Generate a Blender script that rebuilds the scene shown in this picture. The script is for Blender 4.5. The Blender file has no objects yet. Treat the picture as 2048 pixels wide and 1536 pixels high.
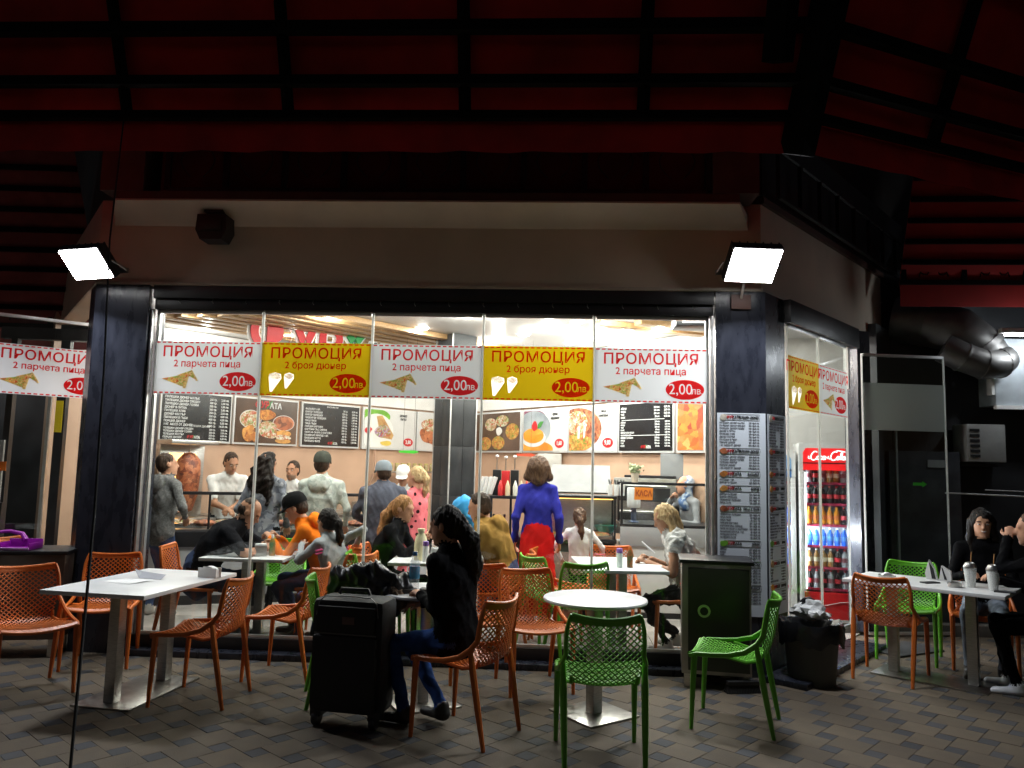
import bpy, bmesh, math, random
import numpy as np
from mathutils import Matrix, Vector, Euler

sc = bpy.context.scene
COL = sc.collection
R = math.radians
random.seed(7)

# ------------------------------------------------------------------ camera, world, exposure
cam_data = bpy.data.cameras.new('camera')
cam = bpy.data.objects.new('camera', cam_data)
COL.objects.link(cam)
sc.camera = cam
cam_data.sensor_width = 36.0
cam_data.lens = 27.09
cam_data.clip_start = 0.05
cam_data.clip_end = 500.0
cam.matrix_world = (Matrix.Translation((0, 0, 1.6)) @ Matrix.Rotation(R(3.0), 4, 'Z')
                    @ Matrix.Rotation(R(96.0), 4, 'X') @ Matrix.Rotation(R(1.36), 4, 'Z'))

world = bpy.data.worlds.new('World')
sc.world = world
world.use_nodes = True
_wn = world.node_tree.nodes
_sky = _wn.new('ShaderNodeTexSky')
_sky.sky_type = 'NISHITA'
_sky.sun_disc = False
_sky.sun_elevation = R(-4.0)
_sky.sun_rotation = R(200)
world.node_tree.links.new(_sky.outputs[0], _wn['Background'].inputs[0])
_wn['Background'].inputs[1].default_value = 0.17

sc.view_settings.view_transform = 'Standard'
sc.view_settings.look = 'None'
sc.view_settings.exposure = 1.5
sc.view_settings.gamma = 1.0
sc.render.engine = 'CYCLES'
sc.cycles.use_denoising = True
sc.cycles.max_bounces = 7
sc.cycles.diffuse_bounces = 4
sc.cycles.glossy_bounces = 3
sc.cycles.transparent_max_bounces = 24
sc.cycles.caustics_reflective = False
sc.cycles.caustics_refractive = False
sc.cycles.sample_clamp_indirect = 4.0
FLOOD_W = 17.0
DOWN_W = 9.2

# ------------------------------------------------------------------ materials
MATS = {}
def M(name, col, rough=.5, metal=0.0, var=.1, scale=6.0, bump=0.0, bscale=80.0, spec=.5, emit=0.0, coat=0.0,
      stretch=None, col2=None, lo=.35, hi=.65, detail=4.0, sheen=0.0, trans=0.0, alpha=1.0):
    if name in MATS:
        return MATS[name]
    m = bpy.data.materials.new(name)
    m.use_nodes = True
    nt = m.node_tree
    b = nt.nodes['Principled BSDF']
    c = tuple(col) + (1.0,)
    b.inputs['Roughness'].default_value = rough
    b.inputs['Metallic'].default_value = metal
    b.inputs['Specular IOR Level'].default_value = spec
    b.inputs['Coat Weight'].default_value = coat
    b.inputs['Sheen Weight'].default_value = sheen
    b.inputs['Transmission Weight'].default_value = trans
    b.inputs['Alpha'].default_value = alpha
    tc = nt.nodes.new('ShaderNodeTexCoord')
    mp = nt.nodes.new('ShaderNodeMapping')
    nt.links.new(tc.outputs['Object'], mp.inputs['Vector'])
    if stretch:
        mp.inputs['Scale'].default_value = stretch
    n = nt.nodes.new('ShaderNodeTexNoise')
    n.inputs['Scale'].default_value = scale
    n.inputs['Detail'].default_value = detail
    nt.links.new(mp.outputs[0], n.inputs['Vector'])
    r = nt.nodes.new('ShaderNodeValToRGB')
    r.color_ramp.elements[0].position = lo
    r.color_ramp.elements[1].position = hi
    if col2 is not None:
        r.color_ramp.elements[0].color = c
        r.color_ramp.elements[1].color = tuple(col2) + (1.0,)
    else:
        r.color_ramp.elements[0].color = tuple(min(1, max(0, x * (1 - var))) for x in col) + (1.0,)
        r.color_ramp.elements[1].color = tuple(min(1, x * (1 + var)) for x in col) + (1.0,)
    nt.links.new(n.outputs['Fac'], r.inputs[0])
    nt.links.new(r.outputs[0], b.inputs['Base Color'])
    if rough > .05 and metal < 1.1:
        mr = nt.nodes.new('ShaderNodeMapRange')
        mr.inputs['To Min'].default_value = max(.02, rough * .8)
        mr.inputs['To Max'].default_value = min(1, rough * 1.2)
        nt.links.new(n.outputs['Fac'], mr.inputs['Value'])
        nt.links.new(mr.outputs[0], b.inputs['Roughness'])
    if bump > 0:
        n2 = nt.nodes.new('ShaderNodeTexNoise')
        n2.inputs['Scale'].default_value = bscale
        n2.inputs['Detail'].default_value = 5
        nt.links.new(mp.outputs[0], n2.inputs['Vector'])
        bp = nt.nodes.new('ShaderNodeBump')
        bp.inputs['Strength'].default_value = bump
        bp.inputs['Distance'].default_value = .01
        nt.links.new(n2.outputs['Fac'], bp.inputs['Height'])
        nt.links.new(bp.outputs[0], b.inputs['Normal'])
    if emit > 0:
        b.inputs['Emission Strength'].default_value = emit
        nt.links.new(r.outputs[0], b.inputs['Emission Color'])
    MATS[name] = m
    return m

def food(name, cols, scale=40.0, rough=.5):
    """speckled print of food: voronoi cells picked through a colour ramp"""
    if name in MATS:
        return MATS[name]
    m = bpy.data.materials.new(name); m.use_nodes = True
    nt = m.node_tree; b = nt.nodes['Principled BSDF']
    b.inputs['Roughness'].default_value = rough
    tc = nt.nodes.new('ShaderNodeTexCoord')
    v = nt.nodes.new('ShaderNodeTexVoronoi'); v.inputs['Scale'].default_value = scale
    n = nt.nodes.new('ShaderNodeTexNoise'); n.inputs['Scale'].default_value = scale * .6; n.inputs['Detail'].default_value = 6
    nt.links.new(tc.outputs['Object'], n.inputs['Vector'])
    mx = nt.nodes.new('ShaderNodeMix'); mx.data_type = 'VECTOR'; mx.inputs['Factor'].default_value = .12
    nt.links.new(tc.outputs['Object'], mx.inputs[4]); nt.links.new(n.outputs['Color'], mx.inputs[5])
    nt.links.new(mx.outputs[1], v.inputs['Vector'])
    sp = nt.nodes.new('ShaderNodeSeparateColor'); nt.links.new(v.outputs['Color'], sp.inputs[0])
    r = nt.nodes.new('ShaderNodeValToRGB'); r.color_ramp.interpolation = 'LINEAR'
    el = r.color_ramp.elements
    while len(el) < len(cols):
        el.new(.5)
    for i, c in enumerate(cols):
        el[i].position = i / max(1, len(cols) - 1); el[i].color = tuple(c) + (1,)
    nt.links.new(sp.outputs[0], r.inputs[0])
    hs = nt.nodes.new('ShaderNodeMapRange'); hs.inputs['To Min'].default_value = .55; hs.inputs['To Max'].default_value = 1.3
    nt.links.new(n.outputs['Fac'], hs.inputs['Value'])
    mm = nt.nodes.new('ShaderNodeVectorMath'); mm.operation = 'SCALE'
    nt.links.new(r.outputs[0], mm.inputs[0]); nt.links.new(hs.outputs[0], mm.inputs['Scale'])
    nt.links.new(mm.outputs[0], b.inputs['Base Color'])
    MATS[name] = m
    return m

def glassmat(name, tint=(.93, .97, .96), rough=.01, ior=1.45, frost=0.0):
    """architectural sheet glass: clear transmission plus Fresnel reflection, faint dust"""
    if name in MATS:
        return MATS[name]
    m = bpy.data.materials.new(name); m.use_nodes = True
    nt = m.node_tree; nt.nodes.remove(nt.nodes['Principled BSDF'])
    out = nt.nodes['Material Output']
    tr = nt.nodes.new('ShaderNodeBsdfTransparent'); tr.inputs[0].default_value = tuple(tint) + (1,)
    gl = nt.nodes.new('ShaderNodeBsdfGlossy'); gl.inputs['Roughness'].default_value = rough
    lw = nt.nodes.new('ShaderNodeLayerWeight'); lw.inputs['Blend'].default_value = .5
    pw = nt.nodes.new('ShaderNodeMath'); pw.operation = 'POWER'; pw.inputs[1].default_value = 5.0
    nt.links.new(lw.outputs['Facing'], pw.inputs[0])
    fr = nt.nodes.new('ShaderNodeMath'); fr.operation = 'MULTIPLY_ADD'; fr.inputs[1].default_value = .95; fr.inputs[2].default_value = ((ior - 1) / (ior + 1)) ** 2
    nt.links.new(pw.outputs[0], fr.inputs[0])
    mx = nt.nodes.new('ShaderNodeMixShader')
    nt.links.new(fr.outputs[0], mx.inputs[0]); nt.links.new(tr.outputs[0], mx.inputs[1]); nt.links.new(gl.outputs[0], mx.inputs[2])
    df = nt.nodes.new('ShaderNodeBsdfDiffuse'); df.inputs[0].default_value = (.75, .8, .78, 1)
    tl = nt.nodes.new('ShaderNodeBsdfTranslucent'); tl.inputs[0].default_value = (.75, .8, .78, 1)
    ad = nt.nodes.new('ShaderNodeMixShader'); nt.links.new(df.outputs[0], ad.inputs[1]); nt.links.new(tl.outputs[0], ad.inputs[2])
    ns = nt.nodes.new('ShaderNodeTexNoise'); ns.inputs['Scale'].default_value = 5; ns.inputs['Detail'].default_value = 8
    tc = nt.nodes.new('ShaderNodeTexCoord'); nt.links.new(tc.outputs['Object'], ns.inputs['Vector'])
    mr = nt.nodes.new('ShaderNodeMapRange'); mr.inputs['From Min'].default_value = .4; mr.inputs['From Max'].default_value = .8
    mr.inputs['To Min'].default_value = frost; mr.inputs['To Max'].default_value = frost + .004
    nt.links.new(ns.outputs['Fac'], mr.inputs['Value'])
    m2 = nt.nodes.new('ShaderNodeMixShader')
    nt.links.new(mr.outputs[0], m2.inputs[0]); nt.links.new(mx.outputs[0], m2.inputs[1]); nt.links.new(ad.outputs[0], m2.inputs[2])
    nt.links.new(m2.outputs[0], out.inputs[0])
    MATS[name] = m
    return m

def backlit(m, fac):
    """thin printed film: part of the light behind it comes through"""
    nt = m.node_tree; b = nt.nodes['Principled BSDF']
    t = nt.nodes.new('ShaderNodeBsdfTranslucent'); nt.links.new(b.inputs['Base Color'].links[0].from_socket, t.inputs[0])
    mx = nt.nodes.new('ShaderNodeMixShader'); mx.inputs[0].default_value = fac
    nt.links.new(b.outputs[0], mx.inputs[1]); nt.links.new(t.outputs[0], mx.inputs[2])
    nt.links.new(mx.outputs[0], nt.nodes['Material Output'].inputs[0])
    return m

# ------------------------------------------------------------------ mesh builder
class MB:
    def __init__(self):
        self.v = []; self.f = []; self.m = []
    def add(self, vs, fs, mi=0, mat=None):
        o = len(self.v)
        if mat is not None:
            vs = [tuple(mat @ Vector(p)) for p in vs]
        self.v += [tuple(p) for p in vs]
        self.f += [tuple(i + o for i in q) for q in fs]
        self.m += [mi] * len(fs)
        return self
    def box(self, c, s, bev=0.0, rz=0.0, mi=0, mat=None):
        x, y, z = s[0] / 2, s[1] / 2, s[2] / 2
        T = Matrix.Translation(c) @ Matrix.Rotation(rz, 4, 'Z')
        if mat is not None:
            T = mat @ T
        if bev <= 0:
            vs = [(-x, -y, -z), (x, -y, -z), (x, y, -z), (-x, y, -z), (-x, -y, z), (x, -y, z), (x, y, z), (-x, y, z)]
            fs = [(0, 3, 2, 1), (4, 5, 6, 7), (0, 1, 5, 4), (1, 2, 6, 5), (2, 3, 7, 6), (3, 0, 4, 7)]
            return self.add(vs, fs, mi, T)
        bm = bmesh.new(); bmesh.ops.create_cube(bm, size=1.0)
        for q in bm.verts:
            q.co = Vector((q.co.x * s[0], q.co.y * s[1], q.co.z * s[2]))
        bmesh.ops.bevel(bm, geom=list(bm.edges), offset=bev, segments=2, affect='EDGES', profile=.6)
        bm.verts.index_update()
        vs = [tuple(q.co) for q in bm.verts]; fs = [tuple(w.index for w in q.verts) for q in bm.faces]
        bm.free()
        return self.add(vs, fs, mi, T)
    def tube(self, pts, rad, n=8, mi=0, cap=True, closed=False, flat=1.0, mat=None):
        pts = [Vector(p) for p in pts]; N = len(pts)
        if not isinstance(rad, (list, tuple)):
            rad = [rad] * N
        vs = []; up = None
        for i, p in enumerate(pts):
            a = pts[(i - 1) % N] if (closed or i > 0) else p
            b = pts[(i + 1) % N] if (closed or i < N - 1) else p
            t = (b - a)
            t = t.normalized() if t.length > 1e-9 else Vector((0, 0, 1))
            if up is None:
                up = Vector((0, 0, 1)) if abs(t.z) < .9 else Vector((1, 0, 0))
            u = up - t * up.dot(t)
            if u.length < 1e-6:
                u = t.orthogonal()
            u.normalize(); w = t.cross(u); up = u
            for k in range(n):
                an = 2 * math.pi * k / n
                vs.append(p + (u * math.cos(an) * flat + w * math.sin(an)) * rad[i])
        fs = []
        for i in range(N if closed else N - 1):
            j = (i + 1) % N
            for k in range(n):
                l = (k + 1) % n
                fs.append((i * n + k, i * n + l, j * n + l, j * n + k))
        if cap and not closed:
            fs.append(tuple(range(n - 1, -1, -1))); fs.append(tuple((N - 1) * n + k for k in range(n)))
        return self.add(vs, fs, mi, mat)
    def lathe(self, prof, n=24, mi=0, mat=None, c=(0, 0, 0), cap=True):
        vs = []; fs = []
        for r, z in prof:
            for k in range(n):
                a = 2 * math.pi * k / n
                vs.append((c[0] + max(r, 1e-4) * math.cos(a), c[1] + max(r, 1e-4) * math.sin(a), c[2] + z))
        for i in range(len(prof) - 1):
            for k in range(n):
                l = (k + 1) % n
                fs.append((i * n + k, i * n + l, (i + 1) * n + l, (i + 1) * n + k))
        if cap:
            fs.append(tuple(range(n - 1, -1, -1))); fs.append(tuple((len(prof) - 1) * n + k for k in range(n)))
        return self.add(vs, fs, mi, mat)
    def prism(self, poly, y0, y1, mi=0, mat=None):
        """polygon in XZ (x,z), extruded along Y from y0 (front, smaller) to y1"""
        n = len(poly)
        vs = [(x, y0, z) for x, z in poly] + [(x, y1, z) for x, z in poly]
        fs = [tuple(range(n)), tuple(range(2 * n - 1, n - 1, -1))]
        for i in range(n):
            j = (i + 1) % n
            fs.append((j, i, i + n, j + n))
        return self.add(vs, fs, mi, mat)
    def plan(self, poly, z0, z1, mi=0):
        """polygon in XY (x,y) extruded from z0 to z1"""
        n = len(poly)
        vs = [(x, y, z0) for x, y in poly] + [(x, y, z1) for x, y in poly]
        fs = [tuple(range(n - 1, -1, -1)), tuple(range(n, 2 * n))]
        for i in range(n):
            j = (i + 1) % n
            fs.append((i, j, j + n, i + n))
        return self.add(vs, fs, mi)
    def flat(self, poly, y):
        return self.add([(x, y, z) for x, z in poly], [tuple(range(len(poly)))])
    def sphere(self, c, r, n=12, m=8, mi=0, mat=None):
        if not isinstance(r, (list, tuple)):
            r = (r, r, r)
        vs = [(c[0], c[1], c[2] - r[2])]
        for i in range(1, m):
            t = math.pi * i / m
            for k in range(n):
                a = 2 * math.pi * k / n
                vs.append((c[0] + r[0] * math.sin(t) * math.cos(a), c[1] + r[1] * math.sin(t) * math.sin(a), c[2] - r[2] * math.cos(t)))
        vs.append((c[0], c[1], c[2] + r[2]))
        fs = [(0, 1 + (k + 1) % n, 1 + k) for k in range(n)]
        for i in range(m - 2):
            for k in range(n):
                l = (k + 1) % n
                fs.append((1 + i * n + k, 1 + i * n + l, 1 + (i + 1) * n + l, 1 + (i + 1) * n + k))
        e = len(vs) - 1; o = 1 + (m - 2) * n
        fs += [(o + k, o + (k + 1) % n, e) for k in range(n)]
        return self.add(vs, fs, mi, mat)
    def mesh(self, name, mats, smooth=True, fix=True):
        me = bpy.data.meshes.new(name)
        me.from_pydata(self.v, [], self.f)
        if not isinstance(mats, (list, tuple)):
            mats = [mats]
        for x in mats:
            me.materials.append(x)
        if len(mats) > 1:
            me.polygons.foreach_set('material_index', self.m)
        if fix:
            bm = bmesh.new(); bm.from_mesh(me); bmesh.ops.recalc_face_normals(bm, faces=bm.faces); bm.to_mesh(me); bm.free()
        if smooth:
            me.shade_smooth(); me.set_sharp_from_angle(angle=R(38))
        me.update()
        return me
    def obj(self, name, mats, parent=None, smooth=True, fix=True):
        return link(name, self.mesh(name, mats, smooth, fix), parent)

def link(name, data, parent=None):
    o = bpy.data.objects.new(name, data)
    COL.objects.link(o)
    if parent is not None:
        o.parent = parent
    return o
def tag(o, label, cat, group=None):
    o['label'] = label; o['category'] = cat
    if group:
        o['group'] = group
    return o
def thing(name, label, cat, loc=(0, 0, 0), rz=0.0, group=None):
    o = link(name, None)
    o.empty_display_size = .1
    o.location = loc; o.rotation_euler = (0, 0, rz)
    return tag(o, label, cat, group)
def struct(o):
    o['kind'] = 'structure'; return o
def part(name, mats, parent, fn, smooth=True):
    b = MB(); fn(b)
    return b.obj(name, mats, parent, smooth)
def dup(root, loc, rz, label=None):
    r = root.copy(); COL.objects.link(r); r.location = loc; r.rotation_euler = (0, 0, rz)
    if label:
        r['label'] = label
    for ch in list(root.children):
        c = ch.copy(); COL.objects.link(c); c.parent = r
        for g in list(ch.children):
            d = g.copy(); COL.objects.link(d); d.parent = c
    return r
def text(s, size, mat, parent, x=0, z=0, y=0, name='lettering', align='CENTER', bold=0.0, sx=1.0, shear=0.0, ext=.0008, space=1.0, line=1.0, res=3):
    cu = bpy.data.curves.new(name, 'FONT')
    cu.body = s; cu.size = size; cu.align_x = align; cu.align_y = 'CENTER'
    cu.offset = bold; cu.shear = shear; cu.extrude = ext; cu.space_character = space; cu.space_line = line
    cu.resolution_u = res
    cu.materials.append(mat)
    o = link(name, cu, parent)
    o.location = (x, y, z); o.rotation_euler = (R(90), 0, 0); o.scale = (sx, 1, 1)
    return o
def ellipse(cx, cz, rx, rz, n=32):
    return [(cx + rx * math.cos(2 * math.pi * k / n), cz + rz * math.sin(2 * math.pi * k / n)) for k in range(n)]
def blob(cx, cz, rx, rz, seed, n=22, amp=.14):
    rr = random.Random(seed); ph = [rr.uniform(0, 6.28) for _ in range(4)]
    out = []
    for k in range(n):
        a = 2 * math.pi * k / n
        s = 1 + amp * sum(math.sin((i + 2) * a + ph[i]) / (i + 1.5) for i in range(4))
        out.append((cx + rx * s * math.cos(a), cz + rz * s * math.sin(a)))
    return out
def rect(x0, z0, x1, z1):
    return [(x0, z0), (x1, z0), (x1, z1), (x0, z1)]

# shared palette
m_granite = M('dark_granite', (.012, .014, .022), .28, var=.5, scale=14, col2=(.026, .029, .042), bump=.05, bscale=40, stretch=(1, 1, .35))
m_black = M('black_metal', (.012, .012, .014), .4, var=.3)
m_blackp = M('black_plastic', (.014, .014, .016), .5, var=.3)
m_steel = M('brushed_steel', (.45, .44, .42), .32, 1.0, var=.15, scale=20, stretch=(1, 1, 12))
m_alu = M('aluminium_profile', (.7, .7, .7), .35, .8, var=.08, scale=12)
m_white = M('white_paint', (.8, .79, .77), .5, var=.03)
m_wpl = M('white_laminate', (.72, .73, .74), .35, var=.06, scale=5, coat=.1)
m_orange = M('orange_plastic', (.56, .13, .018), .42, var=.10, scale=5, bump=.04, bscale=300)
m_green = M('green_plastic', (.10, .36, .018), .42, var=.10, scale=5, bump=.04, bscale=300)
m_red = M('red_print', (.52, .012, .016), .5, var=.05)
m_white_print = M('white_print', (.78, .78, .78), .5, var=.02)
m_yellow = M('yellow_print', (.74, .55, .008), .5, var=.04)
m_ink = M('black_print', (.012, .012, .014), .5, var=.1)
m_glass = glassmat('clear_glass')

# ================================================================== GROUND
CA, SA = math.cos(R(51)), math.sin(R(51))       # wing direction
def paver_mat(name, c1, c2, rnd):
    m = M(name, c1, .8, col2=c2, scale=9, lo=.3, hi=.7, bump=.5, bscale=160, detail=8)
    nt = m.node_tree; b = nt.nodes['Principled BSDF']
    src = b.inputs['Base Color'].links[0].from_socket
    oi = nt.nodes.new('ShaderNodeObjectInfo')
    mr = nt.nodes.new('ShaderNodeMapRange'); mr.inputs['To Min'].default_value = 1 - rnd; mr.inputs['To Max'].default_value = 1 + rnd
    nt.links.new(oi.outputs['Random'], mr.inputs['Value'])
    g = nt.nodes.new('ShaderNodeTexNoise'); g.inputs['Scale'].default_value = .9; g.inputs['Detail'].default_value = 5
    ge = nt.nodes.new('ShaderNodeNewGeometry'); nt.links.new(ge.outputs['Position'], g.inputs['Vector'])
    mg = nt.nodes.new('ShaderNodeMapRange'); mg.inputs['From Min'].default_value = .3; mg.inputs['From Max'].default_value = .7
    mg.inputs['To Min'].default_value = .7; mg.inputs['To Max'].default_value = 1.15
    nt.links.new(g.outputs['Fac'], mg.inputs['Value'])
    mu = nt.nodes.new('ShaderNodeMath'); mu.operation = 'MULTIPLY'
    nt.links.new(mr.outputs[0], mu.inputs[0]); nt.links.new(mg.outputs[0], mu.inputs[1])
    vm = nt.nodes.new('ShaderNodeVectorMath'); vm.operation = 'SCALE'
    nt.links.new(src, vm.inputs[0]); nt.links.new(mu.outputs[0], vm.inputs['Scale'])
    nt.links.new(vm.outputs[0], b.inputs['Base Color'])
    return m
m_pav = paver_mat('beige_paver', (.090, .067, .044), (.122, .093, .063), .16)
m_pavd = paver_mat('dark_paver', (.036, .037, .044), (.056, .058, .066), .22)
m_joint = M('joint_sand', (.07, .058, .044), .95, var=.3, scale=30, bump=.5)
ground = part('ground', m_joint, None, lambda b: b.add([(-80, -60, -.003), (80, -60, -.003), (80, 90, -.003), (-80, 90, -.003)], [(0, 1, 2, 3)]))
struct(ground)
def paver_mesh(s, name, mat):
    b = MB(); h = s / 2 - .0009; i = h - .0022
    vs = [(-h, -h, -.02), (h, -h, -.02), (h, h, -.02), (-h, h, -.02), (-h, -h, -.0016), (h, -h, -.0016), (h, h, -.0016), (-h, h, -.0016),
          (-i, -i, 0), (i, -i, 0), (i, i, 0), (-i, i, 0)]
    fs = [(0, 1, 5, 4), (1, 2, 6, 5), (2, 3, 7, 6), (3, 0, 4, 7), (4, 5, 9, 8), (5, 6, 10, 9), (6, 7, 11, 10), (7, 4, 8, 11), (8, 9, 10, 11)]
    b.add(vs, fs)
    return b, b.mesh(name, mat, smooth=False)
PA, PB, PT = .21, .105, R(-40)
bb, me_big = paver_mesh(PA, 'paver', m_pav)
bs, me_small = paver_mesh(PB, 'small_paver', m_pavd)
def in_building(x, y):
    if -3.98 <= x <= 1.95 and y > 6.27:
        return True
    if x > 1.95 and y > 6.36 + (x - 1.73) * SA / CA and x < 3.3:
        return True
    if x >= 3.3 and y > 8.35:
        return True
    if x < -3.98 and y > 6.4 + (-3.92 - x) * SA / CA:
        return True
    return False
rp = random.Random(3)
cand = {0: [], 1: []}
for i in range(-60, 61):
    for j in range(-60, 61):
        for kind, (u0, v0) in ((0, (PA / 2, PA / 2)), (1, (PA + PB / 2, PB / 2))):
            u = i * PA - j * PB + u0; v = i * PB + j * PA + v0
            x = u * math.cos(PT) - v * math.sin(PT); y = u * math.sin(PT) + v * math.cos(PT) + 5
            if y < 3.2 or y > 8.4 or x < -6 or x > 6.4 or in_building(x, y):
                continue
            cand[kind].append((x, y))
def in_view(x, y):
    return y > 3.95 and abs((x + .052 * y) / y) < .70 and y < 7.6
pavement = thing('pavement', 'beige and charcoal concrete pavers laid in a diagonal pattern outside the shop', 'pavement')
pavement['kind'] = 'structure'
for kind, (nm, bld, me, mt) in enumerate((('paver', bb, me_big, m_pav), ('small_paver', bs, me_small, m_pavd))):
    lst = sorted(cand[kind], key=lambda p: (not in_view(*p), math.hypot(*p)))
    rest = MB()
    for k, (x, y) in enumerate(lst):
        z = rp.uniform(-.001, .0012); tx, ty = rp.uniform(-.004, .004), rp.uniform(-.004, .004)
        T = Matrix.Translation((x, y, z)) @ Euler((tx, ty, PT + rp.uniform(-.012, .012))).to_matrix().to_4x4()
        if k < 300:
            o = link(nm, me, pavement); o.matrix_local = T
        else:
            rest.add(bld.v, bld.f, 0, T)
    o = rest.obj(nm + '_field', mt, pavement, smooth=False, fix=False); o['kind'] = 'stuff'
# pavement that runs on beyond the laid-out pieces
m_far = M('far_paving', (.10, .083, .065), .85, var=.35, scale=3, bump=.3)
struct(part('path', m_far, None, lambda b: b.add(
    [(-80, -60, -.001), (80, -60, -.001), (80, 3.1, -.001), (-80, 3.1, -.001), (6.5, 3.1, -.001), (80, 90, -.001), (6.5, 90, -.001), (-6.1, 3.1, -.001), (-6.1, 90, -.001), (-80, 90, -.001)],
    [(0, 1, 2, 3), (4, 2, 5, 6), (3, 7, 8, 9)])))

# ================================================================== SHOP SHELL
m_tile = M('floor_tile', (.34, .31, .28), .25, col2=(.46, .43, .40), scale=3, lo=.3, hi=.7, detail=8, bump=.02)
m_cream = M('cream_render', (.58, .49, .39), .8, var=.07, scale=2.2, detail=8, bump=.12, bscale=120)
m_brown = M('brown_trim', (.10, .05, .04), .6, var=.15)
m_ceil = M('ceiling_paint', (.62, .60, .585), .4, var=.04)
m_wallp = M('peach_wall_panel', (.56, .36, .25), .35, var=.08, scale=2.5)
m_wallw = M('white_wall_panel', (.74, .72, .70), .25, var=.04)
m_wood = M('slat_wood', (.42, .24, .10), .45, col2=(.55, .34, .16), scale=4, stretch=(1, 14, 14), bump=.05)
m_grey = M('grey_laminate', (.34, .34, .35), .4, var=.06)
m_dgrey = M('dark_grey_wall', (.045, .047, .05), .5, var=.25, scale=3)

shop_floor = [(-3.95, 6.36), (1.75, 6.36), (3.1, 8.05), (4.0, 9.4), (2.0, 9.6), (1.85, 8.9), (-1.65, 13.3), (-5.6, 8.4)]
fl = part('floor', m_tile, None, lambda b: b.plan(shop_floor, -.04, .012)); struct(fl)
# stone floor tiles, the nearest rows as pieces
me_t = MB().box((0, 0, 0), (.592, .592, .012), .002).mesh('tile', m_tile)
for i in range(10):
    for j in range(4):
        x = -3.55 + i * .6; y = 6.86 + j * .6
        if x > 1.7 + (y - 6.36) * .6 - .25:
            continue
        o = link('tile', me_t, fl); o.location = (x, y, .014)
ce = part('ceiling', m_ceil, None, lambda b: b.plan([(-4.0, 6.47), (1.78, 6.47), (3.3, 8.3), (4.1, 9.5), (1.9, 9.7), (-1.65, 13.4), (-5.7, 8.5)], 3.2, 3.3)); struct(ce)
for k in range(9):      # timber slats of the ceiling over the grill
    off = k * .34
    p0 = Vector((-4.62 + off * SA * .95, 8.25 - off * CA * .2, 3.165)); L = 4.2 - k * .1
    c = p0 + Vector((CA, SA, 0)) * L / 2
    part('slat', m_wood, ce, lambda b: b.box(tuple(c), (L, .13, .06), .004, rz=R(51)))
for k in range(2):
    c = Vector((1.35 + k * .42, 8.75 - k * .1, 3.165))
    part('slat', m_wood, ce, lambda b: b.box(tuple(c), (1.9, .14, .06), .004, rz=R(25)))

def wall(name, p, q, z0, z1, mat, th=.1, side=1, parent=None):
    p, q = Vector(p), Vector(q); d = (q - p).normalized(); n = Vector((-d.y, d.x)) * side * th
    o = part(name, mat, parent, lambda b: b.plan([tuple(p), tuple(q), tuple(q + n), tuple(p + n)], z0, z1))
    if parent is None:
        struct(o)
    return o
APEX = (-1.647, 13.18)
LW0, RW0 = Vector((-4.23, 9.99)), Vector((-.437, 11.69))
wl = wall('wall_back_left', (-5.6, 8.30), APEX, 0, 3.2, m_wallp, .12, 1)
wr = wall('wall_back_right', APEX, (1.9, 8.81), 0, 3.2, m_wallp, .12, 1)
wall('upper_panel', (-5.5, 8.40), (-1.70, 13.08), 2.46, 3.19, m_wallw, .03, -1, wl)
wall('upper_panel', (-1.60, 13.08), (1.85, 8.85), 2.46, 3.19, m_wallw, .03, -1, wr)
wall('wall_fridge', (1.93, 8.85), (2.1, 9.45), 0, 3.2, m_wallw, .08, 1)
wall('wall_behind_fridge', (2.1, 9.45), (4.0, 9.2), 0, 3.2, m_wallw, .08, 1)
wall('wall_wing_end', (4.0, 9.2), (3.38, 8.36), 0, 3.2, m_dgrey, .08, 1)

# door sill and rails of the folding glass front
sill = part('door_sill', m_granite, None, lambda b: b.box((-1.05, 6.37, .02), (4.78, .26, .055), .006)); struct(sill)
part('bottom_rail', m_black, sill, lambda b: b.box((-1.05, 6.40, .095), (4.76, .07, .095), .004))
tr = part('top_rail', m_black, None, lambda b: (b.box((-1.05, 6.40, 2.905), (4.74, .10, .09), .004), b.box((-1.05, 6.385, 3.005), (4.74, .15, .11), .004)))
tag(tr, 'black top rail that the front glass panes hang from', 'rail')
for k in range(16):
    part('hook', m_steel, tr, lambda b: b.tube([(-3.2 + k * .29, 6.345, 2.95), (-3.2 + k * .29, 6.33, 2.925), (-3.2 + k * .29 + .01, 6.335, 2.91)], .0035, 5))

# fascia above the shop front, following the two wings
def section_run(b, pts, prof):
    """sweep profile (offset outward, z) along plan points; outward = to the right of travel"""
    n = len(pts); P = [Vector(p) for p in pts]; vs = []; m = len(prof)
    for i in range(n):
        d0 = (P[i] - P[i - 1]).normalized() if i > 0 else (P[1] - P[0]).normalized()
        d1 = (P[i + 1] - P[i]).normalized() if i < n - 1 else d0
        n0, n1 = Vector((d0.y, -d0.x)), Vector((d1.y, -d1.x)); nn = (n0 + n1).normalized(); k = 1 / max(.3, nn.dot(n0))
        for o, z in prof:
            q = P[i] + nn * o * k; vs.append((q.x, q.y, z))
    fs = [(i * m + a, (i + 1) * m + a, (i + 1) * m + (a + 1) % m, i * m + (a + 1) % m) for i in range(n - 1) for a in range(m)]
    fs += [tuple(range(m)), tuple((n - 1) * m + a for a in range(m - 1, -1, -1))]
    b.add(vs, fs)
FRONT = [(-3.92 - CA * 4.2, 6.3 + SA * 4.2), (-3.92, 6.3), (1.70, 6.3), (1.70 + CA * 4.4, 6.3 + SA * 4.4)]
fascia = part('fascia_wall', m_cream, None, lambda b: section_run(b, FRONT, [(0, 3.06), (0, 3.80), (-.2, 3.80), (-.2, 3.06)])); struct(fascia)
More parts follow.
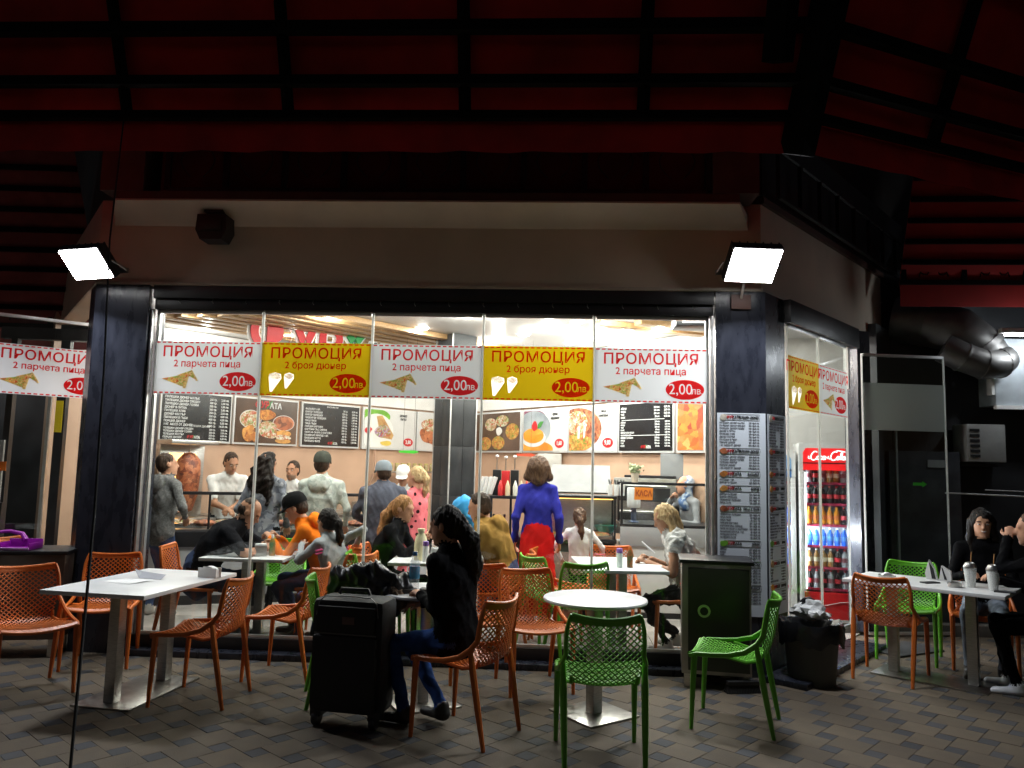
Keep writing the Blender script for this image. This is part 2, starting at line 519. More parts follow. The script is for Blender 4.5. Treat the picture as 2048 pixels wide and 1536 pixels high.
part('soffit', m_cream, fascia, lambda b: b.add([(-3.80, 6.302, 3.575), (1.60, 6.302, 3.575), (1.45, 5.96, 3.685), (-3.62, 5.96, 3.685), (-3.80, 6.302, 3.70), (1.60, 6.302, 3.70), (1.45, 5.96, 3.70), (-3.62, 5.96, 3.70)], [(0, 1, 2, 3), (3, 2, 6, 7), (7, 6, 5, 4), (0, 3, 7, 4), (1, 5, 6, 2)]), smooth=False)
part('drip_strip', M('pale_strip', (.5, .44, .36), .6), fascia, lambda b: section_run(b, FRONT, [(.012, 3.062), (.012, 3.085), (.002, 3.085), (.002, 3.062)]))
balcony = thing('balcony', 'dark balcony with ornamental iron railing above the shop fascia', 'balcony')
m_mar = M('maroon_cloth', (.10, .022, .015), .8, var=.2, scale=3)
part('edge', m_brown, balcony, lambda b: b.box((-1.09, 6.13, 3.735), (5.08, .33, .065)))
part('edge', m_brown, balcony, lambda b: section_run(b, FRONT[2:], [(.03, 3.802), (.03, 3.86), (-.2, 3.86), (-.2, 3.802)]))
part('cloth_lining', m_mar, balcony, lambda b: section_run(b, [(-3.3, 6.06), (1.2, 6.06)], [(-.02, 3.766), (-.02, 4.4), (-.05, 4.4), (-.05, 3.766)]))
for _x in (1.42, -3.56):
    part('end_wall', m_brown, balcony, lambda b: b.box((_x, 6.10, 3.99), (.36, .3, .445)))
part('side_lining', m_black, balcony, lambda b: (section_run(b, [(1.70, 6.25), (1.70 + CA * 4, 6.25 + SA * 4)], [(.0, 3.868), (.0, 4.6), (-.06, 4.6), (-.06, 3.868)])))
rail = part('railing', m_black, balcony, lambda b: (b.box((-1.0, 6.0, 3.79), (4.4, .03, .035)), b.box((-1.0, 6.0, 4.2), (4.4, .04, .04)),
    [b.box((-3.2 + k * .49, 6.0, 4.0), (.045, .03, .4)) for k in range(10)],
    [b.tube([(-3.2 + k * .49 + .245 + s * (.05 + .09 * math.sin(t / 9 * 3.0)), 6.0, 3.9 + .03 * t) for t in range(8)], .006, 5) for k in range(9) for s in (-1, 1)]))
br = part('side_railing', m_black, balcony, lambda b: ([b.box((1.8 + CA * k * .45, 6.12 + SA * k * .45, 4.0), (.035, .035, .42), rz=R(51)) for k in range(9)],
    b.tube([(1.8, 6.12, 4.2), (1.8 + CA * 4, 6.12 + SA * 4, 4.2)], .02, 6), b.tube([(1.8, 6.12, 3.80), (1.8 + CA * 4, 6.12 + SA * 4, 3.80)], .02, 6)))

struct(part('upper_wall', M('upper_storey', (.05, .042, .036), .85, var=.2, scale=2), None, lambda b: section_run(b, [(-3.92 - CA * 14, 6.3 + SA * 14)] + FRONT[1:3] + [(1.70 + CA * 14, 6.3 + SA * 14)], [(-.12, 3.80), (-.12, 9.0), (-.3, 9.0), (-.3, 3.80)])))
struct(part('far_wall', MATS['upper_storey'], None, lambda b: (b.box((0, 17.5, 4.5), (44, .3, 9)),)))

# dark granite pillars either side of the glass front
def pillar(name, label, poly):
    o = part(name, m_granite, None, lambda b: b.plan(poly, 0, 3.058)); tag(o, label, 'pillar')
    return o
pl = pillar('pillar', 'dark blue-black granite pillar left of the glass front', [(-3.92, 6.3), (-3.45, 6.3), (-3.45, 6.6), (-3.7, 6.8), (-3.92 - CA * .3, 6.3 + SA * .3)])
prr = pillar('pillar', 'dark granite pillar right of the glass front, wrapped in the price list', [(1.33, 6.3), (1.73, 6.3), (1.73 + CA * .378, 6.3 + SA * .378), (1.7, 6.85), (1.33, 6.6)])
for x in (-3.435, 1.31):     # aluminium jamb profiles
    o = part('door_jamb', m_alu, None, lambda b: (b.box((x, 6.36, 1.5), (.022, .05, 2.72), .003), b.box((x + (.03 if x < 0 else -.03), 6.42, 1.5), (.028, .04, 2.72), .003)))
    tag(o, 'aluminium jamb at the %s end of the glass front' % ('left' if x < 0 else 'right'), 'jamb')

# column inside the shop
m_stone = M('slate_tile', (.014, .015, .017), .35, spec=.25, col2=(.04, .043, .046), scale=5, lo=.35, hi=.75, detail=9, stretch=(1, 1, .4))
colm = thing('column', 'dark slate-tiled square column standing inside the shop between the counters', 'column', (-1.2, 9.55, 0), R(40))
part('core', m_dgrey, colm, lambda b: b.box((0, 0, 1.6), (.35, .35, 3.19)))
me_ct = MB().box((0, 0, 0), (.18, .014, .596), .002).mesh('tile', m_stone)
for s in range(4):
    for k in range(2):
        for z in range(5):
            o = link('tile', me_ct, colm)
            o.matrix_local = Matrix.Rotation(R(90 * s), 4, 'Z') @ Matrix.Translation((-.092 + .184 * k, -.182, .31 + .6 * z))
part('corner_strip', m_alu, colm, lambda b: [b.box((sx * .188, sy * .188, 1.6), (.014, .014, 3.18)) for sx in (-1, 1) for sy in (-1, 1)])

# ================================================================== AWNINGS
m_black_matt = M('matt_black_frame', (.008, .007, .007), .85, var=.3, spec=.1)
m_canvas = M('red_canvas', (.60, .018, .016), .8, var=.25, scale=2.2, bump=.15, bscale=12)
aw = thing('awning', 'large red canvas awning with black steel frame hanging over the whole terrace', 'awning', (0, 5.0, 3.7))
C2, S2 = math.cos(R(25)), math.sin(R(25))
AC = [(-6.5, 5.0), (1.63, 5.0), (1.63 + C2 * 4.5, 5.0 + S2 * 4.5)]
m4 = Matrix.Translation((0, -5.0, -3.7))
def aw_part(name, mat, fn):
    b = MB(); fn(b); b.v = [(x, y - 5.0, z - 3.7) for x, y, z in b.v]
    return b.obj(name, mat, aw)
def canvas(b):
    P = [Vector(p) for p in AC]
    nseg = 60; vs = []; fs = []
    pts = [P[0].lerp(P[1], i / 40) for i in range(41)] + [P[1].lerp(P[2], i / 20) for i in range(1, 21)]
    for i, p in enumerate(pts):
        tdir = Vector((1, 0)) if i <= 40 else Vector((C2, S2))
        nrm = Vector((tdir.y, -tdir.x))
        for j in range(13):
            z = 3.91 + j * .17; sag = .03 * math.sin(i * .83) * math.sin(j * .9 + i * .3)
            q = p + nrm * (j * .17 * .42 + sag - .06); vs.append((q.x, q.y, z))
    for i in range(len(pts) - 1):
        for j in range(12):
            fs.append((i * 13 + j, (i + 1) * 13 + j, (i + 1) * 13 + j + 1, i * 13 + j + 1))
    b.add(vs, fs)
aw_part('canvas', m_canvas, canvas)
def valance(b):
    P = [Vector(p) for p in AC]
    pts = [P[0].lerp(P[1], i / 50) for i in range(51)] + [P[1].lerp(P[2], i / 24) for i in range(1, 25)]
    vs = []
    for i, p in enumerate(pts):
        w = .012 * math.sin(i * 1.7)
        for z in (3.915, 3.80, 3.70 + .006 * math.sin(i * 2.3)):
            vs.append((p.x + w * .3, p.y + w * (3.93 - z) * 4, z))
    n = len(pts)
    b.add(vs, [(i * 3 + j, (i + 1) * 3 + j, (i + 1) * 3 + j + 1, i * 3 + j + 1) for i in range(n - 1) for j in range(2)])
aw_part('valance', m_canvas, valance)
def off(p, nrm, z):
    return (p[0] + nrm[0] * ((z - 3.91) * .42 + .02), p[1] + nrm[1] * ((z - 3.91) * .42 + .02), z)
for z, r in ((3.93, .028), (4.13, .032), (4.43, .036), (4.95, .036)):
    o = (z - 3.91) * .42 + .02
    aw_part('rail', m_black_matt, lambda b: section_run(b, AC, [(o, z - r), (o, z + r), (o + 2 * r, z + r), (o + 2 * r, z - r)]))
for x in (-5.2, -4.1, -2.96, -1.83, -.62, .57):
    aw_part('rafter', m_black_matt, lambda b: b.tube([off((x, 4.985), (0, -1), 3.92), off((x, 4.985), (0, -1), 5.9)], .042, 4))
aw_part('post', m_black_matt, lambda b: b.tube([off((1.62, 4.97), (.3, -1), 3.7), off((1.62, 4.97), (.3, -1), 5.9)], .12, 4))
aw_part('bracket', m_black_matt, lambda b: b.tube([off((1.40, 4.9), (0, -1), 4.2), off((1.40, 4.9), (0, -1), 5.9)], .10, 4))
for k in (1.15, 2.4, 3.6):
    aw_part('rafter', m_black_matt, lambda b: b.tube([off((1.63 + C2 * k, 5.0 + S2 * k), (S2, -C2), 3.92), off((1.63 + C2 * k, 5.0 + S2 * k), (S2, -C2), 5.9)], .05, 4))

def side_awning(name, label, loc, rz, w, h, nbar, lean, red, ornaments=True):
    t = thing(name, label, 'awning', loc, rz)
    part('canvas', red, t, lambda b: b.add([(0, .02, 0), (w, .02, 0), (w, .02 - lean, h), (0, .02 - lean, h)], [(0, 1, 2, 3)]))
    part('valance', red, t, lambda b: b.box((w / 2, -.01, -.12), (w, .012, .235)))
    for k in range(nbar):
        z = h * k / nbar
        part('rail', m_black_matt, t, lambda b: b.box((w / 2, -.02 - lean * k / nbar, z + .02), (w, .04, .05)))
    if ornaments:
        for k in range(int(w / .62) + 1):
            part('post', m_black_matt, t, lambda b: b.box((k * .62 + .03, -.03, .14), (.05, .03, .26)))
        part('scrollwork', m_black_matt, t, lambda b: [b.tube([(k * .62 + .34 + s * (.10 + .05 * math.cos(u * .8)), -.03, .08 + .05 * math.sin(u * .8) + u * .012) for u in range(9)], .007, 5)
             for k in range(int(w / .62)) for s in (-1, 1)])
    return t
m_redlit = M('red_canvas_bright', (.26, .010, .008), .8, var=.12, scale=3)
side_awning('awning', 'smaller red awning with black scrollwork over the kitchen ducts at right', (3.70, 8.3, 3.62), R(-2), 3.4, 1.2, 6, .5, m_redlit)
m_redwhite = M('maroon_gloss_canvas', (.22, .05, .05), .22, var=.2, scale=3)
side_awning('awning', 'glossy maroon awning with rows of black bars beyond the left floodlight', (-8.2, 8.2, 3.02), R(4), 3.1, 1.75, 9, .9, m_redwhite)

# ================================================================== LAMPS
m_led = M('led_lens', (1, 1, 1), .4, var=0, emit=26.0)
m_disc = M('downlight_lens', (1.0, .97, .93), .4, var=0, emit=14.0)
def area(name, parent, loc, rot, size, watts, col=(1, 1, 1), shape='RECTANGLE', sy=None, spread=math.pi):
    l = bpy.data.lights.new(name, 'AREA'); l.energy = watts; l.color = col; l.shape = shape; l.size = size
    if shape == 'RECTANGLE':
        l.size_y = sy or size
    l.spread = spread
    o = link(name, l, parent); o.location = loc; o.rotation_euler = rot
    return o
def flood(label, loc, rz, tilt, w, h, watts):
    t = thing('floodlight', label, 'floodlight', loc, rz)
    h0 = part('housing', m_black, t, lambda b: b.box((0, 0, 0), (w + .022, .07, h + .022), .008))
    h0.rotation_euler = (tilt, 0, 0)
    o = part('lens', m_led, h0, lambda b: b.box((0, -.038, 0), (w, .012, h), .003))
    for k in range(7):
        part('cooling_fin', m_black, h0, lambda b: b.box((-w / 2 + w * k / 6, .05, 0), (.006, .04, h)))
    part('bracket', m_steel, t, lambda b: (b.tube([(-w / 2 - .04, 0, 0), (-w / 2 - .04, .10, -.02), (-w / 2 - .04, .16, -.04)], .008, 6),
        b.tube([(w / 2 + .04, 0, 0), (w / 2 + .04, .10, -.02), (w / 2 + .04, .16, -.04)], .008, 6), b.box((0, .17, -.04), (w + .1, .012, .04))))
    a = area('lamp', h0, (0, -.05, 0), (R(-90), 0, 0), w, watts, (.90, .95, 1.0), sy=h)
    return t
flood('white LED floodlight glowing on the fascia above the left pillar', (-3.80, 5.98, 3.17), R(-14), R(46), .38, .27, FLOOD_W)
flood('white LED floodlight glowing on the fascia above the right pillar', (1.53, 5.92, 3.20), R(6), R(50), .37, .30, FLOOD_W)
part_mount = thing('lamp_bracket', 'small reddish mounting plate under the right floodlight', 'bracket', (1.53, 6.285, 2.97))
part('plate', m_brown, part_mount, lambda b: b.box((0, 0, 0), (.16, .02, .12), .004))
part('arm', m_alu, part_mount, lambda b: b.tube([(0, -.01, .03), (0, -.1, .12), (0, -.14, .2)], .012, 6))
# speaker under the balcony
sp = thing('speaker', 'small black loudspeaker mounted on the cream fascia near the left floodlight', 'speaker', (-2.83, 6.13, 3.52))
part('cabinet', m_blackp, sp, lambda b: b.prism([(-.13, -.05), (-.09, -.13), (.09, -.13), (.13, -.05), (.12, .08), (-.12, .08)], -.09, .08))
part('bracket', m_black, sp, lambda b: (b.box((0, .0, .12), (.16, .12, .02)), b.tube([(0, 0, .08), (0, .05, .16), (0, .16, .16)], .014, 6)))
part('grille', m_black, sp, lambda b: b.box((0, -.096, 0), (.18, .01, .12), .003))

me_ring = MB().lathe([(.074, -.004), (.098, -.004), (.101, 0), (.074, 0)], 20, cap=False).mesh('trim_ring', m_white)
me_ds = MB().lathe([(.001, -.034), (.03, -.031), (.055, -.022), (.070, -.009), (.074, .001)], 20).mesh('lens', m_disc)
spots = [(-2.44, 8.19), (-1.55, 8.97), (-.92, 8.16), (-.36, 9.32), (-.05, 8.92), (.27, 8.45), (.59, 8.06), (.87, 8.94), (1.2, 8.59), (1.54, 8.13),
         (-.71, 9.81), (.22, 9.92), (.58, 9.5), (-3.9, 8.0), (-3.2, 9.3), (-2.6, 10.6), (-1.9, 7.2), (-3.2, 7.1), (-.5, 7.2), (.9, 7.2), (-4.3, 9.2), (2.6, 8.2), (-1.6, 11.6), (-.5, 10.9), (.9, 9.7), (-2.8, 6.75), (-1.4, 6.75), (0, 6.75), (1.2, 6.8)]
lamp_data = None
for k, (x, y) in enumerate(spots):
    t = thing('downlight', 'round white recessed ceiling downlight inside the shop', 'downlight', (x, y, 3.2), 0, 'ceiling downlights inside the shop')
    link('trim_ring', me_ring, t); link('lens', me_ds, t)
    if k % 2:
        if k == 1:
            al_ = area('lamp', t, (0, 0, -.04), (0, 0, 0), .13, DOWN_W * .85, (1.0, .95, .88), 'DISK').data
        else:
            q_ = link('lamp', al_, t); q_.location = (0, 0, -.04)
    elif lamp_data is None:
        lamp_data = bpy.data.lights.new('lamp', 'POINT'); lamp_data.energy = DOWN_W; lamp_data.color = (1.0, .95, .88); lamp_data.shadow_soft_size = .045; a = link('lamp', lamp_data, t); a.location = (0, 0, -.09)
    else:
        a = link('lamp', lamp_data, t); a.location = (0, 0, -.09)
# a fluorescent tube left of the shop
tl = thing('tube_light', 'lit fluorescent tube seen above the left promotion banner', 'lamp', (-6.35, 8.6, 2.88), R(-12))
part('tube', M('tube_glow', (.93, .97, 1), .4, var=0, emit=9), tl, lambda b: b.tube([(-.9, 0, 0), (.35, 0, 0)], .03, 8))
part('fitting', m_white, tl, lambda b: b.box((-.28, .02, .05), (1.3, .06, .05), .006))
area('lamp', tl, (-.28, -.04, 0), (R(-60), 0, 0), 1.1, 7.0, (.93, .97, 1), sy=.05)

# ================================================================== GLASS FRONT AND BANNERS
def sheetmat(name, col, tl=.42):
    if name in MATS:
        return MATS[name]
    m = bpy.data.materials.new(name); m.use_nodes = True; nt = m.node_tree
    b = nt.nodes['Principled BSDF']; b.inputs['Roughness'].default_value = .45
    tc = nt.nodes.new('ShaderNodeTexCoord'); n = nt.nodes.new('ShaderNodeTexNoise'); n.inputs['Scale'].default_value = 3
    nt.links.new(tc.outputs['Object'], n.inputs['Vector'])
    r = nt.nodes.new('ShaderNodeValToRGB')
    r.color_ramp.elements[0].color = tuple(c * .94 for c in col) + (1,); r.color_ramp.elements[1].color = tuple(col) + (1,)
    nt.links.new(n.outputs['Fac'], r.inputs[0]); nt.links.new(r.outputs[0], b.inputs['Base Color'])
    t = nt.nodes.new('ShaderNodeBsdfTranslucent'); nt.links.new(r.outputs[0], t.inputs[0])
    mx = nt.nodes.new('ShaderNodeMixShader'); mx.inputs[0].default_value = tl
    nt.links.new(b.outputs[0], mx.inputs[1]); nt.links.new(t.outputs[0], mx.inputs[2])
    nt.links.new(mx.outputs[0], nt.nodes['Material Output'].inputs[0])
    MATS[name] = m
    return m
s_white, s_yellow, s_red, s_dred = sheetmat('white_vinyl', (.74, .75, .78), .22), sheetmat('yellow_vinyl', (.66, .44, .006), .25), sheetmat('red_vinyl', (.85, .03, .035), .85), sheetmat('dark_red_vinyl', (.8, .045, .02), .85)
m_pizza = food('pizza_print', [(.75, .16, .05), (1.0, .68, .22), (.40, .55, .10), (1.0, .82, .45), (.85, .25, .08)], 55)
m_wrapf = food('wrap_filling_print', [(.95, .85, .7), (.35, .2, .12), (1, .97, .9), (.5, .35, .2)], 90)
m_wrap = M('wrap_print', (1.0, .97, .9), .6, col2=(.8, .75, .68), scale=14)
m_crust = M('crust_print', (.95, .62, .28), .6, var=.3, scale=40)
m_pizzab = food('pizza_board_print', [(.30, .05, .015), (.62, .28, .05), (.12, .20, .02), (.70, .42, .12), (.45, .09, .02)], 34)
for _m in (m_pizza, m_wrapf, m_wrap, m_crust):
    backlit(_m, .8)
backlit(M('pale_yellow_print', (.9, .85, .6), .5), .8)
s_lwhite = sheetmat('white_letter_vinyl', (.95, .95, .95), .85)
from mathutils.geometry import interpolate_bezier
_price = {}
def price_mesh(mat):
    """red oval with the price cut out of it, so the banner shows through the figures"""
    if mat.name in _price:
        return _price[mat.name]
    polys = [ellipse(0, 0, .158, .082)]
    me = None
    for body, size, ox, oz, sx in (('2,00', .125, -.035, .0, .92), ('лв.', .078, .100, -.012, .9)):
        o = text(body, size, mat, None, ext=0)
        bpy.context.view_layer.update()
        cu = o.to_curve(bpy.context.evaluated_depsgraph_get())
        for sp in cu.splines:
            pts = []
            if sp.type == 'BEZIER':
                bp = sp.bezier_points; n = len(bp)
                for i in range(n):
                    a, b = bp[i], bp[(i + 1) % n]
                    pts += interpolate_bezier(a.co, a.handle_right, b.handle_left, b.co, 5)[:-1]
            else:
                pts = [q.co.xyz for q in sp.points]
            polys.append([(p[0] * sx + ox, p[1] + oz) for p in pts])
        o.to_curve_clear(); bpy.data.objects.remove(o)
    me = fill_mesh(polys, mat)
    _price[mat.name] = me
    return me
def fill_mesh(polys, mat):
    cd_ = bpy.data.curves.new('price_oval', 'CURVE'); cd_.dimensions = '2D'; cd_.fill_mode = 'BOTH'
    for poly in polys:
        s_ = cd_.splines.new('POLY'); s_.points.add(len(poly) - 1); s_.use_cyclic_u = True
        for k, (x, z) in enumerate(poly):
            s_.points[k].co = (x, z, 0, 1)
    o = link('price_oval', cd_); bpy.context.view_layer.update()
    me = bpy.data.meshes.new_from_object(o.evaluated_get(bpy.context.evaluated_depsgraph_get()))
    bpy.data.objects.remove(o)
    me.transform(Matrix.Rotation(R(90), 4, 'X')); me.materials.clear(); me.materials.append(mat)
    return me
def banner(label, loc, rz, w, yellow):
    t = thing('promotion_banner', label, 'banner', loc, rz, 'promotion banners on the glass')
    h = .456
    cones = [[(cx - .055 * s, .16), (cx - .05 * s, .185), (cx, .20), (cx + .05 * s, .185), (cx + .055 * s, .15), (cx - .02 * s, .165 - .13 * s), (cx - .04 * s, .165 - .13 * s)] for cx, s in ((.125, 1.0), (.245, .78))] if yellow else []
    if yellow:
        link('sheet', fill_mesh([rect(0, 0, w, h)] + cones, s_yellow), t)
    else:
        part('sheet', s_white, t, lambda b: b.flat(rect(0, 0, w, h), 0))
    nd = 19
    rr = random.Random(int(w * 1000) + len(label))
    part('dashes', s_dred if yellow else s_red, t, lambda b: [b.flat(rect((k + .18) * w / nd, z - .0055, (k + .82) * w / nd, z + .0055), -.002) for k in range(nd) for z in (h - .012, .012)])['kind'] = 'stuff'
    rd = s_dred if yellow else s_red
    text('ПРОМОЦИЯ', .125, rd, t, w * .5, h - .095, -.002, sx=1.04, bold=.0018, shear=.0, space=1.06, ext=0)
    text('2 броя дюнер' if yellow else '2 парчета пица', .082, rd, t, w * .5, h - .195, -.002, sx=.98, bold=.001, ext=0)
    po = link('price_oval', price_mesh(rd), t); po.location = (w - .185, -.002, .115)
    if yellow:
        for (cx, s), cone in zip(((.125, 1.0), (.245, .78)), cones):
            part('wrap_picture', m_wrap, t, lambda b: b.flat(cone, .0005))
            part('filling_picture', m_wrapf, t, lambda b: b.flat(blob(cx, .168, .050 * s, .026 * s, int(cx * 99)), -.002))
    else:
        part('pizza_picture', m_pizza, t, lambda b: (b.flat([(.07, .13), (.30, .175), (.265, .062)], -.002), b.flat([(.20, .160), (.325, .205), (.375, .12), (.31, .155)], -.003)))
        part('crust_picture', m_crust, t, lambda b: (b.flat([(.30, .18), (.312, .17), (.285, .05), (.258, .05)], -.004), b.flat([(.318, .212), (.334, .205), (.39, .118), (.372, .112)], -.004)))
    return t
def pane(label, loc, rz, w, z0=.14, z1=2.86, mat=None, group='glass panes of the folding front', frost=None):
    t = thing('glass_pane', label, 'glass pane', loc, rz, group)
    part('glass', mat or m_glass, t, lambda b: b.box((w / 2, 0, (z0 + z1) / 2), (w - .012, .010, z1 - z0)))
    for x_ in (.004, w - .004):
        part('edge_seal', m_edge, t, lambda b: b.box((x_, 0, (z0 + z1) / 2), (.013, .016, z1 - z0)))
    for z_ in (z1 - .012, z0 + .012):
        part('clamp', m_alu, t, lambda b: b.box((w / 2, 0, z_), (w - .03, .026, .03), .003))
    return t
m_edge = sheetmat('pale_edge_seal', (.9, .9, .88), .75)
PX = [-3.41, -2.48, -1.53, -.585, .345, 1.285]
names = ['leftmost', 'second', 'middle', 'fourth', 'rightmost']
for i in range(5):
    w = PX[i + 1] - PX[i]
    pane('clear %s pane of the five-pane glass shop front' % names[i], (PX[i], 6.40, 0), 0, w)
    kind = 'yellow' if i % 2 else 'white'
    lb = ['white pizza promotion banner on the leftmost front pane', 'yellow wrap promotion banner above the cap wearer in the pale hoodie', 'white pizza promotion banner in the middle of the front, before the column',
          'yellow wrap promotion banner above the woman in the red skirt', 'white pizza promotion banner beside the right granite pillar'][i]
    banner(lb, (PX[i] + .006, 6.388, 2.135), R(-.25 if i % 2 else .2), w - .012, i % 2 == 1)
WX, WY = 1.73 + CA * .42, 6.3 + SA * .42
for i, (w, lab) in enumerate(((.72, 'near'), (.74, 'far'))):
    o = .46 + i * .74
    p = (1.73 + CA * (.42 + i * .72), 6.3 + SA * (.42 + i * .72), 0)
    pane('clear %s pane of the angled glass beside the drinks fridges' % lab, p, R(51), w, group='glass panes of the right wing')
    lb = ('yellow promotion banner on the angled glass, half hidden by the right pillar', 'white pizza promotion banner on the angled glass above the red drinks fridge')[i]
    q = (p[0] + .012 * SA, p[1] - .012 * CA, 2.135)
    banner(lb, q, R(51), w - .02, i == 0)
tr2 = part('top_rail', m_black, None, lambda b: b.box((1.73 + CA * 1.25, 6.3 + SA * 1.25, 2.96), (1.75, .12, .2), .004, rz=R(51)))
tag(tr2, 'black top rail over the angled glass right of the granite pillar', 'rail')
sl2 = part('door_sill', m_granite, None, lambda b: b.box((1.9 + CA * .75, 6.22 + SA * .75, .02), (1.9, .34, .05), .006, rz=R(51))); struct(sl2)
# swung-open panes
lp = Vector((-5.03, 6.60)); lq = Vector((-4.39, 7.18)); la = math.atan2(lq.y - lp.y, lq.x - lp.x)
pane('clear glass pane swung open left of the left pillar', (lp.x, lp.y, 0), la, (lq - lp).length + .07, group='swung-open panes')
banner('white pizza promotion banner at the left edge, on the swung-open pane', (lp.x + .012 * math.sin(la), lp.y - .012 * math.cos(la), 2.135), la, .93, False)
m_frost = glassmat('frosted_film', (.8, .86, .84), .3, 1.3, .55)
rp_, rq = Vector((3.15, 7.98)), Vector((4.04, 8.12)); ra = math.atan2(rq.y - rp_.y, rq.x - rp_.x)
pn = pane('clear glass pane with a frosted band swung open right of the fridges', (rp_.x, rp_.y, 0), ra, (rq - rp_).length, z0=.02, z1=2.82, group='swung-open panes')
part('frosted_band', m_frost, pn, lambda b: b.box((.45, -.008, 2.28), (.87, .003, .48)))
ar = part('arrow_sticker', M('green_sticker', (.05, .5, .03), .5), pn, lambda b: b.prism([(.52, 1.49), (.62, 1.49), (.62, 1.475), (.67, 1.505), (.62, 1.535), (.62, 1.52), (.52, 1.52)], -.010, -.008))
# dark wing pillar between fridge and open pane
o = part('pillar', m_granite, None, lambda b: b.box((3.16, 8.12, 1.55), (.16, .2, 3.02), rz=R(20))); tag(o, 'narrow dark pillar right of the red drinks fridge', 'pillar')
o = part('door_post', m_white, None, lambda b: b.box((2.96, 7.86, 2.75), (.05, .05, .62), .004, rz=R(51))); tag(o, 'short bright white post at the end of the angled glass', 'post')

# ================================================================== PRINTED BOARDS ON THE BACK WALLS
def along(p0, ang, s, out=.035):
    c, sn = math.cos(R(ang)), math.sin(R(ang))
    return (p0.x + c * s + sn * out, p0.y + sn * s - c * out)
m_bframe = M('board_frame', (.62, .62, .62), .4, var=.04)
m_board = M('board_black', (.012, .012, .014), .22, var=.2)
m_bwhite = M('board_white', (.62, .61, .60), .22, var=.03)
m_bbrown = M('board_brown', (.028, .015, .010), .22, col2=(.13, .075, .05), scale=1.6, lo=.3, hi=.7)
m_txt = M('board_text', (.72, .72, .72), .5, var=.0)
def board(label, p0, ang, s0, s1, face):
    x, y = along(p0, ang, s0)
    t = thing('menu_board', label, 'menu board', (x, y, 1.80), R(ang), 'boards above the counter')
    w = s1 - s0
    part('frame', m_bframe, t, lambda b: b.box((w / 2, .0, .31), (w, .05, .64), .004))
    part('face', face, t, lambda b: b.box((w / 2, -.028, .31), (w - .04, .006, .59)))
    return t, w
def logo(t, x, z, s, y=-.035, dark=None):
    text('ФУР', s, m_red, t, x - s * .75, z, y, sx=.85, bold=.006 * s / .1 * .5, shear=.15, name='logo_lettering')
    text('Х', s * 1.25, M('logo_green', (.02, .28, .06), .5), t, x + s * .12, z, y, sx=.7, shear=.3, name='logo_lettering')
    text('АТА', s * .9, dark or m_txt, t, x + s * 1.0, z - s * .05, y, sx=.85, bold=.002, name='logo_lettering')
def menu(t, w, rows, title=None, z1=.575, size=.036, pitch=None, mat=None, y=-.034, x0=.05):
    mat = mat or m_txt
    pitch = pitch or size * 1.12
    L = '\n'.join(r[0] for r in rows); A_ = '\n'.join(r[1] for r in rows); P_ = '\n'.join(r[2] for r in rows)
    ln = pitch / size
    n = len(rows); zc = z1 - pitch * n / 2
    for body, xx, al in ((L, x0, 'LEFT'), (A_, w * .77, 'RIGHT'), (P_, w - .05, 'RIGHT')):
        text(body, size, mat, t, xx, zc, y, align=al, sx=.86, bold=.0006, line=ln, res=2, name='menu_text', ext=.0003)
rows_a = [('ПИЛЕШКИ ДЮНЕР МАЛЪК', '250 гр.', '2,00 лв.'), ('ПИЛЕШКИ ДЮНЕР СРЕДЕН', '300 гр.', '2,50 лв.'), ('ПИЛЕШКИ ДЮНЕР ГОЛЯМ', '350 гр.', '3,00 лв.'), ('ДЮНЕР В ПИТКА', '300 гр.', '2,80 лв.'),
          ('ПИЛЕШКИ ХЛЯБ', '250 гр.', '3,50 лв.'), ('ДЮНЕР КЕСТЪР', '350 гр.', '4,00 лв.'), ('ПИЛЕШКИ В ГЪБИ', '400 гр.', '4,50 лв.'), ('ПОРЦИЯ ДЮНЕР', '450 гр.', '5,00 лв.'), ('1 КГ. МЕСО ОТ ДЮНЕР', '1000 гр.', '14,50 лв.')]
rows_b = [('ТЕЛЕШКИ ДЮНЕР СРЕДЕН', '300 гр.', '3,00 лв.'), ('ТЕЛЕШКИ ДЮНЕР ГОЛЯМ', '350 гр.', '3,50 лв.'), ('ТЕЛЕШКИ КЕСТЪР', '350 гр.', '4,00 лв.'), ('ПОРЦИЯ ДЮНЕР', '450 гр.', '5,50 лв.'), ('1 КГ. МЕСО ОТ ДЮНЕР', '1000 гр.', '20,00 лв.')]
rows_c = [('ФАЛАФЕЛ 1 БР.', '30 гр.', '0,30 лв.'), ('БУРГЕР ТЕЛЕШКИ', '220 гр.', '2,40 лв.'), ('БУРГЕР ПИЛЕШКИ', '220 гр.', '2,40 лв.'), ('ЧИЗБУРГЕР ТЕЛЕШКИ', '240 гр.', '2,80 лв.'), ('ПИЦА ПИЛЕ', '150 гр.', '1,50 лв.'), ('ПИЦА ГЪБИ', '150 гр.', '1,50 лв.'),
          ('ПОРЦИЯ КАРТОФИ', '200 гр.', '1,60 лв.'), ('КАРТОФИ СЪС СИРЕНЕ', '250 гр.', '2,20 лв.'), ('ПИЛЕ НА СКАРА С КАРТОФИ', '350 гр.', '4,80 лв.'), ('ПАНИРАНО КРИЛЦЕ 1 БР.', '60 гр.', '0,60 лв.'), ('ПИЛЕШКИ БУТЧЕ', '100 гр.', '1,20 лв.'), ('ПИЛЕШКО ФИЛЕ', '120 гр.', '1,60 лв.')]
rows_d = [('АЙРАН', '250 мл.', '0,80 лв.'), ('ФРЕШ', '250 мл.', '2,00 лв.'), ('ЧАЙ', '200 мл.', '0,60 лв.'), ('КАФЕ', '50 мл.', '0,70 лв.'), ('МИНЕРАЛНА ВОДА', '500 мл.', '0,80 лв.')]
t, w = board('black price board at the far left of the back wall', LW0, 51, -.97, -.03, m_board)
